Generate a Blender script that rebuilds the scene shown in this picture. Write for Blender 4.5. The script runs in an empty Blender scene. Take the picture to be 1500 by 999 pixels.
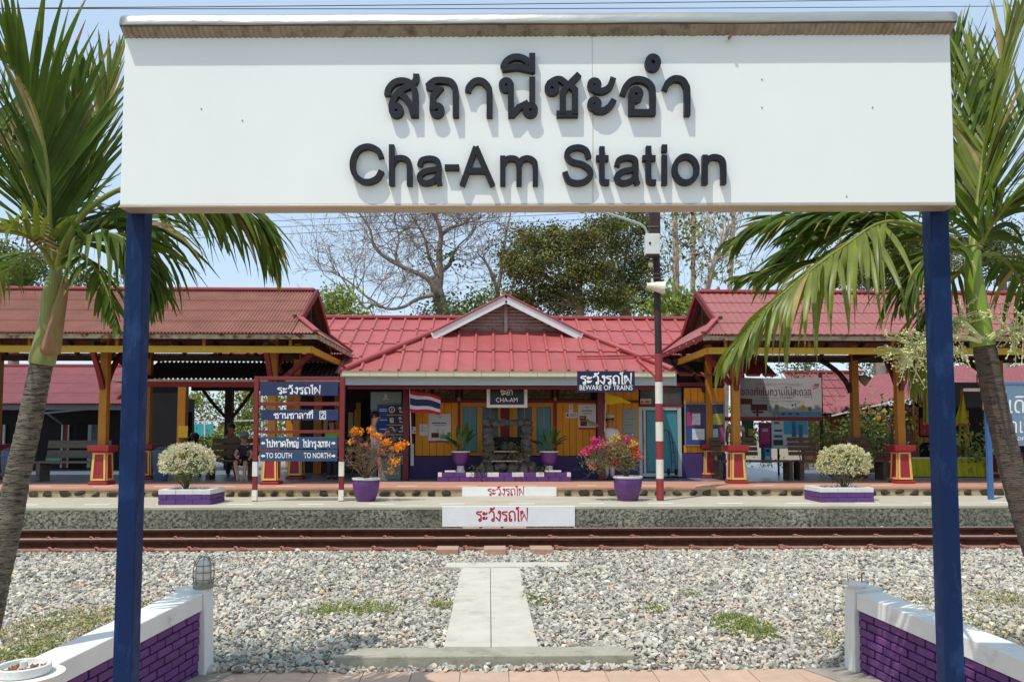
import bpy, bmesh, math, random
import numpy as np
from mathutils import Vector, Matrix
R = math.radians
rnd = random.Random(7)
rng = np.random.default_rng(11)
sc = bpy.context.scene
col = sc.collection

# ------------------------------------------------------------------ camera, sky, sun
F = 1165.0; PITCH = math.atan(F / 18500.0); YAW = math.atan(30.0 / F); EYE = Vector((0, 0, 1.6))
cd = bpy.data.cameras.new('camera'); cd.sensor_width = 36; cd.lens = F / 1500 * 36
cd.shift_y = 63.0 / 1500; cd.clip_end = 3000; cd.clip_start = 0.05
cam = bpy.data.objects.new('camera', cd); col.objects.link(cam)
cam.location = EYE; cam.rotation_euler = (R(90) + PITCH, 0, -YAW); sc.camera = cam

SUN_DIR = Vector((0.98, 1.0, -3.1)).normalized()       # the way the light travels
elev = math.asin(-SUN_DIR.z)
w = bpy.data.worlds.new('World'); sc.world = w; w.use_nodes = True
nt = w.node_tree; bg = nt.nodes['Background']
sky = nt.nodes.new('ShaderNodeTexSky'); sky.sky_type = 'NISHITA'; sky.sun_disc = False
sky.sun_elevation = elev; sky.sun_rotation = math.atan2(-SUN_DIR.x, -SUN_DIR.y)
sky.air_density = 1.0; sky.dust_density = 1.0; sky.ozone_density = 1.0; sky.altitude = 0
# hot-season haze: the clear sky thinned by an even pale veil over the whole dome
hz1 = nt.nodes.new('ShaderNodeVectorMath'); hz1.operation = 'SCALE'; hz1.inputs['Scale'].default_value = 0.47
hz2 = nt.nodes.new('ShaderNodeVectorMath'); hz2.operation = 'ADD'; hz2.inputs[1].default_value = (2.85, 3.60, 4.40)
nt.links.new(sky.outputs[0], hz1.inputs[0]); nt.links.new(hz1.outputs[0], hz2.inputs[0]); nt.links.new(hz2.outputs[0], bg.inputs[0]); bg.inputs[1].default_value = 0.15
sd = bpy.data.lights.new('sun', 'SUN'); sd.energy = 3.6; sd.angle = R(0.53); sd.color = (1.0, 0.965, 0.91)
sun = bpy.data.objects.new('sun', sd); col.objects.link(sun)
sun.rotation_euler = SUN_DIR.to_track_quat('-Z', 'Y').to_euler(); sun.location = (-10, -20, 30)
sc.view_settings.view_transform = 'Standard'; sc.view_settings.look = 'None'
sc.view_settings.exposure = 0.0; sc.view_settings.gamma = 1.0

# ------------------------------------------------------------------ pixel rays used to work out real positions
_q = cam.rotation_euler.to_matrix()
def ray(px, py):
    return (_q @ Vector(((px - 750) / F, -(py - 562.5) / F, -1.0)))
def P(px, py, Y):
    d = ray(px, py); return EYE + d * (Y / d.y)
def G(px, py, Z):
    d = ray(px, py); return EYE + d * ((Z - EYE.z) / d.z)
def hit(px, py, p0, n):
    d = ray(px, py); return EYE + d * ((p0 - EYE).dot(n) / d.dot(n))
def X(px, Y): return P(px, 600, Y).x
def Z(py, Y, px=740): return P(px, py, Y).z

# ------------------------------------------------------------------ materials
def lin(c):
    return tuple(((v / 255) / 12.92 if v / 255 <= 0.04045 else ((v / 255 + 0.055) / 1.055) ** 2.4) for v in c)
_mats = {}
def M(name, rgb, rough=0.7, var=0.12, scale=6.0, bump=0.15, metal=0.0, dirt=None, spec=0.4, stretch=(1, 1, 1), bscale=None, trans=0.0, objvar=0.0, island=0.0, emit=0.0, detail=6, dist=0.01):
    """rgb given as sRGB 0..255 of the paint itself; dirt = (rgb, threshold, scale, softness)"""
    if name in _mats: return _mats[name]
    m = bpy.data.materials.new(name); m.use_nodes = True; t = m.node_tree; N = t.nodes; L = t.links
    b = N['Principled BSDF']; c = lin(rgb)
    b.inputs['Roughness'].default_value = rough; b.inputs['Metallic'].default_value = metal
    b.inputs['Specular IOR Level'].default_value = spec
    g = N.new('ShaderNodeNewGeometry'); mp = N.new('ShaderNodeMapping'); mp.inputs['Scale'].default_value = stretch
    L.new(g.outputs['Position'], mp.inputs['Vector'])
    n = N.new('ShaderNodeTexNoise'); n.inputs['Scale'].default_value = scale; n.inputs['Detail'].default_value = detail
    n.inputs['Roughness'].default_value = 0.62; L.new(mp.outputs[0], n.inputs['Vector'])
    r = N.new('ShaderNodeMapRange'); r.inputs['From Min'].default_value = 0.3; r.inputs['From Max'].default_value = 0.7
    r.inputs['To Min'].default_value = 1 - var; r.inputs['To Max'].default_value = 1 + var
    L.new(n.outputs['Fac'], r.inputs['Value'])
    val = r.outputs[0]
    def mul(a, src, amt):
        q = N.new('ShaderNodeMapRange'); q.inputs['To Min'].default_value = 1 - amt; q.inputs['To Max'].default_value = 1 + amt
        L.new(src, q.inputs['Value']); k = N.new('ShaderNodeMath'); k.operation = 'MULTIPLY'
        L.new(a, k.inputs[0]); L.new(q.outputs[0], k.inputs[1]); return k.outputs[0]
    if objvar:
        oi = N.new('ShaderNodeObjectInfo'); val = mul(val, oi.outputs['Random'], objvar)
    if island: val = mul(val, g.outputs['Random Per Island'], island)
    v = N.new('ShaderNodeVectorMath'); v.operation = 'SCALE'; v.inputs[0].default_value = c; L.new(val, v.inputs['Scale'])
    out = v.outputs[0]
    if dirt:
        drgb, th, ds, soft = dirt
        dn = N.new('ShaderNodeTexNoise'); dn.inputs['Scale'].default_value = ds; dn.inputs['Detail'].default_value = 8
        dn.inputs['Roughness'].default_value = 0.7; L.new(mp.outputs[0], dn.inputs['Vector'])
        dr = N.new('ShaderNodeMapRange'); dr.inputs['From Min'].default_value = th; dr.inputs['From Max'].default_value = th + soft
        L.new(dn.outputs['Fac'], dr.inputs['Value'])
        mx = N.new('ShaderNodeMix'); mx.data_type = 'RGBA'; mx.inputs[7].default_value = (*lin(drgb), 1)
        L.new(dr.outputs[0], mx.inputs[0]); L.new(out, mx.inputs[6]); out = mx.outputs[2]
    L.new(out, b.inputs['Base Color'])
    if bump:
        n2 = N.new('ShaderNodeTexNoise'); n2.inputs['Scale'].default_value = bscale or scale * 6; n2.inputs['Detail'].default_value = 5
        L.new(mp.outputs[0], n2.inputs['Vector'])
        bp = N.new('ShaderNodeBump'); bp.inputs['Strength'].default_value = bump; bp.inputs['Distance'].default_value = dist
        L.new(n2.outputs['Fac'], bp.inputs['Height']); L.new(bp.outputs[0], b.inputs['Normal'])
    if trans:   # thin leaves and cloth let light through
        tr = N.new('ShaderNodeBsdfTranslucent'); L.new(out, tr.inputs[0]); ms = N.new('ShaderNodeMixShader'); ms.inputs[0].default_value = trans
        L.new(b.outputs[0], ms.inputs[1]); L.new(tr.outputs[0], ms.inputs[2]); L.new(ms.outputs[0], N['Material Output'].inputs[0])
    _mats[name] = m
    return m

# ------------------------------------------------------------------ objects
def tag(o, label=None, cat=None, group=None, kind=None):
    if label: o['label'] = label
    if cat: o['category'] = cat
    if group: o['group'] = group
    if kind: o['kind'] = kind
    return o
def empty(name, loc, rz=0, label=None, cat=None, group=None, kind=None):
    o = bpy.data.objects.new(name, None); col.objects.link(o); o.location = loc; o.rotation_euler = (0, 0, rz)
    o.empty_display_size = 0.1
    return tag(o, label, cat, group, kind)
def link_mesh(name, me, parent=None, mats=None):
    o = bpy.data.objects.new(name, me); col.objects.link(o)
    if mats:
        for m in (mats if isinstance(mats, (list, tuple)) else [mats]): me.materials.append(m)
    if parent is not None:
        o.parent = parent; o.matrix_parent_inverse = world(parent).inverted()
    return o
def world(o):
    m = o.matrix_basis.copy()
    if o.parent is not None: m = world(o.parent) @ o.matrix_parent_inverse @ m
    return m
def copy_tree(o, parent=None):
    c = o.copy(); col.objects.link(c)
    if parent is not None: c.parent = parent
    for ch in list(o.children): copy_tree(ch, c)
    return c
class MB:
    """collects faces in world coordinates, then links them as one mesh object"""
    def __init__(s): s.v = []; s.f = []; s.m = []; s.cur = 0
    def add(s, vs, fs):
        b = len(s.v); s.v += [tuple(v) for v in vs]; s.f += [tuple(i + b for i in f) for f in fs]; s.m += [s.cur] * len(fs); return s
    def box(s, x0, x1, y0, y1, z0, z1):
        vs = [(x, y, z) for z in (z0, z1) for y in (y0, y1) for x in (x0, x1)]
        return s.add(vs, [(0, 2, 3, 1), (4, 5, 7, 6), (0, 1, 5, 4), (2, 6, 7, 3), (0, 4, 6, 2), (1, 3, 7, 5)])
    def obox(s, M4, sx, sy, sz):
        vs = [M4 @ Vector((x * sx / 2, y * sy / 2, z * sz / 2)) for z in (-1, 1) for y in (-1, 1) for x in (-1, 1)]
        return s.add(vs, [(0, 2, 3, 1), (4, 5, 7, 6), (0, 1, 5, 4), (2, 6, 7, 3), (0, 4, 6, 2), (1, 3, 7, 5)])
    def beam(s, p, q, wd, ht, up=(0, 0, 1)):
        p = Vector(p); q = Vector(q); d = q - p; L = d.length; d.normalize(); up = Vector(up)
        if abs(d.dot(up)) > 0.98: up = Vector((0, 1, 0))
        sd_ = d.cross(up).normalized(); u = sd_.cross(d)
        m = Matrix((sd_, d, u)).transposed().to_4x4(); m.translation = (p + q) / 2
        return s.obox(m, wd, L, ht)
    def prism(s, poly, ax, a0, a1):
        """poly of 2D points; ax 'y' extrudes (x,z) polygons along y, 'x' (y,z), 'z' (x,y)"""
        n = len(poly)
        f3 = {'y': lambda p, a: (p[0], a, p[1]), 'x': lambda p, a: (a, p[0], p[1]), 'z': lambda p, a: (p[0], p[1], a)}[ax]
        vs = [f3(p, a0) for p in poly] + [f3(p, a1) for p in poly]
        return s.add(vs, [tuple(range(n)), tuple(range(2 * n - 1, n - 1, -1))] + [(i, i + n, (i + 1) % n + n, (i + 1) % n) for i in range(n)])
    def tube(s, pts, rad, n=8, cap=True):
        pts = [Vector(p) for p in pts]; rad = rad if isinstance(rad, (list, tuple)) else [rad] * len(pts)
        vs = []; prev = None
        for i, p in enumerate(pts):
            t = (pts[min(i + 1, len(pts) - 1)] - pts[max(i - 1, 0)]).normalized()
            if prev is None:
                a = Vector((0, 0, 1)) if abs(t.z) < 0.9 else Vector((1, 0, 0)); prev = t.cross(a).normalized()
            u = (prev - t * prev.dot(t)).normalized(); prev = u; v_ = t.cross(u)
            for k in range(n):
                a = 2 * math.pi * k / n; vs.append(p + (u * math.cos(a) + v_ * math.sin(a)) * rad[i])
        fs = [(i * n + k, i * n + (k + 1) % n, (i + 1) * n + (k + 1) % n, (i + 1) * n + k) for i in range(len(pts) - 1) for k in range(n)]
        if cap: fs += [tuple(reversed(range(n))), tuple((len(pts) - 1) * n + k for k in range(n))]
        return s.add(vs, fs)
    def lathe(s, prof, c, n=24, closed=True):
        c = Vector(c); vs = [c + Vector((r * math.cos(2 * math.pi * k / n), r * math.sin(2 * math.pi * k / n), z)) for r, z in prof for k in range(n)]
        m = len(prof); fs = [(i * n + k, i * n + (k + 1) % n, (i + 1) * n + (k + 1) % n, (i + 1) * n + k) for i in range(m - 1) for k in range(n)]
        if closed: fs += [tuple(reversed(range(n))), tuple((m - 1) * n + k for k in range(n))]
        return s.add(vs, fs)
    def ell(s, c, rx, ry, rz, n=12, m=7, jit=0.0):
        c = Vector(c); vs = [c + Vector((0, 0, -rz))]
        for i in range(1, m):
            a = math.pi * i / m - math.pi / 2
            for k in range(n):
                b = 2 * math.pi * k / n; j = 1 + rnd.uniform(-jit, jit)
                vs.append(c + Vector((rx * math.cos(a) * math.cos(b), ry * math.cos(a) * math.sin(b), rz * math.sin(a))) * 1.0 * 1 if not jit else c + Vector((rx * math.cos(a) * math.cos(b), ry * math.cos(a) * math.sin(b), rz * math.sin(a))) * j)
        vs.append(c + Vector((0, 0, rz))); top = len(vs) - 1
        fs = [(0, 1 + (k + 1) % n, 1 + k) for k in range(n)]
        fs += [(1 + i * n + k, 1 + i * n + (k + 1) % n, 1 + (i + 1) * n + (k + 1) % n, 1 + (i + 1) * n + k) for i in range(m - 2) for k in range(n)]
        fs += [(1 + (m - 2) * n + k, 1 + (m - 2) * n + (k + 1) % n, top) for k in range(n)]
        return s.add(vs, fs)
    def sheet(s, fn, nu, nv):
        """grid surface fn(u,v) -> point, u,v in 0..1"""
        vs = [fn(i / nu, j / nv) for j in range(nv + 1) for i in range(nu + 1)]
        return s.add(vs, [(j * (nu + 1) + i, j * (nu + 1) + i + 1, (j + 1) * (nu + 1) + i + 1, (j + 1) * (nu + 1) + i) for j in range(nv) for i in range(nu)])
    def build(s, name, mats, parent=None, smooth=None, bevel=0, seg=2, **kw):
        me = bpy.data.meshes.new(name); me.from_pydata(s.v, [], s.f)
        for m in (mats if isinstance(mats, (list, tuple)) else [mats]): me.materials.append(m)
        if any(s.m): me.polygons.foreach_set('material_index', s.m)
        bm = bmesh.new(); bm.from_mesh(me); bmesh.ops.recalc_face_normals(bm, faces=bm.faces); bm.to_mesh(me); bm.free()
        if smooth is not None:
            me.polygons.foreach_set('use_smooth', [True] * len(me.polygons)); me.set_sharp_from_angle(angle=R(smooth))
        me.update()
        o = link_mesh(name, me, parent)
        if bevel:
            b = o.modifiers.new('bevel', 'BEVEL'); b.width = bevel; b.segments = seg; b.limit_method = 'ANGLE'; b.angle_limit = R(40)
        return tag(o, **kw) if kw else o
def np_mesh(name, V, Fc, mats, parent=None, smooth=False, attr=None, midx=None, **kw):
    """big meshes straight from arrays; Fc is (n,k)"""
    V = np.asarray(V, dtype=np.float32); Fc = np.asarray(Fc, dtype=np.int32)
    me = bpy.data.meshes.new(name); me.vertices.add(len(V)); me.vertices.foreach_set('co', V.ravel())
    k = Fc.shape[1]; me.loops.add(Fc.size); me.loops.foreach_set('vertex_index', Fc.ravel())
    me.polygons.add(len(Fc)); me.polygons.foreach_set('loop_start', np.arange(0, Fc.size, k, dtype=np.int32))
    me.polygons.foreach_set('loop_total', np.full(len(Fc), k, dtype=np.int32))
    for m in (mats if isinstance(mats, (list, tuple)) else [mats]): me.materials.append(m)
    if midx is not None: me.polygons.foreach_set('material_index', np.asarray(midx, dtype=np.int32))
    me.update(calc_edges=True); me.validate()
    me.polygons.foreach_set('use_smooth', [bool(smooth)] * len(me.polygons))
    o = link_mesh(name, me, parent)
    return tag(o, **kw) if kw else o

# ------------------------------------------------------------------ pen strokes: ribbons with thickness, used for lettering
def smooth_pts(pts, k=5, closed=False):
    n = len(pts); out = []
    rng_ = range(n if closed else n - 1)
    for i in rng_:
        p0, p1, p2, p3 = (pts[(i - 1) % n] if closed or i > 0 else pts[0]), pts[i], pts[(i + 1) % n], (pts[(i + 2) % n] if closed or i + 2 < n else pts[-1])
        for j in range(k):
            t = j / k
            out.append(tuple(0.5 * (2 * p1[a] + (p2[a] - p0[a]) * t + (2 * p0[a] - 5 * p1[a] + 4 * p2[a] - p3[a]) * t * t + (3 * p1[a] - p0[a] - 3 * p2[a] + p3[a]) * t ** 3) for a in (0, 1)))
    if not closed: out.append(tuple(pts[-1]))
    return out
def circle_pts(cx, cy, rx, ry=None, n=18):
    ry = ry or rx; return [(cx + rx * math.cos(2 * math.pi * i / n), cy + ry * math.sin(2 * math.pi * i / n)) for i in range(n)]
_eps = [0]
def ribbon(mb, pts, wd, to3, n3, th, closed=False):
    """flat pen stroke of width wd along 2D pts; to3 maps 2D to the board's surface, n3 = unit normal towards the viewer, th = thickness"""
    n = len(pts); Lp = []; Rp = []
    for i in range(n):
        a = Vector(pts[(i - 1) % n] if (closed or i > 0) else pts[i]); b = Vector(pts[i]); c = Vector(pts[(i + 1) % n] if (closed or i < n - 1) else pts[i])
        d1 = (b - a); d2 = (c - b)
        if d1.length < 1e-9: d1 = d2
        if d2.length < 1e-9: d2 = d1
        d1 = d1.normalized(); d2 = d2.normalized(); t = d1 + d2
        if t.length < 0.3: t = d1
        t = t.normalized(); nn = Vector((-t.y, t.x)); k = 1 / max(0.55, nn.dot(Vector((-d1.y, d1.x))))
        Lp.append(b + nn * wd / 2 * k); Rp.append(b - nn * wd / 2 * k)
    _eps[0] = (_eps[0] + 1) % 7; e = th * (1 + 0.012 * _eps[0]) + 0.00006 * _eps[0]
    f = [to3(p) + n3 * e for p in Lp] + [to3(p) + n3 * e for p in Rp]
    bk = [to3(p) for p in Lp] + [to3(p) for p in Rp]
    vs = f + bk; fs = []; m = n if closed else n - 1
    for i in range(m):
        j = (i + 1) % n
        fs += [(i, j, n + j, n + i), (i, 2 * n + i, 2 * n + j, j), (n + i, n + j, 3 * n + j, 3 * n + i)]
    if not closed: fs += [(0, n, 3 * n, 2 * n), (n - 1, 3 * n - 1, 4 * n - 1, 2 * n - 1)]
    mb.add(vs, fs)
def strokes(mb, items, wd, to3, n3, th):
    for it in items:
        k = it[0]
        if k == 'o': ribbon(mb, circle_pts(*it[1:]), wd, to3, n3, th, closed=True)
        elif k == 'l': ribbon(mb, it[1], wd, to3, n3, th)
        else: ribbon(mb, smooth_pts(it[1]), wd, to3, n3, th)
# Thai pen-stroke alphabet on a grid: letters stand 10 high; (advance, strokes)
TH = {
 'ร': (7, [('s', [(6.2, 9.9), (4.6, 9.2), (3, 9.4), (1.6, 9.1), (.9, 8.1), (1.6, 7.1), (3.6, 6.6), (5, 5.8), (5.3, 4.4), (5.3, 1.3)]), ('o', 4.3, 1.2, 1.1)]),
 'ะ': (5.6, [('o', 1.3, 7.6, 1.0), ('s', [(2, 6.8), (3.7, 7.2), (4.7, 8.9)]), ('o', 1.3, 3, 1.0), ('s', [(2, 2.2), (3.7, 2.6), (4.7, 4.3)])]),
 'ว': (7.2, [('s', [(.8, 7.8), (1.9, 9.5), (3.6, 10), (5.4, 9.1), (6, 7), (6, 1.2)]), ('o', 5, 1.2, 1.1)]),
 'ั': (0, [('o', -4, 12.2, .8), ('s', [(-3.3, 11.6), (-1.6, 12.4), (-.7, 14.2)])]),
 'ง': (6.4, [('o', 4.3, 8.9, 1.1), ('l', [(5.4, 9), (5.2, 4), (4.4, .3), (.5, 4.2)])]),
 'ถ': (8, [('o', 2.3, 1.2, 1.1), ('s', [(1.2, 1.4), (1.1, 3.6), (2.1, 5.2), (.9, 6.6), (1.7, 9), (4, 10), (6.2, 9), (6.8, 6.6), (6.8, 0)])]),
 'ไ': (4.2, [('s', [(3.6, .3), (2.7, .2), (2.3, 1.2), (2.3, 6), (2.3, 10.4), (1.9, 11.6), (.5, 12.3), (.6, 13.6), (1.9, 13.2), (3.0, 14.4)])]),
 'ใ': (4.2, [('s', [(3.4, .3), (2.5, .3), (2.2, 1.2), (2.2, 6), (2.2, 10.4), (1.1, 11.6), (.8, 13), (1.8, 14)]), ('o', 2.6, 13, .8)]),
 'ฟ': (8.4, [('o', 1.7, 8.9, 1.1), ('l', [(.7, 8.6), (1.0, .2), (4.0, 7), (7.0, .2), (7.4, 13.6)])]),
 'พ': (8.4, [('o', 1.7, 8.9, 1.1), ('l', [(.7, 8.6), (1.2, .2), (3.9, 6), (6.6, .2), (7.2, 10)])]),
 'ช': (8, [('o', 1.5, 7.6, 1.1), ('s', [(1.4, 8.8), (3.2, 9.5), (4.7, 8.3)]), ('l', [(6.8, 10.6), (3.2, 6.8), (3.2, .5)]), ('l', [(5.2, 8.6), (6.7, 6.8), (6.7, .5)]), ('l', [(2.2, .5), (7.1, .5)])]),
 'า': (6.6, [('s', [(.6, 7.6), (1.5, 9.5), (3.1, 10), (4.8, 9.2), (5.4, 7), (5.4, 0)])]),
 'น': (8.2, [('o', 1.5, 8.8, 1.1), ('l', [(2.6, 9), (2.6, .4), (5.6, 2.6)]), ('l', [(6.6, 10), (6.6, 2)]), ('o', 6.2, 1.5, 1.1)]),
 'ล': (7.6, [('o', 2.1, 1.5, 1.1), ('s', [(1, 1.8), (1.1, 4.4), (2.5, 5.8), (4.6, 5.5), (6.1, 6)]), ('s', [(.8, 8), (1.8, 9.6), (3.6, 10), (5.4, 9.2), (6.2, 7), (6.2, 0)])]),
 'ท': (7.8, [('o', 1.2, 8.8, 1.1), ('l', [(2.3, 9.2), (2.3, 0)]), ('s', [(2.3, 6.4), (4, 9), (5.6, 9.8), (6.5, 8.6), (6.5, 5), (6.5, 0)])]),
 'ี': (0, [('s', [(-6.6, 11.5), (-5, 13.2), (-3, 13.6), (-1.2, 12.6), (-.9, 11.5)]), ('l', [(-6.6, 11.5), (-.9, 11.4)]), ('l', [(-.9, 11.2), (-.9, 14)])]),
 '่': (0, [('l', [(-1.6, 14.6), (-1.6, 17)])]),
 'ป': (7.8, [('o', 1.2, 8.8, 1.1), ('l', [(2.3, 9), (2.3, .5), (6.4, .5), (6.4, 13.4)])]),
 'ห': (7.8, [('o', 1.2, 8.8, 1.1), ('l', [(2.3, 9), (2.3, 0)]), ('l', [(2.3, 4.4), (5.2, 7.8)]), ('o', 5.8, 8.8, 1.0), ('l', [(5.4, 7.6), (6.5, 5.6), (6.5, 0)])]),
 'ด': (7.8, [('o', 3.4, 4.6, 1.1), ('s', [(2.3, 4.6), (2.5, 2.4), (1.4, .2)]), ('s', [(1.4, 0), (.8, 5), (1.4, 8.6), (3.8, 10), (6, 8.8), (6.6, 6), (6.6, 0)])]),
 'ญ': (9.8, [('o', 2, 1.2, 1.1), ('s', [(.9, 1.6), (1, 5), (.6, 6.8), (1.6, 9.3), (3.4, 10), (5, 8.8), (5.2, 6), (5.2, .6)]), ('l', [(5.2, .6), (8.3, .6), (8.3, 10)]), ('s', [(5, -2), (6.4, -1.3), (8.4, -2)])]),
 'ก': (7.8, [('s', [(1, 0), (1, 4.6), (1.9, 6), (.8, 7.4), (2, 9.4), (4, 10), (6, 9), (6.6, 6.6), (6.6, 0)])]),
 'ุ': (0, [('o', -2.4, -1.8, .7), ('l', [(-1.7, -1.6), (-1.6, -4)])]),
 'เ': (3.8, [('o', 2.2, 1.2, 1.1), ('l', [(1.1, 1.2), (1.1, 10)])]),
 '2': (7, [('s', [(1, 8), (2, 9.7), (4, 10), (5.4, 8.6), (5, 6.6), (3, 4), (1, .6)]), ('l', [(.9, .5), (5.8, .5)])]),
 'อ': (7.8, [('s', [(.8, 7.6), (1.9, 9.5), (4, 10), (6, 9), (6.6, 6.6), (6.6, .5), (1.2, .5), (1.1, 3.4), (1.6, 5)]), ('o', 2.9, 4.9, 1.1)]),
 ' ': (6, []),
}
def thai(name, text, px0, px1, pyb, pyt, p0, n3, mat, wd=1.5, th=0.002, parent=None):
    """letters between pixel columns px0..px1, baseline row pyb, letter tops row pyt, on the plane through p0 facing n3"""
    tot = sum(TH[c][0] for c in text); mb = MB(); x = 0
    kx = (px1 - px0) / tot; ky = (pyb - pyt) / 10.0
    A = hit(px0, pyb, p0, n3); B = hit(px1, pyb, p0, n3); C = hit(px0, pyt, p0, n3)
    ux = (B - A) / tot; uy = (C - A) / 10.0
    for c in text:
        adv, st = TH[c]
        strokes(mb, st, wd, (lambda p, x=x: A + ux * (p[0] + x) + uy * p[1]), n3, th); x += adv
    return mb.build(name, mat, parent)
def print_text(name, text, px0, px1, py0, py1, p0, n3, mat, th=0.002, parent=None, offset=0.0, spacing=1.0):
    """built-in typeface, fitted to a pixel box on a plane"""
    c = bpy.data.curves.new('lettering_curve', 'FONT'); c.body = text; c.size = 1; c.offset = offset; c.extrude = 0.0; c.resolution_u = 3; c.space_character = spacing
    o = bpy.data.objects.new('lettering_curve', c); col.objects.link(o); bpy.context.view_layer.update()
    me = bpy.data.meshes.new_from_object(o.evaluated_get(bpy.context.evaluated_depsgraph_get()))
    bpy.data.objects.remove(o); me.name = name
    co = np.empty(len(me.vertices) * 3, dtype=np.float32); me.vertices.foreach_get('co', co); co = co.reshape(-1, 3)
    lo = co.min(0); hi = co.max(0); A = hit(px0, py1, p0, n3) + n3 * th; B = hit(px1, py1, p0, n3) + n3 * th; C = hit(px0, py0, p0, n3) + n3 * th
    u = (co[:, 0] - lo[0]) / (hi[0] - lo[0]); v = (co[:, 1] - lo[1]) / (hi[1] - lo[1])
    W = np.array(A)[None] + u[:, None] * np.array(B - A)[None] + v[:, None] * np.array(C - A)[None]
    me.vertices.foreach_set('co', W.astype(np.float32).ravel()); me.materials.clear(); me.materials.append(mat); me.update()
    return link_mesh(name, me, parent)
FRONT = Vector((0, -1, 0))
def rect(px0, py0, px1, py1, Y):
    pm = (py0 + py1) / 2; xm = (px0 + px1) / 2
    return P(px0, pm, Y).x, P(px1, pm, Y).x, P(xm, py1, Y).z, P(xm, py0, Y).z
def panel(mb, px0, py0, px1, py1, Y, t):
    x0, x1, z0, z1 = rect(px0, py0, px1, py1, Y); return mb.box(x0, x1, Y, Y + t, z0, z1)
def catmull(pts, k=8):
    pts = [Vector(p) for p in pts]; out = []
    for i in range(len(pts) - 1):
        p0, p1, p2, p3 = pts[max(i - 1, 0)], pts[i], pts[i + 1], pts[min(i + 2, len(pts) - 1)]
        for j in range(k):
            t = j / k; out.append(0.5 * (2 * p1 + (p2 - p0) * t + (2 * p0 - 5 * p1 + 4 * p2 - p3) * t * t + (3 * p1 - p0 - 3 * p2 + p3) * t ** 3))
    out.append(pts[-1]); return out

# ================================================================== ground, ballast, track
m_soil = M('dry_soil', (128, 116, 96), 0.95, 0.25, 1.2, 0.5)
g = MB().box(-400, 400, -60, 700, -0.6, -0.06).build('ground', m_soil); tag(g, 'dry brown earth under and around the railway', 'ground', kind='structure')
m_bed = M('ballast_dust', (140, 132, 116), 0.95, 0.3, 9, 0.6)
m_conc_slab = M('path_concrete', (190, 184, 168), 0.85, 0.09, 5, 0.35, dirt=((128, 120, 104), 0.56, 3.0, 0.25))
PY = 5.52                                                     # far edge of the near paving
def gz(x, y): return np.where(y < 9.6, 0.012 + 0.05 * np.clip((y - 5.6) / 4.5, 0, 1), 0.062)
bed = MB()
bed.sheet(lambda u, v: (-30 + 60 * u, 5.40 + 7.6 * v, float(gz(0, 5.4 + 7.6 * v)) - 0.02), 1, 12)
bo = bed.build('ballast_bed', m_bed); tag(bo, 'grey dusty bed beneath the loose track stones', 'ground', kind='structure')

# crossing path of two concrete slabs with end pieces
pa = G(650, 946, 0.05); pb = G(789, 946, 0.05); pc = G(676, 831, 0.07); pd = G(761, 831, 0.07)
slabs = empty('slab_path', (0, 7.5, 0.03)); tag(slabs, 'pale concrete slab path leading over the gravel to the rails', 'path', kind='structure')
def lerp(a, b, t): return a + (b - a) * t
for (u0, u1) in ((0, 0.497), (0.503, 1.0)):
    a0, a1, c0, c1 = lerp(pa, pb, u0), lerp(pa, pb, u1), lerp(pc, pd, u0), lerp(pc, pd, u1)
    for (s0, s1) in ((0, 0.53), (0.533, 1.0)):
        q = [lerp(a0, c0, s0), lerp(a1, c1, s0), lerp(a1, c1, s1), lerp(a0, c0, s1)]
        vs = [(p.x, p.y, p.z + rnd.uniform(-.002, .002)) for p in q] + [(p.x, p.y, p.z - 0.09) for p in q]
        MB().add(vs, [(0, 1, 2, 3), (7, 6, 5, 4), (0, 4, 5, 1), (1, 5, 6, 2), (2, 6, 7, 3), (3, 7, 4, 0)]).build('slab', m_conc_slab, slabs, bevel=0.006)
k0 = G(498, 968, 0.0); k1 = G(926, 968, 0.0)
kb = MB(); kb.prism([(k0.x, 5.60), (k1.x, 5.60), (k1.x - .04, 5.83), (k0.x + .14, 5.83)], 'z', -0.03, 0.075)
kb.build('edge_slab', M('edge_concrete', (160, 155, 136), 0.88, 0.12, 6, 0.4, dirt=((112, 112, 92), 0.5, 5, 0.2)), slabs, bevel=0.008)
e0 = G(652, 832, 0.06); e1 = G(838, 832, 0.06); e2 = G(652, 824, 0.07)
MB().box(e0.x, e1.x, e0.y, e2.y, -0.03, 0.075).build('end_slab', m_conc_slab, slabs, bevel=0.006)

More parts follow.
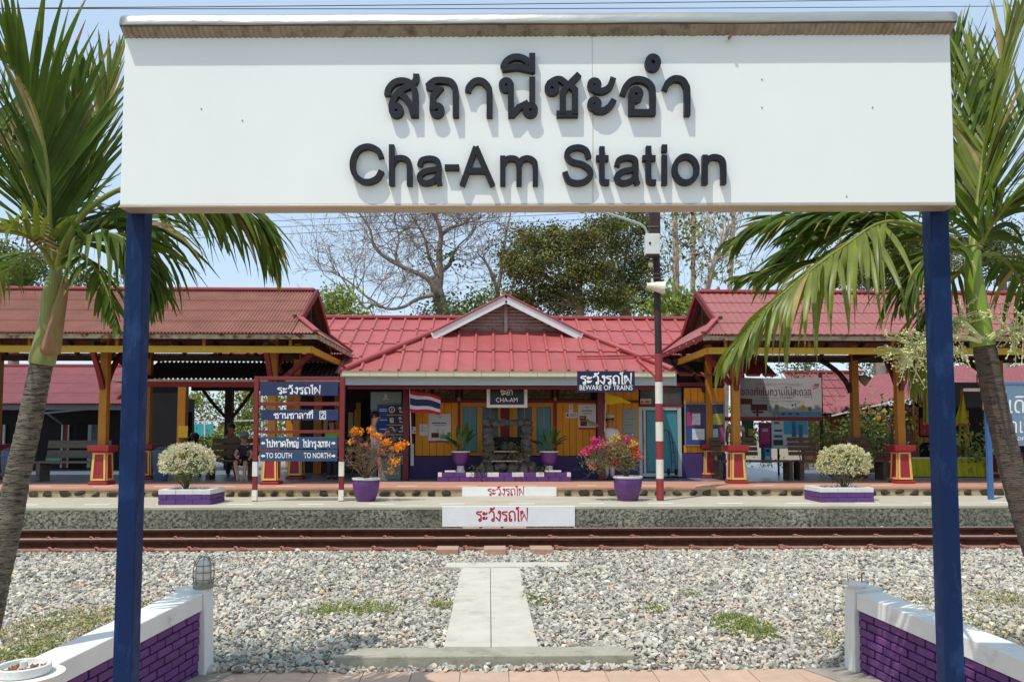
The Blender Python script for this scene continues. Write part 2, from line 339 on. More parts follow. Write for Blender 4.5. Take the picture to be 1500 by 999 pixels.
# --- loose stones
def hull(n, seed):
    r_ = random.Random(seed); bm = bmesh.new()
    for _ in range(n):
        a, b = r_.uniform(0, 2 * math.pi), math.asin(r_.uniform(-1, 1)); k = r_.uniform(0.8, 1.15)
        bm.verts.new((math.cos(a) * math.cos(b) * k, math.sin(a) * math.cos(b) * k * 0.78, math.sin(b) * k * 0.6))
    bmesh.ops.convex_hull(bm, input=bm.verts); bmesh.ops.triangulate(bm, faces=bm.faces)
    for v in [v for v in bm.verts if not v.link_faces]: bm.verts.remove(v)
    bm.verts.index_update(); V = np.array([v.co[:] for v in bm.verts]); Fc = np.array([[v.index for v in f.verts] for f in bm.faces]); bm.free(); return V, Fc
def rot_rand(n, tilt=0.5):
    a = rng.uniform(0, 2 * np.pi, n); b = rng.normal(0, tilt, n); c = rng.normal(0, tilt, n)
    ca, sa, cb, sb, cc, sc_ = np.cos(a), np.sin(a), np.cos(b), np.sin(b), np.cos(c), np.sin(c); Zr = np.zeros(n); O = np.ones(n)
    A = np.stack([ca, -sa, Zr, sa, ca, Zr, Zr, Zr, O], 1).reshape(n, 3, 3); B = np.stack([O, Zr, Zr, Zr, cb, -sb, Zr, sb, cb], 1).reshape(n, 3, 3)
    C_ = np.stack([cc, Zr, sc_, Zr, O, Zr, -sc_, Zr, cc], 1).reshape(n, 3, 3); return A @ B @ C_
def scatter_hulls(pos, size, name, mat, nv=12, variants=24, tilt=0.45, **kw):
    Vs = []; Fs = []; mi = []; base = 0; n = len(pos); which = rng.integers(0, variants, n)
    for k in range(variants):
        V, Fc = hull(nv, k + 100); idx = np.nonzero(which == k)[0]; Rm = rot_rand(len(idx), tilt)
        W = np.einsum('nij,vj->nvi', Rm, V) * size[idx][:, None, None] + pos[idx][:, None, :]
        Vs.append(W.reshape(-1, 3)); Fs.append((Fc[None] + (np.arange(len(idx)) * len(V))[:, None, None] + base).reshape(-1, 3)); base += len(idx) * len(V)
    return np_mesh(name, np.concatenate(Vs), np.concatenate(Fs), mat, **kw)
def stone_mat():
    m = bpy.data.materials.new('crushed_stone'); m.use_nodes = True; t = m.node_tree; N = t.nodes; L = t.links; b = N['Principled BSDF']
    g_ = N.new('ShaderNodeNewGeometry'); cr = N.new('ShaderNodeValToRGB'); L.new(g_.outputs['Random Per Island'], cr.inputs[0])
    e = cr.color_ramp.elements; e[0].position = 0; e[0].color = (*lin((124, 119, 108)), 1); e[1].position = 1; e[1].color = (*lin((226, 218, 200)), 1)
    for p_, c_ in ((0.1, (142, 138, 128)), (0.3, (170, 164, 150)), (0.48, (192, 186, 170)), (0.62, (176, 171, 158)), (0.74, (198, 190, 170)), (0.84, (196, 180, 154)), (0.87, (208, 178, 146)), (0.885, (188, 154, 124)), (0.9, (166, 164, 160)), (0.95, (208, 203, 188))):
        q = e.new(p_); q.color = (*lin(c_), 1)
    n = N.new('ShaderNodeTexNoise'); n.inputs['Scale'].default_value = 60; n.inputs['Detail'].default_value = 4
    mx = N.new('ShaderNodeMix'); mx.data_type = 'RGBA'; mx.blend_type = 'MULTIPLY'; mx.inputs[0].default_value = 0.5
    L.new(g_.outputs['Position'], n.inputs['Vector']); r_ = N.new('ShaderNodeMapRange'); r_.inputs[1].default_value = .3; r_.inputs[2].default_value = .7; r_.inputs[3].default_value = .62; r_.inputs[4].default_value = 1.3
    L.new(n.outputs[0], r_.inputs[0]); L.new(cr.outputs[0], mx.inputs[6]); L.new(r_.outputs[0], mx.inputs[7]); L.new(mx.outputs[2], b.inputs['Base Color'])
    b.inputs['Roughness'].default_value = 0.85; return m
def stones():
    def grid(x0, x1, y0, y1, s):
        xs = np.arange(x0, x1, s); ys = np.arange(y0, y1, s); A, B = np.meshgrid(xs, ys); A = A.ravel() + rng.uniform(-s * .6, s * .6, A.size); B = B.ravel() + rng.uniform(-s * .6, s * .6, B.size); return A, B
    parts = [grid(-5.2, 5.6, 5.50, 8.0, 0.032), grid(-7.6, 8.2, 8.0, 10.66, 0.038), grid(-9.5, 10, 10.66, 13.0, 0.055), grid(8.2, 15, 5.5, 12.9, 0.075), grid(-14, -7.6, 5.5, 12.9, 0.075), grid(5.6, 8.2, 5.5, 8.0, 0.06), grid(-7.6, -5.2, 5.5, 8.0, 0.06)]
    x = np.concatenate([p[0] for p in parts]); y = np.concatenate([p[1] for p in parts])
    keep = np.ones(len(x), bool)
    t = (y - pa.y) / (pc.y - pa.y); l = pa.x + (pc.x - pa.x) * t; r_ = pb.x + (pd.x - pb.x) * t
    keep &= ~((y < pc.y + .02) & (y > 5.8) & (x > l + .012) & (x < r_ - .012))
    keep &= ~((y > 5.6) & (y < 5.83) & (x > k0.x + .02) & (x < k1.x - .02))
    keep &= ~((y > e0.y) & (y < e2.y) & (x > e0.x) & (x < e1.x))
    for yr in (10.70, 11.77): keep &= ~(np.abs(y - yr) < 0.085)
    z = gz(x, y) + rng.uniform(-.010, .010, len(x))
    lump = 0.010 * np.sin(x * 2.1 + 1.3 * np.sin(y * 1.7)) + 0.008 * np.sin(y * 4.1 + x)
    z = z + np.where(y < 10.3, lump, 0)
    sz = np.clip(rng.lognormal(math.log(0.0206), 0.40, len(x)), 0.010, 0.048) * np.where(y > 8, 1.1, 1.0) * np.where(np.abs(x) > 9, 1.6, 1.0)
    x, y, z, sz = x[keep], y[keep], z[keep], sz[keep]
    o = scatter_hulls(np.stack([x, y, z], 1), sz, 'ballast_stones', stone_mat())
    tag(o, 'loose pale grey crushed stone spread round the rails', 'gravel', kind='stuff')
stones()

# --- rails, sleepers, clips
m_rail = M('rusty_rail', (74, 42, 30), 0.8, 0.22, 14, 0.3, spec=.2, dirt=((48, 24, 20), 0.5, 9, 0.2)); m_foot = M('lit_dusty_rail_foot', (150, 112, 92), .85, .2, 12, .3, dirt=((140, 86, 66), .5, 8, .2))  # foot paler than the web: bright light put into its colour, plus dust
m_head = M('worn_rail_head', (196, 176, 160), 0.4, 0.12, 30, 0.05, metal=.6)
m_clip = M('rusty_clip', (160, 100, 84), 0.75, 0.2, 20, 0.2)
m_sleeper = M('sleeper_concrete', (150, 142, 126), 0.9, 0.16, 9, 0.5)
trk = empty('railway_track', (0, 11.2, 0.06)); tag(trk, 'single railway line of brown rails on concrete sleepers', 'railway', kind='structure')
RB = 0.075
for yr in (10.70, 11.77):
    s = 0.001
    prof = [(-.062, 0), (.062, 0), (.062, .012), (.012, .028), (.009, .10), (.032, .112), (.034, .135), (.028, .146), (-.028, .146), (-.034, .135), (-.032, .112), (-.009, .10), (-.012, .028), (-.062, .012)]
    rb = MB(); rb.prism([(yr + a, RB + b) for a, b in prof], 'x', -40, 40); ro = rb.build('rail', m_rail, trk)
    MB().prism([(yr - .066, RB - .001), (yr - .066, RB + .013), (yr - .014, RB + .030), (yr - .0125, RB - .001)], 'x', -39.9, 39.9).build('rail_foot', m_foot, ro)
    MB().box(-40, 40, yr - .029, yr + .026, RB + .1465, RB + .151).build('running_surface', m_head, ro)
cx0 = P(621.8, 801, 10.62).x; sp = P(688.4, 801, 10.62).x - cx0
sl = None; cl = None
for k in range(-16, 19):
    xk = cx0 + k * sp
    if sl is None:
        b = MB(); b.prism([(-.11, -.10), (.11, -.10), (.095, .066), (-.095, .066)], 'y', 10.36, 12.10)
        sl = b.build('sleeper', m_sleeper, trk, bevel=0.01); sl.location = (xk, 0, 0)
        c = MB(); c.tube([(-.075, 0, .005), (-.08, -.03, .045), (-.05, -.06, .052), (-.02, -.05, .02), (.04, -.05, .012), (.08, -.03, .010), (.05, .0, .022), (-.02, .004, .028)], 0.012, 6)
        cl = c.build('rail_clip', m_clip, trk, smooth=60); cl.location = (xk, 10.62, RB + .01)
        cs = [cl]
    else:
        o = sl.copy(); col.objects.link(o); o.location = (xk, 0, 0)
        o = cl.copy(); col.objects.link(o); o.location = (xk, 10.62, RB + .01)
    for yy, rz in ((10.78, math.pi), (11.69, 0), (11.85, math.pi)):
        o = cl.copy(); col.objects.link(o); o.location = (xk, yy, RB + .01); o.rotation_euler = (0, 0, rz)
m_pinkblock = M('pink_paving_block', (176, 138, 118), 0.85, 0.12, 8, 0.3, dirt=((150, 134, 116), 0.5, 6, 0.2))
for (a, b_) in ((640, 672), (709, 741), (776, 809)):
    x0 = P(a, 810, 10.5).x; x1 = P(b_, 810, 10.5).x
    MB().box(x0, x1, 10.30, 10.61, 0.0, 0.135).build('paving_block', m_pinkblock, trk, bevel=0.008)
for (a, b_) in ((677, 702), (706, 734), (738, 772)):
    x0 = P(a, 770, 12.3).x; x1 = P(b_, 770, 12.3).x
    MB().box(x0, x1, 12.05, 12.6, 0.0, 0.15).build('paving_block', m_pinkblock, trk, bevel=0.008)

# --- low plants between the stones
m_weed = M('weed_green', (112, 128, 48), 0.8, 0.35, 14, 0, trans=0.25, island=0.35)
m_straw = M('weed_straw', (168, 156, 98), 0.85, 0.3, 14, 0, trans=0.2, island=0.3)
def blades(spots, name, mats, length=0.040, width=0.008, label=None, cat='grass', up=1.0):
    V = []; Fc = []; mi = []; b = 0
    for (cx, cy, rx, ry, n, frac) in spots:
        for _ in range(n):
            a = rnd.uniform(0, 6.283); q = rnd.random() ** 0.62; x = cx + rx * q * math.cos(a); y = cy + ry * q * math.sin(a)
            q2 = 0.5 + 0.5 * math.sin(x * 23 + 3 * math.sin(y * 17));
            if rnd.random() > 0.35 + 0.65 * q2: continue
            z = float(gz(x, y)) + 0.012; L_ = length * rnd.uniform(.5, 1.5); d = rnd.uniform(0, 6.283); s = rnd.uniform(.3, 1.2) * L_; h = L_ * rnd.uniform(.1, .55) * up
            dx, dy = math.cos(d), math.sin(d); nx, ny = -dy * width / 2, dx * width / 2
            V += [(x - nx, y - ny, z), (x + nx, y + ny, z), (x + dx * s * .5 + nx, y + dy * s * .5 + ny, z + h), (x + dx * s * .5 - nx, y + dy * s * .5 - ny, z + h), (x + dx * s, y + dy * s, z + h * .8), (x + dx * s, y + dy * s, z + h * .79)]
            Fc += [(b, b + 1, b + 2, b + 3), (b + 3, b + 2, b + 5, b + 4)]; m_ = 0 if rnd.random() < frac else 1; mi += [m_, m_]; b += 6
    return np_mesh(name, V, Fc, mats, midx=mi, label=label, cat=cat, kind='stuff')
def tag_np(o, **k): return tag(o, **k)
sp_ = []
def patch(px, py, wpx, hpx, n, fr):
    c = G(px, py, .03); e = G(px + wpx / 2, py, .03); f = G(px, py - hpx / 2, .03); sp_.append((c.x, c.y, e.x - c.x, f.y - c.y, n, fr))
for a in ((515, 893, 160, 20, 1500, .75), (470, 900, 60, 12, 500, .8), (645, 888, 40, 8, 300, .6), (788, 878, 50, 22, 700, .9), (1090, 918, 95, 36, 1900, .85), (960, 892, 40, 14, 200, .7), (1420, 905, 190, 60, 2600, .55), (1480, 880, 100, 26, 800, .6),
          (1230, 935, 60, 30, 200, .5), (110, 915, 190, 50, 2600, .4), (40, 955, 110, 40, 1500, .7), (205, 893, 60, 20, 600, .6), (640, 880, 20, 10, 60, .6), (1010, 872, 30, 10, 120, .6)): patch(*a)
sp_.append((P(1015, 768, 12.75).x, 12.8, 0.55, 0.12, 700, .95)); sp_.append((P(300, 768, 12.75).x, 12.85, 1.4, 0.06, 250, .6))
blades(sp_, 'weeds', [m_weed, m_straw], label='low green weeds and dry grass growing between the stones')

# ================================================================== near paving
m_terra = M('terracotta_paver', (190, 160, 136), 0.75, 0.1, 7, 0.25, dirt=((168, 150, 130), 0.52, 4, 0.25), objvar=0.06)
m_grout = M('pale_grout', (168, 152, 132), 0.9, 0.15, 12, 0.4)
pv = MB().box(-2.62, 3.2, -2.0, PY, -0.08, -0.008).build('near_pavement', m_grout); tag(pv, 'tiled paving at the near side of the tracks', 'pavement', kind='structure')
tw = 0.325; tl = None; x_off = P(563, 985, 5.3).x
for j in range(0, 9):
    for i in range(-9, 11):
        x = x_off + i * tw; y = PY - 0.01 - (j + .5) * tw
        if x - tw / 2 < -2.02 - (PY - y) * .15 or x + tw / 2 > 2.58 + (PY - y) * .15: continue
        if tl is None: tl = MB().box(-tw / 2 + .003, tw / 2 - .003, -tw / 2 + .003, tw / 2 - .003, -0.012, 0).build('tile', m_terra, pv, bevel=0.002); tl.location = (x, y, 0)
        else:
            o = tl.copy(); col.objects.link(o); o.location = (x + rnd.uniform(-.001, .001), y, rnd.uniform(-.0012, .0012)); o.rotation_euler = (rnd.uniform(-.002, .002), rnd.uniform(-.002, .002), 0)
m_cem = M('cement_fillet', (150, 142, 128), 0.9, 0.18, 9, 0.5)
for sx in (-1, 1):
    q = [(-2.02, PY), (-1.72, PY), (-1.98, 4.6), (-2.15, 4.4)] if sx < 0 else [(2.52, PY), (2.12, PY), (2.50, 4.6), (2.68, 4.4)]
    MB().prism(q, 'z', -0.004, 0.006).build('cement_fillet', m_cem, pv)

# ================================================================== flanking purple brick walls
m_whitep = M('white_wall_paint', (222, 220, 212), 0.6, 0.05, 5, 0.2, dirt=((176, 170, 156), 0.6, 4, 0.2))
m_purple = M('purple_brick_paint', (104, 60, 114), 0.65, 0.16, 14, 0.5, objvar=0.16, dirt=((140, 108, 142), 0.66, 11, 0.08))
m_purpmort = M('purple_mortar', (66, 36, 84), 0.85, 0.12, 20, 0.5)
def flank(name, far, near, topz_far, topz_near, side, label):
    """far/near = (x,y) on the inner face; wall thickness outwards"""
    root = empty(name, (far[0], far[1], 0), 0, label, 'wall')
    f = Vector((far[0], far[1], 0)); n = Vector((near[0], near[1], 0)); d = (n - f); L = d.length; d.normalize()
    out = Vector((side, 0, 0)); out = (out - d * out.dot(d)).normalized(); th = 0.15
    def top(s): return topz_far + (topz_near - topz_far) * s / L
    cp = 0.115
    def quadwall(mb, s0, s1, za, zb, o0, o1):
        vs = []
        for o_ in (o0, o1):
            for s_ in (s0, s1):
                for zz in (za(s_), zb(s_)): p = f + d * s_ + out * o_; vs.append((p.x, p.y, zz))
        mb.add(vs, [(0, 1, 3, 2), (4, 6, 7, 5), (0, 4, 5, 1), (2, 3, 7, 6), (0, 2, 6, 4), (1, 5, 7, 3)])
    b = MB(); quadwall(b, 0.045, L, lambda s: -.05, lambda s: top(s) - cp + .004, 0.012, th); b.build('wall_core', m_purpmort, root)
    b = MB(); quadwall(b, 0.052, L, lambda s: top(s) - cp, top, -0.02, th + .03); b.build('coping', m_whitep, root, bevel=0.006)
    # pillar at the far end, flared foot
    b = MB(); b.box(0, 0, 0, 0, 0, 0); b = MB()
    pz = topz_far + .02
    for (h0, h1, g0, g1) in ((-.05, pz, .012, 0.0),):
        vs = []
        for h_, gr in ((h0, g0), (h1, g1)):
            for (s_, o_) in ((-.05 - gr, -.035 - gr), (.05, -.035 - gr), (.05, th + .045), (-.05 - gr, th + .045)):
                p = f + d * s_ + out * o_; vs.append((p.x, p.y, h_))
        b.add(vs, [(0, 3, 2, 1), (4, 5, 6, 7), (0, 1, 5, 4), (1, 2, 6, 5), (2, 3, 7, 6), (3, 0, 4, 7)])
    b.build('pillar', m_whitep, root, bevel=0.008)
    # bricks, laid parallel to the sloping coping
    bw, bh, gap = 0.140, 0.046, 0.009
    sl_ = (topz_near - topz_far) / L
    rows = 17; bme = None
    for r_ in range(rows):
        zt = -cp - .008 - r_ * (bh + gap)
        s_ = 0.055 - (0.5 * (bw + gap) if r_ % 2 else 0)
        while s_ < L:
            a = max(s_, 0.055); e_ = min(s_ + bw, L - .01)
            zc = top((a + e_) / 2) + zt - bh / 2
            if e_ - a > 0.03 and zc - bh / 2 > -0.05:
                p = f + d * ((a + e_) / 2); jit = rnd.uniform(-.0035, .0035)
                full = abs(e_ - a - bw) < 1e-6
                ang = math.atan(sl_); ux = Vector((d.x * math.cos(ang), d.y * math.cos(ang), math.sin(ang))); uz = ux.cross(out); uz = uz if uz.z > 0 else -uz
                Mx = Matrix((ux, out, uz)).transposed().to_4x4(); Mx.translation = Vector((p.x, p.y, zc)) + out * (0.006 + jit)
                if full:
                    if bme is None: bme = MB().obox(Matrix.Identity(4), bw, .02, bh).build('brick', m_purple, root, bevel=0.006, seg=2); bo_ = bme; bo_.parent = root
                    if bme is not None and 'used' not in bme.keys(): o = bme; o['used'] = 1; 
                    else: o = bme.copy(); col.objects.link(o)
                    o.matrix_parent_inverse = Matrix.Identity(4); o.matrix_basis = Matrix.Translation(-f) @ Mx
                else:
                    MB().obox(Mx, e_ - a, .02, bh).build('brick', m_purple, root)
            s_ += bw + gap
    if bme is not None:
        for o in root.children:
            if 'used' in o.keys(): del o['used']
    return root, f, d, out, th, pz
LW = flank('boundary_wall', (-1.935, 5.5), (-2.47, 3.05), 0.545, 0.34, -1, 'low purple brick wall on the left with white coping and caged lamp')
RW = flank('boundary_wall', (2.475, 5.45), (3.07, 2.80), 0.535, 0.33, 1, 'low purple brick wall on the right with white coping and broken lamp base')
# lamp with wire cage on the left pillar
m_glass_dirty = M('frosted_glass', (214, 212, 200), 0.35, 0.08, 20, 0.05, spec=0.5)
m_cage = M('galvanised_wire', (140, 136, 124), 0.45, 0.15, 20, 0.1, metal=0.7)
lp = P(298, 853, 5.5); lc = Vector((lp.x, 5.5, LW[5]))
t = empty('bulkhead_lamp', lc, 0, 'frosted lamp in a wire cage on the left wall pillar', 'lamp')
MB().lathe([(.066, 0), (.068, .02), (.060, .03), (.058, .045)], lc, 20).build('base', m_cage, t, smooth=40)
MB().lathe([(.05, .045), (.052, .12), (.048, .155), (.034, .182), (.012, .194)], lc, 20).build('glass', m_glass_dirty, t, smooth=50)
for h_, r_ in ((.06, .064), (.11, .066), (.155, .060)):
    MB().tube([lc + Vector((r_ * math.cos(a * math.pi / 10), r_ * math.sin(a * math.pi / 10), h_)) for a in range(21)], .0035, 5).build('ring', m_cage, t)
for k in range(4):
    a = k * math.pi / 4 + .3; c_, s_ = math.cos(a), math.sin(a)
    MB().tube([lc + Vector((c_ * r_, s_ * r_, z_)) for r_, z_ in ((.062, .03), (.067, .11), (.06, .165), (.035, .2), (0, .212), (-.035, .2), (-.06, .165), (-.067, .11), (-.062, .03))], .0035, 5).build('cage_wire', m_cage, t)
# broken lamp bases
rc = Vector((P(1248, 850, 5.5).x, 5.45, RW[5]))
t = empty('lamp_base', rc, 0, 'broken white lamp base with bare rods on the right wall pillar', 'lamp base')
MB().lathe([(.045, 0), (.05, .015), (.075, .02), (.078, .032), (.06, .036)], rc, 20).build('flange', m_whitep, t, smooth=40)
MB().tube([rc + Vector((.045, 0, .03)), rc + Vector((.046, 0, .085)), rc + Vector((.05, 0, .1))], .005, 6).build('rod', m_clip, t)
MB().tube([rc + Vector((-.05, 0, .03)), rc + Vector((-.052, 0, .10))], .003, 6).build('rod', m_cage, t)
pc_ = P(34, 985, 3.75); lc = Vector((pc_.x, 3.75, 0))
t = empty('round_pillar', (lc.x, lc.y, 0), 0, 'round white pillar with broken lamp rim at the left wall end', 'pillar')
zt = P(34, 972, 3.75).z
MB().lathe([(.155, -.05), (.155, zt - .06), (.17, zt - .045)], lc, 28).build('shaft', m_whitep, t, smooth=40)
MB().lathe([(.10, zt - .045), (.112, zt - .04), (.115, zt - .004), (.107, zt), (.098, zt - .004), (.096, zt - .025), (.0, zt - .025)], lc, 28, closed=False).build('rim', m_whitep, t, smooth=40)
scatter_hulls(np.array([[lc.x + rnd.uniform(-.07, .07), lc.y + rnd.uniform(-.07, .07), zt - .02] for _ in range(60)]), rng.uniform(.006, .016, 60), 'dry_debris', M('dry_leaf', (140, 98, 66), .9, .3, 30, 0, island=.4), variants=6, parent=t)
MB().tube([lc + Vector((0, 0, zt - .03)), lc + Vector((0, 0, zt + .012))], .016, 8).build('socket', m_whitep, t)

# ================================================================== the big station name board
rz = R(-2.0); SN = Vector((math.sin(rz) * 1.0, -math.cos(rz), 0)).normalized(); SN = Vector((-math.sin(-rz), -math.cos(rz), 0)); SX = Vector((-SN.y, SN.x, 0))
S0 = P(790, 300, 3.40)                                       # a point on the face, bottom centre
S0 = Vector((S0.x, 3.40, S0.z))
def sb(px, py, off=0.0): return hit(px, py, S0 - SN * 0 + SN * off, SN)
def sframe(px, py, off=0.0):
    p = sb(px, py, off); return (p - S0).dot(SX), (p - S0).z
SM = Matrix((SX, -SN, Vector((0, 0, 1)))).transposed().to_4x4(); SM.translation = S0
def sbox(mb, x0, x1, d0, d1, z0, z1):
    return mb.obox(SM @ Matrix.Translation(((x0 + x1) / 2, (d0 + d1) / 2, (z0 + z1) / 2)), x1 - x0, d1 - d0, z1 - z0)
m_board = M('white_board', (236, 238, 232), 0.4, 0.02, 1.5, 0.02, spec=0.4, dirt=((214, 210, 196), 0.72, 1.3, 0.2))
m_letter = M('black_letter', (26, 29, 34), 0.5, 0.2, 30, 0.1, spec=0.3)
m_blue = M('blue_gloss_paint', (14, 38, 78), 0.5, 0.2, 5, 0.3, spec=0.2, bscale=26, stretch=(1, 1, .4), dirt=((46, 76, 116), 0.52, 7, 0.22))
m_steel = M('thin_stainless', (186, 184, 172), 0.34, 0.08, 3, 0.3, metal=.9, bscale=9, stretch=(1, 1, 4))
m_rib = M('ribbed_steel', (150, 140, 124), 0.45, 0.15, 14, 0.2, metal=0.6, dirt=((98, 86, 72), .5, 16, .2))
sg = empty('station_name_sign', (S0.x, 3.5, 0), rz, 'large white station name board on two blue posts with black raised letters', 'sign')
xl, zb = sframe(175.5, 300); xr, zb2 = sframe(1400, 297.5); xl2, zt1 = sframe(180, 57); zbot = (zb + zb2) / 2; ztop = zt1
BT = 0.095
b = MB(); sbox(b, xl, xr, 0, BT, zbot, ztop + 0.09); b.build('board', m_board, sg, bevel=0.003)
b = MB(); sbox(b, xl - .002, xr + .002, -.0015, BT + .002, zbot - .012, zbot - .0005); b.build('bottom_trim', M('aluminium_trim', (186, 170, 150), .45, .08, 5, .1, metal=.5), sg, bevel=0.002)
# seam between the two sheets
sx_, _ = sframe(869, 300)
b = MB(); sbox(b, sx_ - .0012, sx_ + .0012, -.0012, 0.002, zbot, ztop); b.build('seam', M('seam_grey', (196, 192, 182), .6), sg)
# rounded stainless cap: shell profile swept along the board
capx0, _ = sframe(176.0, 35, .045); capx1, _ = sframe(1401, 33, .045)
CAPP = catmull([(-.047, .030, 0), (-.053, .040, 0), (-.050, .060, 0), (-.042, .078, 0), (-.022, .094, 0), (.01, .102, 0), (.05, .103, 0), (.09, .096, 0), (.105, .06, 0)], 4)
def capprof(t):
    q = CAPP[min(len(CAPP) - 1, int(round(t * (len(CAPP) - 1))))]; return (q.x, ztop + q.y)
b = MB(); b.sheet(lambda u, v: SM @ Vector((capx0 + (capx1 - capx0) * u, capprof(v)[0] + .0012 * math.sin(u * 31 + v * 5), capprof(v)[1] + .0015 * math.sin(u * 23) * v)), 90, len(CAPP) - 1)
cp_o = b.build('cap', m_steel, sg, smooth=60)
so = cp_o.modifiers.new('thick', 'SOLIDIFY'); so.thickness = 0.002; so.offset = 0
b = MB(); n_r = 300
def under(u, v):
    i = u * n_r; return SM @ Vector((capx0 + .004 + (capx1 - capx0 - .008) * u, -.0475 + .0465 * v, ztop + .0305 - .030 * v + 0.0022 * (1 if int(i) % 2 else -1)))
b.sheet(under, n_r, 2); b.build('ribbed_soffit', m_rib, sg)
MB().obox(SM @ Matrix.Translation(((capx0 + capx1) / 2, -.0495, ztop + .033)), capx1 - capx0 - .006, .004, .008).build('cap_groove', M('dark_groove', (54, 48, 42), .7), sg)
b = MB()
for xx in (capx0 + .001, capx1 - .001):
    pr = [(0, ztop)] + [capprof(t / 14) for t in range(15)]; vs = [SM @ Vector((xx, p[0], p[1])) for p in pr]; b.add(vs, [tuple(range(16))])
b.build('cap_end', m_steel, sg)
for px in (1068,):
    p = sb(px, 56, .01); b = MB(); b.tube([p, p + SN * .03 - Vector((0, 0, .006))], .007, 8); b.build('bolt', m_clip, sg)
for (px, py) in ((295, 160), (1116, 117), (1116, 158), (1278, 158), (1240, 288), (355, 177)):
    p = sb(px, py); b = MB(); b.tube([p, p + SN * .0022], .0035, 8); b.build('rivet', M('rivet_grey', (150, 140, 125), .6), sg)
for (px, p0_, p1_) in ((868, 168, 296),):
    a_ = sb(px, p1_, .0006); c_ = sb(px + .6, p0_, .0006); MB().beam(a_, c_, .004, .0008, up=(0, 1, 0)).build('drip_stain', M('drip_stain', (222, 214, 196), .7, .05, 20, 0), sg)
# posts
for pxc in (204.5, 1370.0):
    xc, _ = sframe(pxc, 310, -BT - .003 - .0375)
    b = MB(); sbox(b, xc - .0375 - .004, xc + .0375 + .004, BT + .003, BT + .083, -S0.z - .05, zbot + .5)
    b.build('post', m_blue, sg, bevel=0.006)
# raised letters, traced as pen strokes
LT = 0.027
def big(items, ox, oy, k, wpx):
    to2 = lambda p: (ox + p[0] / k, oy + p[1] / k)
    nrm = SN
    def to3(p): q = sb(p[0], p[1], LT); return q - nrm * LT
    mb = MB()
    its = []
    for it in items:
        if it[0] == 'o': c = to2((it[1], it[2])); its.append(('o', c[0], c[1], it[3] / k, (it[4] if len(it) > 4 else it[3]) / k))
        else: its.append((it[0], [to2(p) for p in it[1]]))
    strokes_big(mb, its, wpx, to3, nrm, LT)
    return mb.build('letter', m_letter, sg)
def strokes_big(mb, items, wd, to3, n3, th):
    for it in items:
        if it[0] == 'o': ribbon(mb, circle_pts(*it[1:], n=28), wd, to3, n3, th, closed=True)
        elif it[0] == 'l': ribbon(mb, it[1], wd, to3, n3, th)
        else: ribbon(mb, smooth_pts(it[1], 6), wd, to3, n3, th)
A_ = (550, 70, 6); B_ = (780, 70, 6); C_ = (500, 195, 5); D_ = (800, 195, 5)
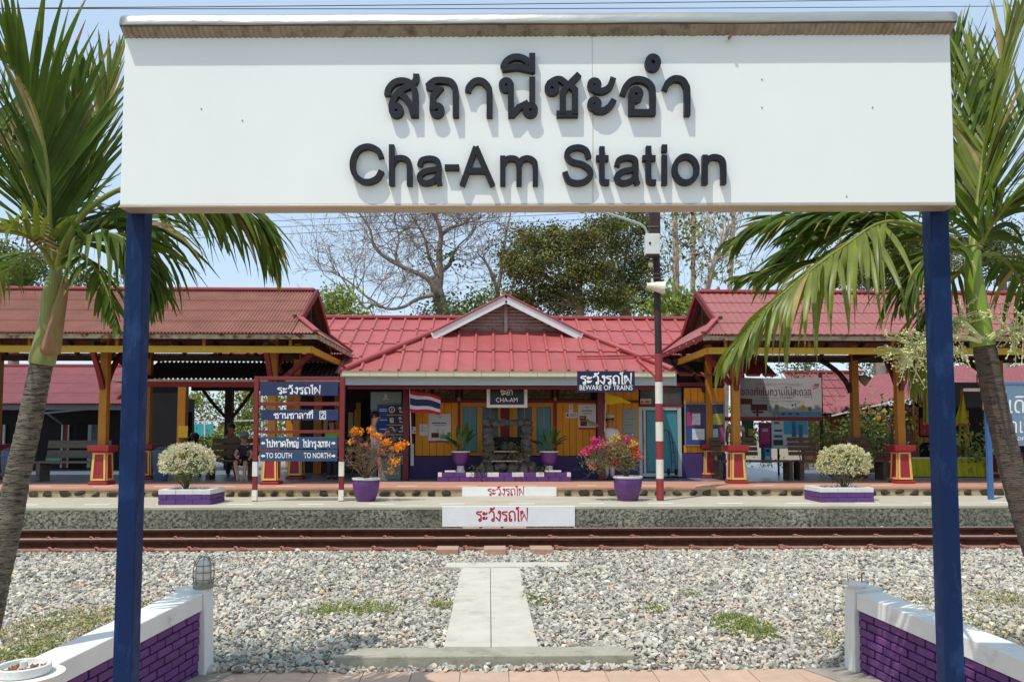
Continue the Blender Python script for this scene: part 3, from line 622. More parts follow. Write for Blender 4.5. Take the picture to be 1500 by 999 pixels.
for src, its in (
    (A_, [('s', [(102, 418), (112, 365), (160, 308), (228, 288), (300, 308), (342, 370), (350, 450), (350, 608)]), ('s', [(357, 230), (352, 285), (310, 325), (245, 358), (180, 415), (143, 490), (143, 545)]), ('o', 181, 550, 38), ('l', [(212, 400), (262, 440), (305, 500), (335, 600)])]),
    (A_, [('s', [(455, 342), (515, 292), (590, 286), (660, 300), (697, 350), (705, 420), (705, 608)]), ('l', [(452, 338), (555, 368), (505, 425), (500, 545)]), ('o', 540, 548, 39)]),
    (A_, [('s', [(812, 385), (822, 345), (860, 302), (905, 287), (950, 300), (990, 345), (1002, 400), (1002, 608)])]),
    (A_, [('o', 1148, 326, 38), ('l', [(1190, 310), (1192, 608)]), ('l', [(1200, 590), (1260, 525), (1345, 482)]), ('o', 1362, 545, 39), ('l', [(1378, 258), (1378, 500)])]),
    (A_, [('l', [(1112, 178), (1250, 165), (1390, 195)]), ('l', [(1378, 48), (1378, 215)]), ('s', [(1120, 172), (1150, 118), (1200, 86), (1255, 80), (1315, 100), (1352, 145)])]),
    (B_, [('o', 172, 352, 39), ('s', [(140, 320), (200, 282), (250, 280), (300, 318)]), ('l', [(412, 232), (300, 345), (268, 390), (268, 580)]), ('l', [(325, 325), (375, 370), (375, 580)]), ('l', [(212, 580), (402, 580)])]),
    (B_, [('o', 545, 325, 36), ('s', [(545, 372), (620, 378), (680, 340), (712, 262)]), ('o', 545, 492, 36), ('s', [(545, 545), (620, 552), (680, 515), (718, 455)])]),
    (B_, [('s', [(792, 415), (820, 345), (870, 292), (925, 278), (990, 290), (1040, 330), (1058, 390), (1058, 590)]), ('l', [(1080, 568), (846, 568)]), ('l', [(872, 590), (872, 410)]), ('o', 912, 405, 38), ('s', [(880, 455), (910, 458), (945, 440)])]),
    (B_, [('o', 1060, 130, 44, 50), ('s', [(1163, 368), (1190, 310), (1230, 278), (1272, 270), (1320, 285), (1350, 330), (1362, 380), (1362, 595)])]),
    (C_, [('s', [(291, 180), (268, 128), (195, 97), (120, 125), (82, 205), (90, 290), (140, 345), (200, 356), (260, 330), (293, 275)])]),
    (C_, [('l', [(368, 85), (368, 382)]), ('s', [(368, 240), (395, 192), (440, 180), (484, 200), (498, 250), (498, 383)])]),
    (C_, [('s', [(573, 240), (588, 200), (640, 185), (690, 195), (712, 230), (712, 330), (720, 378)]), ('s', [(712, 262), (620, 278), (573, 310), (582, 352), (625, 364), (680, 345), (712, 305)])]),
    (C_, [('l', [(757, 250), (862, 250)])]),
    (C_, [('l', [(884, 383), (985, 100)]), ('l', [(985, 100), (1108, 383)]), ('l', [(925, 275), (1070, 275)])]),
    (C_, [('l', [(1182, 165), (1182, 383)]), ('s', [(1182, 240), (1205, 195), (1245, 183), (1285, 195), (1301, 240), (1301, 383)]), ('s', [(1301, 240), (1322, 195), (1365, 183), (1405, 200), (1421, 240), (1421, 383)])]),
    (D_, [('s', [(315, 182), (292, 125), (235, 103), (172, 120), (153, 165), (190, 208), (260, 226), (315, 262), (326, 310), (285, 352), (225, 364), (165, 345), (138, 283)])]),
    (D_, [('s', [(410, 98), (410, 180), (410, 320), (420, 355), (462, 360)]), ('l', [(367, 183), (458, 183)])]),
    (D_, [('s', [(520, 240), (535, 197), (590, 178), (645, 190), (658, 230), (658, 330), (672, 375)]), ('s', [(658, 262), (570, 278), (522, 310), (530, 350), (573, 364), (630, 345), (658, 305)])]),
    (D_, [('s', [(752, 94), (752, 180), (752, 320), (762, 355), (806, 360)]), ('l', [(707, 182), (803, 182)])]),
    (D_, [('l', [(868, 160), (868, 378)]), ('l', [(868, 85), (868, 136)])]),
    (D_, [('o', 1025, 265, 81, 95)]),
    (D_, [('l', [(1165, 160), (1165, 376)]), ('s', [(1165, 240), (1190, 190), (1235, 173), (1285, 190), (1302, 240), (1302, 372)])]),
):
    big(its, *src, 8.9 if src in (A_, B_) else 7.9)

# ================================================================== palms
m_leafA = M('palm_leaf', (86, 108, 34), 0.6, 0.22, 8, 0.0, spec=0.3, trans=0.40, island=0.34)
m_leafB = M('palm_leaf_young', (118, 130, 40), 0.42, 0.2, 8, 0.0, spec=0.5, trans=0.38, island=0.25)
m_rachis = M('palm_rachis', (122, 128, 52), 0.45, 0.15, 10, 0.1)
m_dead = M('palm_leaf_dry', (158, 138, 84), 0.7, 0.25, 12, 0.1, trans=0.2)
def frond(root, pts, L=0.8, n=34, width=0.034, lift=0.4, grav=0.5, start=0.12, mat=None, r0=0.018, up=(0, 0, 1), sides=(1, -1), fwd=0.9, seed=0, rise=0.0):
    rr = random.Random(seed); path = catmull(pts, 10); mb = MB(); L *= KL; width *= KL; r0 *= KL
    lens = [0]
    for a, b in zip(path, path[1:]): lens.append(lens[-1] + (b - a).length)
    tot = lens[-1]
    mb.tube(path, [max(.0025, r0 * (1 - .88 * l / tot)) for l in lens], 6)
    rach_faces = len(mb.f); leaf_m = []; upv = Vector(up)
    for k in range(n):
        f_ = start + (1 - start) * (k + .5) / n; s = f_ * tot
        i = max(j for j in range(len(lens)) if lens[j] <= s + 1e-9); i = min(i, len(path) - 2)
        p0 = path[i].lerp(path[i + 1], (s - lens[i]) / max(1e-6, lens[i + 1] - lens[i])); T = (path[i + 1] - path[i]).normalized()
        S = T.cross(upv); S = S.normalized() if S.length > .05 else Vector((1, 0, 0)); U = S.cross(T)
        for sd_ in sides:
            prof = math.sin(math.pi * min(1, (0.16 + 0.84 * f_)) ** 0.8) ** 0.55 if f_ < .999 else .3
            ll = L * max(.28, prof) * rr.choice((.62, .8, .9, .95, 1, 1.05, 1.1)) * rr.uniform(.92, 1.08); A = (1 - f_) * fwd + 0.32 + rr.uniform(-.17, .15); lf = lift + rr.uniform(-.3, .3)
            d = (T * math.cos(A) + (S * sd_ * math.cos(lf) + U * math.sin(lf)) * math.sin(A)).normalized()
            if rise: d = (d + Vector((0, 0, rise))).normalized()
            p = p0.copy(); ns = 6; w0 = width * rr.uniform(.8, 1.15); vs = []; gg = grav * rr.uniform(.35, 1.8); tw = rr.uniform(-1.3, 1.3)
            for q in range(ns + 1):
                u = q / ns; wv = (T - d * T.dot(d)); wv = wv.normalized() if wv.length > 1e-3 else S
                nv = d.cross(wv); wv = (wv * math.cos(tw * u) + nv * math.sin(tw * u)); hw = w0 * .5 * (.45 + 2.2 * u if u < .25 else (1 - ((u - .25) / .75) ** 1.7)) ; hw = max(hw, .0012)
                fold = nv * hw * 0.35
                vs += [p - wv * hw + fold, p, p + wv * hw + fold]
                d = (d + Vector((0, 0, -1)) * gg * (u + .15) * .34).normalized(); p = p + d * (ll / ns)
            fs = []
            for q in range(ns):
                a = q * 3; fs += [(a, a + 1, a + 4, a + 3), (a + 1, a + 2, a + 5, a + 4)]
            dd_ = rr.random(); mk = 2 if dd_ < .04 else 0; leaf_m += [mk] * (2 * ns - 2) + [2 if dd_ < .28 else mk] * 2
            mb.add(vs, fs)
    me_m = [1] * rach_faces + leaf_m
    me = bpy.data.meshes.new('frond'); me.from_pydata([tuple(v) for v in mb.v], [], mb.f); me.materials.append(mat or m_leafA); me.materials.append(m_rachis); me.materials.append(m_dead)
    me.polygons.foreach_set('material_index', me_m); me.polygons.foreach_set('use_smooth', [True] * len(me.polygons)); me.update()
    return link_mesh('frond', me, root)
def trunk_mesh(mb, pts, rads, ring=0.035, n=20, amp=.05):
    path = catmull(pts, 14); N_ = len(path); m_ = len(rads) - 1; out = []; rr = []
    dense = []
    for a, b in zip(path, path[1:]):
        k = max(1, int((b - a).length / (ring / 3)))
        for j in range(k): dense.append(a.lerp(b, j / k))
    dense.append(path[-1]); tot = len(dense) - 1
    for i, p in enumerate(dense):
        t = i / tot * m_; a = int(min(t, m_ - 1)); r_ = rads[a] + (rads[a + 1] - rads[a]) * (t - a)
        rr.append(r_ * (1 + (amp * ((i % 3) - 1) * .5 if amp else 0) + (rnd.uniform(-.012, .012) if amp else 0)))
    mb.tube(dense, rr, n)
m_trunk = M('palm_trunk', (130, 120, 102), 0.9, 0.3, 5, 1.0, bscale=34, stretch=(1, 1, 5), dist=0.03, dirt=((70, 64, 54), 0.47, 16, 0.12))
m_trunkR = M('palm_trunk_dark', (98, 86, 76), 0.92, 0.25, 5, 0.9, bscale=34, stretch=(1, 1, 5), dist=0.02, dirt=((52, 46, 42), 0.5, 16, 0.14))
m_shaft = M('crown_shaft', (132, 140, 74), 0.6, 0.3, 6, 0.5, stretch=(5, 5, .5), bscale=20, dirt=((150, 116, 78), 0.52, 4, 0.2))
m_shaftdry = M('crown_shaft_dry', (150, 104, 72), 0.7, 0.25, 5, 0.3, stretch=(3, 3, .6), dirt=((132, 136, 72), .5, 6, .2))
def PL(Y, pts): return [P(a, b, Y + c * .87) for a, b, c in pts]
YL = 4.3; KL = YL / 4.95
pl = empty('palm_tree', (P(-45, 1000, YL).x, YL, 0), 0, 'tall feather palm on the left with pale ringed trunk and fronds drooping behind the sign', 'palm tree')
b = MB(); trunk_mesh(b, [P(-96, 1075, YL), P(-62, 1012, YL)] + PL(YL, [(-24, 925, 0), (-6, 850, 0), (14, 763, 0), (26, 696, 0), (43, 622, 0), (61, 531, 0)]), [q * KL for q in (.115, .10, .085, .077, .073, .070, .067, .065)]); b.build('trunk', m_trunk, pl, smooth=80)
b = MB(); b.tube(catmull(PL(YL, [(61, 534, 0), (67, 500, 0), (74, 450, 0), (80, 415, 0), (84, 388, 0)]), 6), [KL * (.071 - .036 * (i / 24) ** 1.4 + .006 * math.sin(i * .5)) for i in range(25)], 18); b.build('crown_shaft', m_shaft, pl, smooth=80)
b = MB(); b.tube(catmull(PL(YL, [(73, 520, -.04), (81, 480, -.045), (90, 440, -.035), (97, 408, -.01)]), 6), [.02, .05, .048, .046, .044, .042, .04, .038, .036, .034, .032, .03, .028, .026, .024, .022, .02, .018, .012], 12); b.build('dry_sheath', m_shaftdry, pl, smooth=80)
C0 = (82, 400, 0)
fr = [
 (PL(YL, [C0, (74, 330, -.05), (71, 260, -.1), (63, 202, -.16), (46, 147, -.24), (15, 100, -.35), (-40, 60, -.5)]), dict(L=.88, n=32, lift=.55, grav=.22, rise=.75, start=.08, fwd=.75, width=.050)),
 (PL(YL, [C0, (97, 353, -.06), (126, 311, -.1), (173, 279, -.12), (240, 262, -.1), (310, 278, 0), (368, 316, .12), (400, 372, .2)]), dict(L=.88, n=50, lift=-.15, grav=1.15, start=.36, r0=.024, width=.044)),
 (PL(YL, [C0, (120, 352, .15), (155, 318, .3), (192, 322, .45), (220, 360, .55), (232, 420, .6)]), dict(L=.74, n=42, lift=-.1, grav=1.2, start=.22, width=.042)),
 (PL(YL, [C0, (62, 365, -.1), (34, 343, -.2), (0, 338, -.35), (-50, 352, -.5)]), dict(L=.46, n=24, lift=.3, grav=.5, start=.2, mat=m_leafB)),
 (PL(YL, [C0, (58, 335, .2), (20, 262, .35), (-25, 205, .5), (-90, 170, .7)]), dict(L=.70, n=30, lift=.4, grav=.3, start=.2)),
 (PL(YL, [C0, (104, 330, .2), (128, 250, .4), (150, 170, .55), (176, 90, .7)]), dict(L=.84, n=28, lift=.45, grav=.15, rise=.7, start=.1, mat=m_leafB, fwd=.7, width=.046)),
 (PL(YL, [C0, (92, 320, .1), (98, 240, .2), (110, 170, .3), (128, 110, .4)]), dict(L=.80, n=24, lift=.5, grav=.15, rise=.8, start=.08, fwd=.7, width=.046)),
 (PL(YL, [C0, (112, 372, -.1), (138, 392, -.2), (158, 430, -.25), (170, 478, -.3)]), dict(L=.34, n=20, lift=-.2, grav=.9, start=.2)),
 (PL(YL, [C0, (60, 372, .3), (30, 380, .5), (0, 410, .7), (-30, 450, .9)]), dict(L=.42, n=22, lift=0, grav=.9, start=.2)),
 (PL(YL, [C0, (120, 340, .3), (170, 300, .6), (240, 292, .9), (300, 310, 1.1), (330, 350, 1.2)]), dict(L=.66, n=36, lift=-.1, grav=1.0, start=.25, width=.04)),
 (PL(YL, [C0, (128, 350, -.1), (172, 345, -.15), (208, 380, -.2), (222, 440, -.2)]), dict(L=.56, n=34, lift=-.1, grav=1.3, start=.25, width=.04)),
 (PL(YL, [C0, (50, 300, .1), (10, 210, .2), (-40, 150, .3), (-100, 130, .4)]), dict(L=.8, n=34, lift=.4, grav=.5, rise=.2, start=.12, width=.044)),
 (PL(YL, [C0, (66, 300, .3), (40, 200, .5), (-5, 140, .7), (-60, 110, .9)]), dict(L=.8, n=28, lift=.5, grav=.15, rise=.5, start=.15)),
]
for i, (pts, kw) in enumerate(fr): frond(pl, pts, seed=i, **kw)
b = MB()
for k in range(7):
    a = P(72 + k * 3, 330 + k * 7, YL - .12); b.tube([a, a + Vector((-.04 - .01 * k, -.02, .04)), a + Vector((-.13, -.03, .0)), a + Vector((-.18 + .02 * k, -.04, -.07))], [.006, .008, .006, .002], 5)
b.build('dry_frond_strips', m_dead, pl, smooth=80)

YR = 4.4
pr = empty('palm_tree', (P(1560, 1000, YR).x, YR, 0), 0, 'tall feather palm on the right with dark leaning trunk and long drooping yellow green fronds', 'palm tree')
b = MB(); trunk_mesh(b, [P(1636, 1066, YR), P(1600, 1012, YR)] + PL(YR, [(1552, 900, 0), (1518, 810, 0), (1495, 735, 0), (1475, 660, 0), (1457, 585, 0), (1441, 503, 0)]), [q * KL for q in (.115, .10, .085, .077, .074, .072, .070, .068)]); b.build('trunk', m_trunkR, pr, smooth=80)
b = MB(); b.tube(catmull(PL(YR, [(1440, 507, 0), (1434, 470, 0), (1429, 430, 0), (1425, 395, 0), (1426, 368, 0)]), 6), [KL * (.074 - .03 * (i / 24) ** 1.2) for i in range(25)], 18); b.build('crown_shaft', M('crown_shaft_green', (128, 150, 52), 0.4, 0.18, 4, 0.1, stretch=(3, 3, .6)), pr, smooth=80)
C1 = (1426, 378, 0)
fr = [
 (PL(YR, [C1, (1432, 300, .1), (1442, 220, .15), (1458, 150, .2), (1480, 80, .25), (1510, 10, .3)]), dict(L=.84, n=36, lift=.5, grav=.2, rise=.7, start=.10, fwd=.7, r0=.024, mat=m_leafB, width=.042)),
 (PL(YR, [C1, (1416, 300, .2), (1404, 210, .3), (1398, 130, .4), (1400, 50, .5)]), dict(L=.80, n=30, lift=.5, grav=.1, rise=.7, start=.12, fwd=.7, width=.036)),
 (PL(YR, [C1, (1392, 352, .2), (1335, 334, .35), (1262, 330, .5), (1190, 348, .6), (1125, 392, .65)]), dict(L=.90, n=46, lift=.0, grav=.7, start=.14, width=.050)),
 (PL(YR, [C1, (1385, 345, -.1), (1300, 325, -.2), (1235, 362, -.3), (1172, 409, -.38), (1110, 465, -.42), (1066, 520, -.45)]), dict(L=.80, n=48, lift=-.15, grav=1.4, start=.34, width=.040, mat=m_leafB)),
 (PL(YR, [C1, (1385, 352, .1), (1318, 352, .2), (1240, 372, .28), (1165, 390, .34), (1090, 405, .38)]), dict(L=.62, n=40, lift=.1, grav=.55, start=.3, width=.042)),
 (PL(YR, [C1, (1385, 350, .05), (1300, 318, .1), (1220, 312, .2), (1140, 322, .3), (1075, 350, .4)]), dict(L=.70, n=42, lift=.05, grav=.8, start=.3, width=.042)),
 (PL(YR, [C1, (1395, 366, -.05), (1365, 372, -.08), (1338, 398, -.1), (1322, 440, -.12)]), dict(L=.56, n=34, lift=0, grav=.9, start=.15, width=.038)),
 (PL(YR, [C1, (1392, 410, .25), (1362, 450, .4), (1345, 510, .5), (1336, 570, .55)]), dict(L=.46, n=34, lift=-.2, grav=1.5, start=.3, mat=m_leafB, width=.034)),
 (PL(YR, [C1, (1452, 330, -.1), (1485, 292, -.2), (1530, 270, -.3), (1580, 280, -.4)]), dict(L=.70, n=36, lift=.1, grav=.8, start=.12, width=.042)),
 (PL(YR, [C1, (1455, 372, 0), (1482, 392, .1), (1505, 436, .15), (1520, 490, .2)]), dict(L=.46, n=22, lift=-.1, grav=.9, start=.2)),
 (PL(YR, [C1, (1450, 300, .3), (1475, 220, .45), (1505, 160, .55), (1560, 110, .6)]), dict(L=.80, n=28, lift=.4, grav=.15, rise=.5, start=.12)),
 (PL(YR, [C1, (1438, 300, .5), (1430, 200, .7), (1420, 120, .85), (1425, 60, .95)]), dict(L=.72, n=26, lift=.5, grav=.1, rise=.6, start=.12, mat=m_leafB)),
 (PL(YR, [C1, (1400, 340, .4), (1345, 300, .7), (1270, 290, .95), (1200, 310, 1.1), (1150, 345, 1.2)]), dict(L=.76, n=38, lift=.1, grav=.8, start=.2, width=.044)),
 (PL(YR, [C1, (1410, 395, .1), (1385, 420, .2), (1368, 450, .25), (1350, 480, .3)]), dict(L=.34, n=18, lift=0, grav=.7, start=.2)),
]
for i, (pts, kw) in enumerate(fr): frond(pr, pts, seed=50 + i, **kw)
# flower sprays under the crown shaft
m_spray = M('palm_blossom', (206, 206, 150), 0.7, 0.2, 20, 0, island=0.2)
m_stalk = M('palm_stalk', (172, 178, 128), 0.6, 0.15, 12, 0.1)
def spray(pts, spreadv, n, seed):
    rr = random.Random(seed); path = catmull(pts, 6); b = MB(); b.tube(path, [.014 - .008 * i / len(path) for i in range(len(path))], 6)
    for k in range(n):
        i = rr.randint(len(path) // 2, len(path) - 1); p = path[i].copy(); d = Vector((rr.gauss(0, 1), rr.gauss(0, .7), rr.gauss(0, .8))) + Vector(spreadv); d.normalize(); L_ = rr.uniform(.08, .22)
        q = [p]
        for s in range(5): d = (d + Vector((0, 0, -.13)) + Vector((rr.gauss(0, .12), rr.gauss(0, .12), rr.gauss(0, .12)))).normalized(); q.append(q[-1] + d * L_ / 5)
        b.tube(q, .0028, 4, cap=False)
        for s in range(14):
            c = q[0].lerp(q[-1], 0) if 0 else q[rr.randint(1, 5)] + Vector((rr.gauss(0, .009), rr.gauss(0, .009), rr.gauss(0, .009))); r_ = rr.uniform(.004, .008)
            b.add([c + Vector(v) * r_ for v in ((1, 0, 0), (-1, 0, 0), (0, 1, 0), (0, -1, 0), (0, 0, 1), (0, 0, -1))], [(0, 2, 4), (2, 1, 4), (1, 3, 4), (3, 0, 4), (2, 0, 5), (1, 2, 5), (3, 1, 5), (0, 3, 5)])
    b.build('flower_spray', m_spray, pr)
spray(PL(YR, [(1436, 500, -.05), (1400, 492, -.15), (1365, 500, -.2), (1330, 520, -.25)]), (-.5, 0, -.1), 80, 1)
spray(PL(YR, [(1436, 496, -.08), (1415, 475, -.12), (1400, 470, -.1), (1385, 485, -.05)]), (-.1, 0, .1), 60, 2)
spray(PL(YR, [(1446, 500, -.05), (1465, 487, -.1), (1490, 480, -.15), (1530, 480, -.2)]), (.3, 0, -.2), 60, 3)

# ================================================================== trees and bushes behind
m_bark = M('grey_bark', (142, 128, 114), 0.92, 0.25, 6, 0.6)
m_barkpale = M('pale_bark', (178, 158, 138), 0.9, 0.16, 5, 0.4)
m_dkleaf = M('tree_leaf_dark', (88, 98, 46), 0.65, 0.3, 1.2, 0, trans=0.25, island=0.3)
m_olleaf = M('tree_leaf_olive', (116, 108, 54), 0.65, 0.3, 1.2, 0, trans=0.25, island=0.28)
m_ltleaf = M('tree_leaf_light', (118, 136, 54), 0.6, 0.3, 1.5, 0, trans=0.35, island=0.35)
m_yelleaf = M('tree_leaf_yellow', (156, 162, 74), 0.65, 0.2, 1.5, 0, trans=0.35, island=0.35)
def leaves(clumps, size, mats, name='crown', parent=None, share=None, droop=0.3, aspect=0.55, tuft=1.0, per=26, **kw):
    """clumps = list of (centre, (rx,ry,rz), n); small folded leaves gathered in tufts through each clump's volume"""
    Vs = []; Ms = []
    for (c, r_, n) in clumps:
        nt = max(4, int(n / per)); u = rng.normal(size=(nt, 3)); u /= np.linalg.norm(u, axis=1)[:, None]; rad = rng.uniform(.25, 1.0, nt) ** .45
        tc = np.array(c)[None] + u * rad[:, None] * np.array(r_)[None]; pick = rng.integers(0, nt, n); ts = size * tuft * rng.uniform(1.6, 3.4, nt)
        pos = tc[pick] + rng.normal(size=(n, 3)) * ts[pick][:, None] * np.array([1, 1, .6])[None]
        d = rng.normal(size=(n, 3)); d[:, 2] -= droop; d /= np.linalg.norm(d, axis=1)[:, None]
        e = np.cross(d, rng.normal(size=(n, 3))); e /= np.linalg.norm(e, axis=1)[:, None] + 1e-9
        s = size * rng.uniform(.6, 1.3, n)[:, None]; 
        Vs.append(np.stack([pos - d * s * .5, pos + e * s * aspect * .5, pos + d * s * .5, pos - e * s * aspect * .5], 1))
        tm = rng.choice(len(mats), nt, p=share); mm = tm[pick]; flip = rng.random(n) < .2; mm = np.where(flip, rng.choice(len(mats), n, p=share), mm); Ms.append(mm)
    V = np.concatenate(Vs).reshape(-1, 3); Fc = np.arange(len(V)).reshape(-1, 4)
    return np_mesh(name, V, Fc, mats, parent=parent, midx=np.concatenate(Ms), **kw)
def twigs(mb, p, d, L, r_, depth, rr, up=.15, spread=.6, n=4, minr=.006):
    pts = [p]; q = p.copy(); dd = d.normalized()
    for i in range(4): dd = (dd + Vector((rr.gauss(0, .22), rr.gauss(0, .22), rr.gauss(0, .18) + up * .3))).normalized(); q = q + dd * L / 4; pts.append(q.copy())
    mb.tube(pts, [max(minr, r_ * (1 - .5 * i / 4)) for i in range(5)], 5 if r_ > .03 else 3, cap=False)
    if depth <= 0: return [pts[-1]]
    ends = []
    for k in range(n):
        t = rr.choice((2, 3, 4)) if k else 4
        nd = (dd + Vector((rr.gauss(0, spread), rr.gauss(0, spread), rr.gauss(0, spread * .8) + up))).normalized()
        ends += twigs(mb, pts[t], nd, L * rr.uniform(.55, .8), max(minr, r_ * .55), depth - 1, rr, up, spread, n, minr)
    return ends
def limb(mb, px_pts, Y, r0, r1, n=8):
    path = catmull([P(a, b_, Y + (c[0] if c else 0)) for a, b_, *c in px_pts], 5); k = len(path)
    mb.tube(path, [r0 + (r1 - r0) * i / (k - 1) for i in range(k)], n); return path
# bare tree behind the left half of the building
YB = 34.0; rr = random.Random(3)
bt = empty('bare_tree', (P(660, 600, YB).x, YB, 0), 0, 'wide leafless tree with a vine covered trunk behind the red station roof', 'tree')
b = MB(); limbs = []
limbs.append(limb(b, [(662, 640), (660, 560), (655, 500), (648, 455), (640, 425), (636, 405)], YB, .42, .24, 10))
limbs.append(limb(b, [(640, 430), (626, 408), (598, 395), (566, 378), (548, 360), (542, 336), (530, 318)], YB - .5, .13, .03))
limbs.append(limb(b, [(642, 430), (645, 400), (643, 372), (646, 345), (640, 322), (628, 305), (620, 290)], YB, .17, .04))
limbs.append(limb(b, [(646, 345), (660, 334), (678, 328), (690, 318)], YB + .3, .1, .04))
limbs.append(limb(b, [(636, 432), (612, 438), (590, 450), (566, 452), (546, 440), (528, 428), (520, 420)], YB - 1, .09, .02))
limbs.append(limb(b, [(560, 450), (548, 446), (536, 452), (526, 440), (518, 430)], YB - 1, .08, .03))
limbs.append(limb(b, [(645, 398), (658, 388), (664, 372), (672, 360)], YB + .5, .12, .04))
limbs.append(limb(b, [(643, 410), (630, 380), (622, 350), (612, 330)], YB + .5, .1, .03))
limbs.append(limb(b, [(598, 395), (580, 380), (584, 350), (580, 330)], YB - .5, .07, .02))
for li, path in enumerate(limbs):
    if li == 0: continue
    for _ in range(8):
        p = path[rr.randint(len(path) // 3, len(path) - 1)]; dd = Vector((rr.gauss(0, 1), rr.gauss(0, .7), rr.gauss(.5, .7)))
        twigs(b, p, dd, rr.uniform(1.1, 2.1), .03, 3, rr, up=.12, spread=.65, n=4, minr=.0065)
    twigs(b, path[-1], path[-1] - path[-4], 1.2, .045, 3, rr, up=.1, spread=.6, n=4, minr=.0075)
b.build('branches', m_bark, bt, smooth=60)
leaves([(P(655, 458, YB), (.5, .5, .7), 500), (P(630, 466, YB - .5), (.6, .5, .4), 500), (P(628, 375, YB), (.25, .3, .35), 90), (P(662, 380, YB), (.3, .3, .5), 120)], .16, [m_dkleaf, m_ltleaf], 'climbing_leaves', bt, share=[.8, .2])
bt2 = empty('bare_tree', (P(715, 600, YB + 2).x, YB + 2, 0), 0, 'thin leafless tree with scattered vine leaves beside the gable peak', 'tree')
b = MB(); ll = [limb(b, [(712, 600), (718, 520), (724, 460), (728, 430), (734, 400), (738, 370), (742, 340), (748, 312)], YB + 2, .16, .03), limb(b, [(724, 462), (738, 438), (752, 420), (766, 408)], YB + 2, .09, .02), limb(b, [(730, 430), (722, 405), (712, 385), (700, 372)], YB + 2, .1, .03)]
for path in ll:
    for _ in range(4): twigs(b, path[rr.randint(len(path) // 2, len(path) - 1)], Vector((rr.gauss(0, .8), rr.gauss(0, .6), rr.gauss(.6, .6))), rr.uniform(.8, 1.4), .035, 3, rr, up=.2, spread=.6, n=3, minr=.0075)
b.build('branches', m_bark, bt2, smooth=60)
leaves([(P(735, 385, YB + 2), (.5, .5, 1.6), 240), (P(744, 340, YB + 2), (.3, .3, .8), 120)], .15, [m_dkleaf], 'leaves', bt2)
bu = empty('leafy_shrub', (P(700, 600, 30).x, 30, 0), 0, 'dark green bushy growth between the bare trees behind the roof', 'shrub')
leaves([(P(700, 452, 30), (.7, .6, .7), 900), (P(722, 445, 30), (.4, .4, .7), 350), (P(676, 464, 30), (.5, .4, .3), 300)], .15, [m_dkleaf, m_ltleaf], 'foliage', bu, share=[.8, .2])
b = MB(); b.tube([P(700, 600, 30), P(704, 520, 30), P(700, 450, 30)], [.15, .12, .05], 7); b.build('stem', m_bark, bu)
def leafy(label, base_px, Y, trunk, clumps, size, mats, share, r0=.2, group=None, name='leafy_tree', bark=None, aspect=.55, dens=1.0):
    root = empty(name, (P(base_px, 640, Y).x, Y, 0), 0, label, 'tree', group); b = MB()
    for tr in trunk:
        path = limb(b, tr, Y, r0, r0 * .35, 8)
    for (cx, cy, rx, ry, n) in clumps[:14]:
        a = P(*trunk[0][-1][:2], Y); c = P(cx, cy, Y); b.tube(catmull([a.lerp(P(*trunk[0][0][:2], Y), .15), a.lerp(c, .5) + Vector((0, 0, -.2)), c], 4), [r0 * .3, r0 * .28, r0 * .25, r0 * .22, r0 * .18, r0 * .14, r0 * .1, r0 * .07, r0 * .04], 5, cap=False)
    b.build('trunk', bark or m_bark, root, smooth=60)
    k = Y / F
    leaves([(P(cx, cy, Y + rnd.uniform(-.7, .7)), (rx * k, rx * k * .8, ry * k), int(n * dens)) for cx, cy, rx, ry, n in clumps], size, mats, 'crown', root, share=share, aspect=aspect, per=150, tuft=.95)
    return root
leafy('broad olive green tree with a dense fine leaved crown behind the gable', 840, 32, [[(846, 620), (846, 520), (850, 450), (846, 420)]],
      [(790, 355, 34, 24, 3600), (770, 390, 30, 26, 2800), (828, 352, 30, 24, 2800), (810, 400, 46, 34, 4600), (770, 430, 28, 26, 2200), (820, 445, 34, 24, 2600), (860, 385, 34, 34, 3600), (866, 430, 30, 24, 1800), (760, 452, 22, 14, 700), (900, 440, 28, 22, 1700), (860, 356, 24, 20, 1500), (755, 372, 14, 18, 700)], .125, [m_olleaf, m_dkleaf, m_yelleaf], [.55, .37, .08], .3, dens=1.0)
leafy('dark green tree rising behind the pole with the loudspeaker', 930, 36, [[(925, 620), (922, 500), (915, 430), (910, 390)]],
      [(895, 340, 30, 24, 2600), (925, 330, 30, 30, 2400), (910, 385, 40, 34, 3600), (945, 400, 28, 36, 2400), (925, 440, 34, 24, 2000), (890, 430, 24, 24, 1400), (960, 440, 18, 20, 700), (870, 325, 16, 10, 400)], .14, [m_dkleaf, m_olleaf, m_ltleaf], [.6, .3, .1], .3, dens=1.0)
leafy('bright green young tree at the left end of the station roof', 492, 30, [[(492, 620), (491, 520), (490, 460), (488, 440)]],
      [(487, 432, 20, 12, 420), (494, 448, 24, 12, 520), (478, 456, 14, 10, 260), (505, 462, 18, 8, 260), (520, 464, 14, 6, 160)], .17, [m_ltleaf, m_yelleaf], [.8, .2], .07)
leafy('large leaved bright green plant above the right of the roof', 980, 30, [[(985, 600), (985, 500), (984, 450)]],
      [(985, 452, 20, 14, 380), (1000, 444, 16, 14, 300), (962, 462, 14, 8, 160), (1005, 462, 12, 8, 120)], .26, [m_ltleaf, m_yelleaf], [.8, .2], .07)
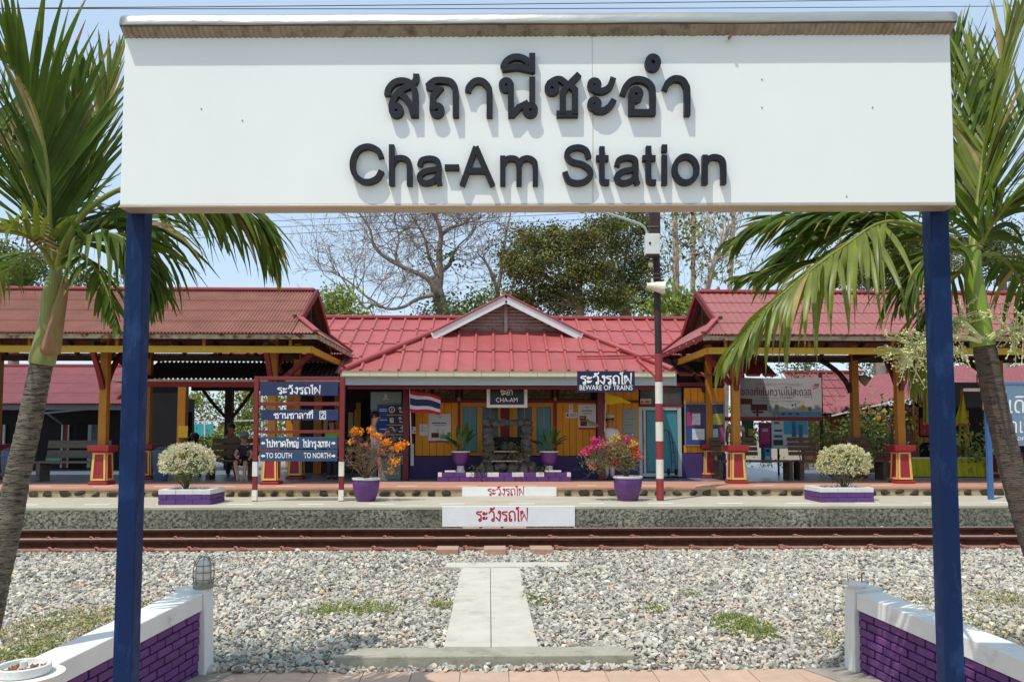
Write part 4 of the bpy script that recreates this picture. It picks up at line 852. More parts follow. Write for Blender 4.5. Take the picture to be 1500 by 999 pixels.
for (lab, px, Y, tr, cl_) in (
    ('pale straight tree trunk with sparse leaves just right of the pole', 992, 38, [[(990, 640), (990, 500), (990, 420), (989, 340), (988, 290)]], [(975, 305, 12, 8, 60), (1000, 318, 14, 8, 80), (1004, 350, 10, 14, 90), (978, 372, 10, 12, 70), (986, 330, 10, 16, 60), (1010, 305, 10, 8, 40)]),
    ('thinner pale tree trunk with hanging leaf clusters, second from the pole', 1015, 40, [[(1014, 640), (1014, 500), (1015, 400), (1016, 320), (1018, 280)]], [(1012, 372, 9, 9, 90), (1024, 324, 10, 9, 60), (1010, 345, 8, 14, 60), (1030, 340, 8, 10, 40)]),
    ('leaning pale tree with bare twigs left of the right palm', 1040, 39, [[(1020, 640), (1030, 470), (1042, 400), (1052, 370), (1068, 330)]], [(1036, 402, 8, 6, 60), (1060, 380, 9, 9, 60), (1060, 320, 8, 8, 40)]),
    ('thin pale tree standing furthest right of the bare group', 1066, 41, [[(1062, 640), (1066, 470), (1072, 380), (1075, 300)]], [(1070, 345, 8, 10, 50), (1064, 390, 8, 10, 60), (1080, 310, 8, 8, 40)])):
    root = empty('sparse_tree', (P(px, 640, Y).x, Y, 0), 0, lab, 'tree', 'tall sparse trees right of the pole'); b = MB(); paths = [limb(b, t_, Y, .16 if px != 992 else .26, .09, 7) for t_ in tr]
    for path in paths:
        for _ in range(16): twigs(b, path[rr.randint(len(path) // 3, len(path) - 1)], Vector((rr.gauss(0, .9), rr.gauss(0, .5), rr.gauss(.7, .4))), rr.uniform(1.0, 1.9), .035, 2, rr, up=.25, spread=.5, n=3, minr=.010)
    b.build('trunk', m_barkpale, root, smooth=60); k = Y / F
    leaves([(P(cx, cy, Y), (rx * k, rx * k, ry * k), n) for cx, cy, rx, ry, n in cl_], .24, [m_ltleaf, m_yelleaf, m_dkleaf], 'leaves', root, share=[.4, .35, .25], droop=1.0)
leafy('wide dull green tree behind the right shelter roof', 1290, 30, [[(1290, 620), (1288, 500), (1285, 420)]],
      [(1240, 385, 36, 24, 2600), (1275, 365, 36, 26, 3000), (1310, 360, 36, 28, 3000), (1345, 372, 34, 28, 2600), (1290, 400, 50, 20, 3000), (1225, 405, 24, 14, 900), (1380, 385, 34, 28, 2200)], .13, [m_olleaf, m_dkleaf, m_yelleaf], [.45, .4, .15], .3)
leafy('dark green tree behind the shelter roof at the right edge of the view', 1470, 33, [[(1470, 620), (1470, 500), (1470, 400)]],
      [(1440, 380, 36, 36, 2200), (1480, 370, 40, 44, 2800), (1520, 390, 36, 40, 1800)], .15, [m_dkleaf, m_olleaf], [.6, .4], .3)
leafy('green tree above the left shelter roof at the left edge of the view', 30, 30, [[(20, 620), (20, 500), (22, 430)]],
      [(15, 385, 34, 26, 2600), (45, 400, 22, 20, 1300), (10, 412, 30, 14, 1000), (120, 410, 20, 14, 700), (150, 418, 24, 8, 500), (-30, 380, 40, 34, 1800)], .14, [m_dkleaf, m_ltleaf], [.65, .35], .25)
leafy('loose grey green tree seen between the right shelter columns', 1290, 40, [[(1290, 640), (1290, 600), (1290, 560)]],
      [(1290, 560, 34, 34, 1500), (1310, 590, 28, 24, 1000), (1265, 540, 20, 14, 400), (1325, 550, 16, 30, 700), (1185, 560, 8, 26, 260), (1178, 530, 14, 10, 260), (1400, 545, 40, 22, 900), (1480, 545, 40, 20, 900)], .15, [m_dkleaf, m_olleaf], [.6, .4], .15)
leafy('green trees and scrub seen through the left shelter opening', 330, 34, [[(330, 660), (330, 640), (330, 620)]],
      [(300, 590, 26, 14, 900), (330, 640, 40, 22, 1700), (350, 600, 22, 36, 1500), (375, 590, 20, 30, 1000), (395, 600, 20, 50, 900), (300, 650, 30, 16, 1200), (440, 600, 40, 50, 900)], .14, [m_ltleaf, m_dkleaf, m_yelleaf], [.45, .35, .2], .1)
# far wooded skyline, one mass
cl = []
for k in range(-26, 27):
    cl.append(((k * 9 + rnd.uniform(-3, 3), 150 + rnd.uniform(-12, 12), 2.5), (9, 5, rnd.uniform(3.0, 5.5)), 700))
o = leaves(cl, .75, [m_dkleaf, m_olleaf], 'distant_treeline', None, share=[.6, .4]); tag(o, 'distant low green treeline behind the station', 'trees', kind='stuff')

# overhead wires and the cable stays
m_wire = M('dark_cable', (40, 42, 46), .6, .05, 5, 0); m_wirey = M('pale_cable', (196, 190, 140), .6, .05, 5, 0)
wr = [((-60, 372), (480, 308), 26), ((-60, 352), (480, 314), 26), ((-60, 392), (900, 292), 26)]
for i, (a, c, Y) in enumerate((((300, 318), (900, 290), 26), ((300, 327), (900, 300), 26), ((300, 338), (960, 306), 26), ((200, -2), (1100, -8), 20), ((170, 0), (900, 2), 20))):
    p = P(a[0], a[1], Y); q = P(c[0], c[1], Y + (0 if i < 3 else 4)); d = q - p; p = p - d * 2.5; q = q + d * 2.5
    pts = [p.lerp(q, t / 16) + Vector((0, 0, -.25 * math.sin(math.pi * t / 16))) for t in range(17)]
    o = MB().tube(pts, .009 if i < 3 else .012, 5).build('overhead_cable', m_wire); tag(o, ['highest of the three dark cables crossing the pale sky under the sign', 'middle one of the three dark cables crossing the sky under the sign', 'lowest of the three dark cables crossing the sky under the sign', 'dark cable crossing the sky above the sign, upper one', 'dark cable crossing the sky just above the sign top'][i], 'cable', 'overhead cables')

# ================================================================== platforms
LZ = 0.437; UZ = 0.61; Y1 = 12.95; Y2 = 15.0; Y3 = 16.72
m_wall_old = M('weathered_concrete', (138, 134, 114), 0.95, 0.45, 1.1, 0.9, bscale=30, dist=0.02, dirt=((64, 62, 52), 0.44, 19, 0.14))
m_top_conc = M('platform_concrete', (176, 168, 148), 0.88, 0.10, 2.2, 0.4, stretch=(.5, 1, 1), dirt=((150, 138, 112), 0.55, 1.7, 0.25))
m_step = M('step_concrete', (168, 152, 120), 0.92, 0.2, 7, 0.5, dirt=((104, 92, 70), 0.55, 6, 0.2))
m_rock = M('dark_wall_stone', (66, 56, 42), 0.95, 0.35, 12, 0.8, objvar=.2)
m_terr2 = M('terracotta_strip', (186, 136, 112), 0.7, 0.1, 3, 0.15, dirt=((170, 128, 104), 0.5, 2.5, .25))
m_bluetile = M('blue_grey_floor_tile', (116, 122, 132), 0.35, 0.16, 5, 0.1)
pf = MB().box(-34, 36, Y1 + .012, Y2 + .2, -.06, LZ - .012).build('lower_platform', m_wall_old); tag(pf, 'long low platform with dark weathered concrete face beside the rails', 'platform', kind='structure')
MB().box(-34, 36, Y1, Y2 + .1, LZ - .055, LZ).build('platform_top', m_top_conc, pf, bevel=0.012)
b = MB(); b.sheet(lambda u, v: (-12 + 24.5 * u, Y1 + .004 + .010 * math.sin(u * 611 + v * 3) * math.sin(u * 97) - .012 * math.sin(v * 3.1), -.05 + (LZ - .0) * v), 220, 6); b.build('rough_render', m_wall_old, pf, smooth=60)
up_ = MB().box(-34, 36, Y2, 30, 0, UZ - .02).build('upper_platform', m_step); tag(up_, 'raised station floor with stone set step and terracotta edge', 'platform', kind='structure')
MB().box(-34, 36, Y2 - .02, Y3, UZ - .05, UZ).build('terracotta_edge', m_terr2, up_, bevel=0.008)
x = -11.0; k = 0
while x < 11.6:
    if not (P(674, 720, Y2).x - .08 < x < P(817, 720, Y2).x + .08):
        V_, F_ = hull(16, 300 + k % 9); s = rnd.uniform(.85, 1.15)
        vs = [(x + v[0] * .115 * s * rnd.uniform(.9, 1.05), Y2 - .006 + v[1] * .045, LZ + .055 + max(-.052, v[2] * .105 * s)) for v in V_]
        MB().add(vs, [tuple(f) for f in F_]).build('stone', m_rock, up_)
    x += rnd.uniform(.25, .33); k += 1
tf = 0.33; f0 = None                                        # glazed floor tiles behind the terracotta edge
m_floor = M('floor_joint', (86, 88, 92), .7, .1, 5, .1)
MB().box(-34, 36, Y3, 29.9, UZ - .018, UZ - .004).build('floor_joint', m_floor, up_)
for j in range(4):
    for i in range(-34, 36):
        x = i * tf; y = Y3 + .003 + (j + .5) * tf
        if f0 is None: f0 = MB().box(-tf / 2 + .003, tf / 2 - .003, -tf / 2 + .003, tf / 2 - .003, -.006, 0).build('floor_tile', m_bluetile, up_); f0.location = (x, y, UZ)
        else: o = f0.copy(); col.objects.link(o); o.location = (x, y, UZ)
MB().box(-34, 36, Y3 + 4 * tf + .004, 29.8, UZ - .01, UZ).build('tile_field', m_bluetile, up_)
# painted dashes
m_dash = M('worn_white_paint', (226, 224, 214), .7, .06, 8, .1)
for i in range(-9, 12):
    xx = i * 1.17 + .3
    MB().box(xx, xx + .42, Y1 + .42, Y1 + .50, LZ + .001, LZ + .005).build('painted_dash', m_dash, pf)
    MB().box(xx * .98 + .2, xx * .98 + .58, Y2 + .30, Y2 + .36, UZ + .001, UZ + .005).build('painted_dash', m_dash, up_)
m_signwhite = M('white_painted_warning', (232, 230, 226), .65, .04, 6, .15, dirt=((196, 188, 172), .64, 7, .15))
m_redpaint = M('crimson_lettering', (176, 22, 62), .6, .1, 12, .05)
x0 = P(648, 755, Y1).x; x1 = P(842, 755, Y1).x
b = MB(); b.box(x0, x1, Y1 - .024, Y1 + .01, .115, LZ + .004); wp = b.build('painted_warning', m_signwhite, pf, bevel=.004)
thai('lettering', 'ระวังรถไฟ', 697, 774, 763, 748.5, Vector((0, Y1 - .024, 0)), FRONT, m_redpaint, wd=1.5, th=.002, parent=wp)
x0 = P(677, 720, Y2).x; x1 = P(815, 720, Y2).x
wp = MB().box(x0, x1, Y2 - .03, Y2, LZ + .002, UZ + .004).build('painted_warning', m_signwhite, up_, bevel=.003)
thai('lettering', 'ระวังรถไฟ', 714, 768, 725.5, 715.5, Vector((0, Y2 - .03, 0)), FRONT, m_redpaint, wd=1.4, th=.002, parent=wp)

# ================================================================== roofing pieces
def corr(w, L, pitch, amp, n=6, drop=.024):
    k = max(1, round(w / pitch)); N = k * n; vs = []; rows = ((0, -drop), (0, 0), (L, 0))
    for (yy, dz) in rows:
        for i in range(N + 1): vs.append((w * i / N, yy, amp * math.cos(2 * math.pi * i / n) + dz))
    fs = [(r_ * (N + 1) + i, r_ * (N + 1) + i + 1, (r_ + 1) * (N + 1) + i + 1, (r_ + 1) * (N + 1) + i) for r_ in range(len(rows) - 1) for i in range(N)]
    me = bpy.data.meshes.new('sheet'); me.from_pydata(vs, [], fs); return me
def ribtile(w, L, drop=.035):
    prof = [(0, .0), (.04, .045), (.10, .052), (.16, .045), (.2, .006), (.24, 0), (.6, -.003), (.97, 0), (1, 0)]
    vs = []
    for (yy, dz) in ((.0, -drop), (.0, 0), (L * .5, 0), (L, -.012)):
        for (u, h) in prof: vs.append((w * u, yy - .02 * math.cos(u * 6.283) * (1 if yy == 0 else 0), h + dz))
    n = len(prof); fs = [(r_ * n + i, r_ * n + i + 1, (r_ + 1) * n + i + 1, (r_ + 1) * n + i) for r_ in range(3) for i in range(n - 1)]
    me = bpy.data.meshes.new('tile'); me.from_pydata(vs, [], fs); me.polygons.foreach_set('use_smooth', [True] * len(fs)); me.set_sharp_from_angle(angle=R(50)); return me
def lay(parent, me, mat, O, U, V, w, L, cols, rows, name, clips=(), tilt=.02, cols0=0, jit=.0015):
    """courses of pieces on the plane through O with unit directions U (along the eave) and V (up the slope)"""
    Nn = U.cross(V).normalized(); me.materials.clear(); me.materials.append(mat); made = []
    for r_ in range(rows):
        for c in range(cols0, cols0 + cols):
            Vv = (V - Nn * tilt).normalized() if tilt else V
            M4 = Matrix((U, Vv, Nn)).transposed().to_4x4(); M4.translation = O + U * (c * w) + V * (r_ * L) + Nn * (tilt * L + rnd.uniform(-jit, jit))
            if clips:
                cs = [M4 @ Vector((a, b_, 0)) for a in (0, w) for b_ in (0, L)]
                ins = [[(p - cp).dot(cn) >= -1e-4 for p in cs] for cp, cn in clips]
                if any(not any(i) for i in ins): continue
                if not all(all(i) for i in ins):
                    bm = bmesh.new(); bm.from_mesh(me); bm.transform(M4)
                    for cp, cn in clips:
                        bmesh.ops.bisect_plane(bm, geom=bm.verts[:] + bm.edges[:] + bm.faces[:], plane_co=cp, plane_no=-cn, clear_outer=True)
                    if not bm.faces: bm.free(); continue
                    m2 = bpy.data.meshes.new(name); bm.to_mesh(m2); bm.free(); m2.materials.append(mat)
                    o = bpy.data.objects.new(name, m2); col.objects.link(o); o.parent = parent; o.matrix_parent_inverse = world(parent).inverted(); continue
            o = bpy.data.objects.new(name, me); col.objects.link(o); o.parent = parent; o.matrix_parent_inverse = world(parent).inverted(); o.matrix_basis = M4
            made.append(o)
    return made
m_roofL = M('old_red_roof_sheet', (144, 96, 82), 0.8, 0.18, 2.5, 0.3, objvar=.04, dirt=((150, 104, 84), 0.56, 3.5, 0.2))
m_roofR = M('red_roof_sheet', (150, 90, 86), 0.6, 0.08, 2.5, 0.15, objvar=.04, dirt=((168, 96, 90), 0.6, 3.5, 0.2))
m_rooftile = M('red_roof_tile', (164, 82, 80), 0.5, 0.12, 3, 0.1, objvar=.05, spec=.4, dirt=((150, 90, 82), 0.52, 2.6, 0.2))
m_ridge = M('roof_ridge_cap', (160, 74, 74), 0.5, 0.12, 5, 0.15)
m_mould = M('mouldy_fascia', (170, 152, 124), 0.9, 0.3, 9, 0.6, dirt=((112, 62, 46), 0.5, 7, 0.12))
m_ochre = M('ochre_yellow_paint', (168, 110, 28), 0.55, 0.10, 5, 0.15)
m_yell = M('bright_yellow_beam', (196, 156, 34), 0.5, 0.08, 5, 0.12, dirt=((178, 140, 60), .6, 6, .15))
m_dred = M('dark_red_paint', (112, 26, 30), 0.5, 0.14, 6, 0.15)
m_red = M('pedestal_red', (150, 42, 48), 0.5, 0.10, 5, 0.15)
m_trim = M('yellow_trim', (220, 180, 100), 0.5, 0.08, 6, 0.1)
m_darkwood = M('dark_timber', (66, 46, 38), 0.8, 0.25, 8, 0.3)
m_whiterafter = M('pale_rafter_end', (206, 196, 174), 0.7, 0.1, 6, 0.1)

def column(root, x, y, z_top, front=True):
    c = MB(); c.box(x - .078, x + .078, y - .078, y + .078, UZ + .76, z_top); c.build('column', m_ochre, root, bevel=.012)
    pd = MB(); pd.box(x - .185, x + .185, y - .185, y + .185, UZ, UZ + .06); pdo = pd.build('pedestal', m_red, root, bevel=.012)
    b = MB(); zz0, zz1 = UZ + .071, UZ + .63
    vs = [(x + sx * h, y + sy * h, z) for z, h in ((zz0, .150), (zz1, .128)) for sx, sy in ((-1, -1), (1, -1), (1, 1), (-1, 1))]
    b.add(vs, [(0, 3, 2, 1), (4, 5, 6, 7), (0, 1, 5, 4), (1, 2, 6, 5), (2, 3, 7, 6), (3, 0, 4, 7)]); b.build('shaft', m_red, pdo, bevel=.006)
    b = MB(); vs = [(x + sx * h, y + sy * h, z) for z, h in ((zz1 + .001, .155), (zz1 + .03, .205), (zz1 + .14, .212)) for sx, sy in ((-1, -1), (1, -1), (1, 1), (-1, 1))]
    b.add(vs, [(3, 2, 1, 0), (8, 9, 10, 11)] + [(r_ * 4 + k, r_ * 4 + (k + 1) % 4, r_ * 4 + 4 + (k + 1) % 4, r_ * 4 + 4 + k) for r_ in (0, 1) for k in range(4)]); b.build('cap', m_red, pdo, bevel=.008)
    # yellow frame on front and both sides
    for (ax, sg_) in ((('y', -1), ('x', -1), ('x', 1)) if front else (('y', -1),)):
        b = MB()
        def pt(u, z, off=0):
            h = .150 - .022 * (z - zz0) / (zz1 - zz0) + off
            return (x + u, y - h, z) if ax == 'y' else (x + sg_ * h, y + u, z)
        for (ua0, ua1, ub0, ub1, za, zb_) in ((-.140, -.104, -.118, -.084, zz0 + .012, zz1 - .006), (.104, .140, .084, .118, zz0 + .012, zz1 - .006), (-.103, .103, -.102, .102, zz0 + .012, zz0 + .05), (-.086, .086, -.085, .085, zz1 - .034, zz1 - .006)):
            q = [pt(ua0, za, .014), pt(ua1, za, .014), pt(ub1, zb_, .014), pt(ub0, zb_, .014), pt(ua0, za, 0), pt(ua1, za, 0), pt(ub1, zb_, 0), pt(ub0, zb_, 0)]
            b.add(q, [(0, 1, 2, 3), (0, 4, 5, 1), (1, 5, 6, 2), (2, 6, 7, 3), (3, 7, 4, 0)])
        b.build('trim_frame', m_trim, pdo)
def curved_brace(root, p, q, bend, mat, w=.075, name='brace'):
    p = Vector(p); q = Vector(q); mid = (p + q) / 2 + Vector(bend); path = [p.lerp(mid, t).lerp(mid.lerp(q, t), t) for t in [i / 6 for i in range(7)]]
    b = MB()
    for a, c in zip(path, path[1:]): b.beam(a, c + (c - a) * .12, w, w)
    return b.build(name, mat, root)
EY, EZ, RY, RZ = 15.2, 3.54, 17.05, 4.66; BY = 2 * RY - EY; SLn = Vector((0, RY - EY, RZ - EZ)); SLL = SLn.length; Vf = SLn.normalized(); Vb = Vector((0, -Vf.y, Vf.z))
def shelter(s, xe, xr_, xfar, colx, roofmat, label, pitch, amp):
    """s = side of the gable end (+1 right end, -1 left end); xe eave corner x, xr_ ridge end x"""
    root = empty('platform_shelter', ((xe + xfar) / 2, RY, UZ), 0, label, 'shelter', 'open platform shelters either side of the station')
    for x in colx: column(root, x, 16.0, EZ + .1)
    for x in colx + [colx[-1] + (colx[-1] - colx[-2])]: column(root, x, 18.0, EZ + .1, True)
    roof = MB().beam((xr_, RY, RZ + .035), (xfar, RY, RZ + .035), .2, .07).build('roof', m_ridge, root, bevel=.02)
    w = .53; L = SLL / 4; me = corr(w, L + .05, pitch, amp)
    cols = int(abs(xfar - xr_) / w) + 1; g0 = .14
    zg = 3.86; yg0 = EY + (zg - EZ) / (RZ - EZ) * (RY - EY); yg1 = 2 * RY - yg0
    O = Vector((min(xr_, xfar), EY - .06, EZ - .03)) if s > 0 else Vector((xr_, EY - .06, EZ - .03))
    if s > 0: O.x = xr_ - cols * w
    lay(roof, me, roofmat, O, Vector((1, 0, 0)), Vf, w, L, cols, 4, 'roof_sheet', jit=.0006, tilt=.045)
    lay(roof, corr(w, SLL + .05, pitch, amp), roofmat, Vector((O.x + cols * w, BY + .06, EZ - .03)), Vector((-1, 0, 0)), Vb, w, SLL, cols, 1, 'roof_sheet', jit=.001)
    # hip ends below the gable
    A1 = Vector((xr_, yg0, zg)); A0 = Vector((xe, EY - .06, EZ - .03)); B0 = Vector((xr_, EY - .06, EZ - .03)); A2 = Vector((xr_, yg1, zg)); A3 = Vector((xe, BY + .06, EZ - .03)); B3 = Vector((xr_, BY + .06, EZ - .03))
    for tri in ((B0, A0, A1), (A3, B3, A2)):
        b = MB(); b.sheet(lambda u, v: tri[0].lerp(tri[1], u).lerp(tri[2], v) + Vector((0, 0, .012 * math.cos(u * 44) * (1 - v) + .012)), 28, 3)
        b.build('hip_piece', roofmat, roof, smooth=60)
    b = MB(); b.sheet(lambda u, v: A0.lerp(A3, u).lerp(A1.lerp(A2, u), v) + Vector((0, 0, .012 * math.cos(u * 220) + .02)), 240, 2); b.build('end_skirt', roofmat, roof, smooth=60)
    for (p, q) in ((A0, A1), (A3, A2)): MB().beam(p + Vector((0, 0, .05)), q + Vector((0, 0, .06)), .12, .05).build('hip_cap', m_ridge, roof, bevel=.015)
    T = Vector((xr_ + s * .05, RY, RZ + .04))
    for (g_) in (A1, A2): MB().beam(g_ + Vector((s * .05, 0, .02)), T + Vector((0, 0, -.05)), .05, .13).build('bargeboard', m_dred, roof, bevel=.006)
    # gable infill: dark boards set back
    b = MB(); xi = xr_ - s * .55
    b.add([(xi, yg0 + .25, zg), (xi, yg1 - .25, zg), (xi, RY, RZ - .12)], [(0, 1, 2)]); b.build('gable_board', m_darkwood, roof)
    MB().beam((xr_ - s * .1, RY, zg), (xr_ - s * .1, RY, RZ - .1), .06, .06).build('gable_post', m_darkwood, roof)
    MB().beam((xr_ - s * .1, yg0, zg + .05), (xr_ - s * .1, yg1, zg + .05), .06, .1).build('gable_tie', m_darkwood, roof)
    # fascias
    MB().beam((xe, EY, EZ - .085), (xfar, EY, EZ - .085), .025, .09).build('fascia', m_mould, root)
    MB().beam((xe, BY, EZ - .085), (xfar, BY, EZ - .085), .025, .09).build('fascia', m_mould, root)
    MB().beam((xe, EY, EZ - .085), (xe, BY, EZ - .085), .025, .09).build('fascia', m_mould if s > 0 else m_dred, root)
    # yellow eave beams
    zb_ = 3.235; MB().beam((xe - s * .18, 15.45, zb_), (xfar, 15.45, zb_), .07, .13).build('eave_beam', m_yell, root, bevel=.006)
    MB().beam((xe - s * .2, 15.50, zb_ + .01), (xe - s * .2, 18.6, zb_ + .01), .07, .13).build('eave_beam', m_yell, root, bevel=.006)
    # rafters, struts
    n = 0; x = xr_ - s * .1
    while s * (x - xfar) > 0:
        MB().beam((x, EY + .03, EZ - .07), (x, RY, RZ - .07), .05, .10).build('rafter', m_darkwood, root)
        MB().beam((x, BY - .03, EZ - .07), (x, RY, RZ - .07), .05, .10).build('rafter', m_darkwood, root)
        if n % 2 == 0: MB().beam((x, 15.46, zb_ + .066), (x, 15.46, EZ + .05), .055, .055).build('strut', m_ochre, root)
        x -= s * .83; n += 1
    for k in range(5):
        y_ = yg0 + .1 + k * .6
        MB().beam((xe - s * .0, y_, EZ - .10), (xe - s * .44, y_, EZ + .19), .05, .09).build('rafter', m_whiterafter if s < 0 else m_darkwood, root)
    for y_ in (16.0, 18.0): MB().beam((xe - s * .25, y_, EZ + .16 if 0 else 3.30), (xfar, y_, 3.30), .09, .12).build('tie_beam', m_darkwood if y_ > 17 else m_dred, root)
    MB().beam((xfar, RY, EZ + .1), (xr_, RY, EZ + .1), .08, .1).build('tie_beam', m_darkwood, root)
    for x in colx:
        MB().beam((x, 15.42, 3.34), (x, 18.6, 3.34), .09, .12).build('cross_beam', m_darkwood, root)
        curved_brace(root, (x, 15.92, 2.5), (x, 15.47, 3.2), (0, .10, -.06), m_dred, .09)
        curved_brace(root, (x - .08, 18, 2.55), (x - .75, 18, 3.28), (.22, 0, .08), m_darkwood, .09)
        curved_brace(root, (x, 16.1, 2.6), (x, 16.7, 3.3), (0, -.12, .05), m_dred, .08)
    curved_brace(root, (colx[0] + s * .10, 15.98, 2.62), (xe - s * .22, 15.7, 3.2), (0, 0, -.06), m_dred, .09)
    return root
shelter(1, -3.33, -3.80, -14.6, [-4.37, -7.69, -11.01], m_roofL, 'left platform shelter with weathered brownish red corrugated roof and ochre columns', .066, .015)
shelter(-1, 4.08, 4.50, 15.6, [4.94, 8.31, 11.68], m_roofR, 'right platform shelter with smooth rose red roof, pale rafter ends and ochre columns', .133, .007)

# ================================================================== station building
m_yboard = M('yellow_orange_board', (222, 146, 20), 0.55, 0.10, 4, 0.15, objvar=.06, stretch=(1, 1, .4))
m_yframe = M('yellow_orange_frame', (206, 134, 26), 0.5, 0.08, 5, 0.12)
m_purplew = M('deep_purple_wall', (66, 46, 98), 0.6, 0.12, 4, 0.2)
m_teal = M('teal_curtain_glass', (52, 128, 140), 0.3, 0.22, 3, 0.05, spec=.5, stretch=(6, 1, .5))
m_tealdk = M('dark_teal_glass', (30, 78, 84), 0.2, 0.3, 3, 0.0, spec=.5, stretch=(4, 1, .5))
m_cream = M('cream_gutter', (204, 196, 166), 0.6, 0.08, 5, 0.15, dirt=((150, 140, 108), .6, 5, .15))
m_fascia = M('blue_grey_fascia', (160, 172, 174), 0.6, 0.1, 3, 0.1, stretch=(.4, 1, 3))
m_louv = M('weathered_louvre', (168, 148, 138), 0.85, 0.25, 12, 0.4)
m_whiteb = M('white_bargeboard', (220, 216, 212), 0.6, 0.07, 4, 0.15, dirt=((176, 168, 160), .6, 4, .2))
m_relief = M('carved_relief', (84, 72, 52), 0.8, 0.4, 9, 1.0, bscale=28, dist=.04, dirt=((146, 134, 100), .56, 13, .06))
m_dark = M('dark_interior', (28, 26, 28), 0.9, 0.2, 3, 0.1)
m_creamdoor = M('cream_door_panel', (204, 184, 130), .6, .08, 5, .1)
YF = 18.0
sbd = empty('station_building', (.3, 21.5, UZ), 0, 'low red roofed station building with white gable, yellow boards and purple base', 'building')
def part(name, mat, px0, py0, px1, py1, Y, t, parent=sbd, bevel=0.0):
    b = MB(); panel(b, px0, py0, px1, py1, Y, t); return b.build(name, mat, parent, bevel=bevel)
FZ = UZ
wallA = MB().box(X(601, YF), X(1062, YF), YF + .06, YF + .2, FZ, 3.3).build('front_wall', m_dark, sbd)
b = MB(); b.box(X(601, YF), X(936, YF), YF - .02, YF + .058, FZ, Z(668, YF)); b.build('purple_base', m_purplew, sbd, bevel=.01)
b = MB(); b.box(X(998, YF), X(1062, YF), YF - .02, YF + .058, FZ, Z(664, YF)); b.build('purple_base', m_purplew, sbd, bevel=.01)
# vertical boards
for (a, c, y0, y1) in ((608, 672, 590, 667.5), (815, 873, 590, 667.5), (880, 936, 570, 667.5), (1002, 1062, 568, 592), (1002, 1062, 652, 663)):
    n = max(1, round((c - a) / 10.5)); wpx = (c - a) / n; me_b = None
    for i in range(n):
        x0, x1, z0, z1 = rect(a + i * wpx, y0, a + (i + 1) * wpx, y1, YF)
        if me_b is None:
            wd0 = x1 - x0; h0 = z1 - z0; me_b = MB().box(.003, wd0 - .003, 0, .05, 0, h0).build('board', m_yboard, wallA, bevel=.006, seg=1); me_b.matrix_parent_inverse = world(wallA).inverted(); me_b.location = (x0, YF, z0)
        else:
            o = me_b.copy(); col.objects.link(o); o.location = (x0, YF + rnd.uniform(-.003, .003), z0)
# framed windows and centre doors
for (a, c) in ((674, 677.5), (699, 706.5), (729.5, 733), (751, 757.5), (779, 786), (807, 811)): part('window_post', m_yframe, a, 590, c, 667, YF - .02, .08)
part('window_head', m_yframe, 674, 590, 811, 596, YF - .015, .07); part('window_sill', m_yframe, 674, 662.5, 811, 667, YF - .015, .07)
for (a, c, mt) in ((677.5, 699, m_teal), (706.5, 729.5, m_tealdk), (757.5, 779, m_tealdk), (786, 807, m_teal)):
    f_ = part('window', m_tealdk, a, 596, c, 662.5, YF + .03, .02)
    part('curtain', mt, a + 1, 597, c - 1, 661, YF + .022, .006, f_); part('glazing_bar', m_yframe, (a + c) / 2 - .6, 596, (a + c) / 2 + .6, 662.5, YF + .002, .018, f_)
part('door', m_dred, 733, 596, 746.5, 667, YF + .0, .04); part('door', m_yframe, 746.5, 596, 751, 667, YF + .01, .04)
part('red_post', m_dred, 670.5, 561, 674, 668, YF - .06, .1); part('red_post', m_dred, 811, 561, 815, 668, YF - .06, .1)
part('lintel', m_dred, 601, 586, 936, 590, YF - .04, .08); part('lintel', m_dred, 601, 560, 1062, 565.5, YF - .05, .1)
for (a, c) in ((602, 632), (634, 669), (676, 740), (743, 809), (817, 866)):
    f_ = part('picture_panel', m_darkwood, a, 566, c, 586, YF - .02, .06); part('carving', m_relief, a + 2.5, 568, c - 2.5, 584, YF - .035, .014, f_)
for px in (672.3, 813): b = MB(); b.ell(P(px, 584, YF - .14), .045, .045, .05); b.tube([P(px, 578, YF - .06), P(px, 580, YF - .14), P(px, 583, YF - .14)], .012, 5); b.build('wall_lamp', M('brass_lamp', (150, 128, 96), .5, .1, 10, 0), sbd, smooth=50)
# porch posts
for (a, c) in ((590.5, 599.5), (875, 885)):
    x0 = X(a, 17.3); x1 = X(c, 17.3); MB().box(x0, x1, 17.22, 17.38, FZ, 2.95).build('porch_post', M('maroon_post', (96, 34, 40), .5, .12, 6, .1), sbd, bevel=.008)
# teal glass door
part('glazed_door', m_tealdk, 941, 600, 995, 695, YF + .03, .03)
dfr = empty('x', (0, 0, 0)); bpy.data.objects.remove(dfr)
m_alu = M('pale_door_frame', (178, 188, 186), .45, .06, 5, .05, metal=.2)
for q in ((936, 596, 941, 698), (993, 596, 998.5, 698), (941, 596, 993, 600.5), (941, 693, 993, 698), (943, 600.5, 946, 693)): part('door_frame', m_alu, *q, YF - .01, .06)
part('door_handle', m_cream, 944, 640, 945.5, 655, YF - .04, .03)
part('transom_window', M('grimy_glass', (70, 66, 62), .3, .4, 4, 0), 938, 567, 998, 592, YF + .0, .05); part('transom_bar', m_dred, 936, 592, 1000, 596, YF - .02, .07); part('transom_post', m_dred, 966, 566, 969, 592, YF - .02, .07)
part('curtain', m_teal, 948, 603, 992, 690, YF + .018, .008)
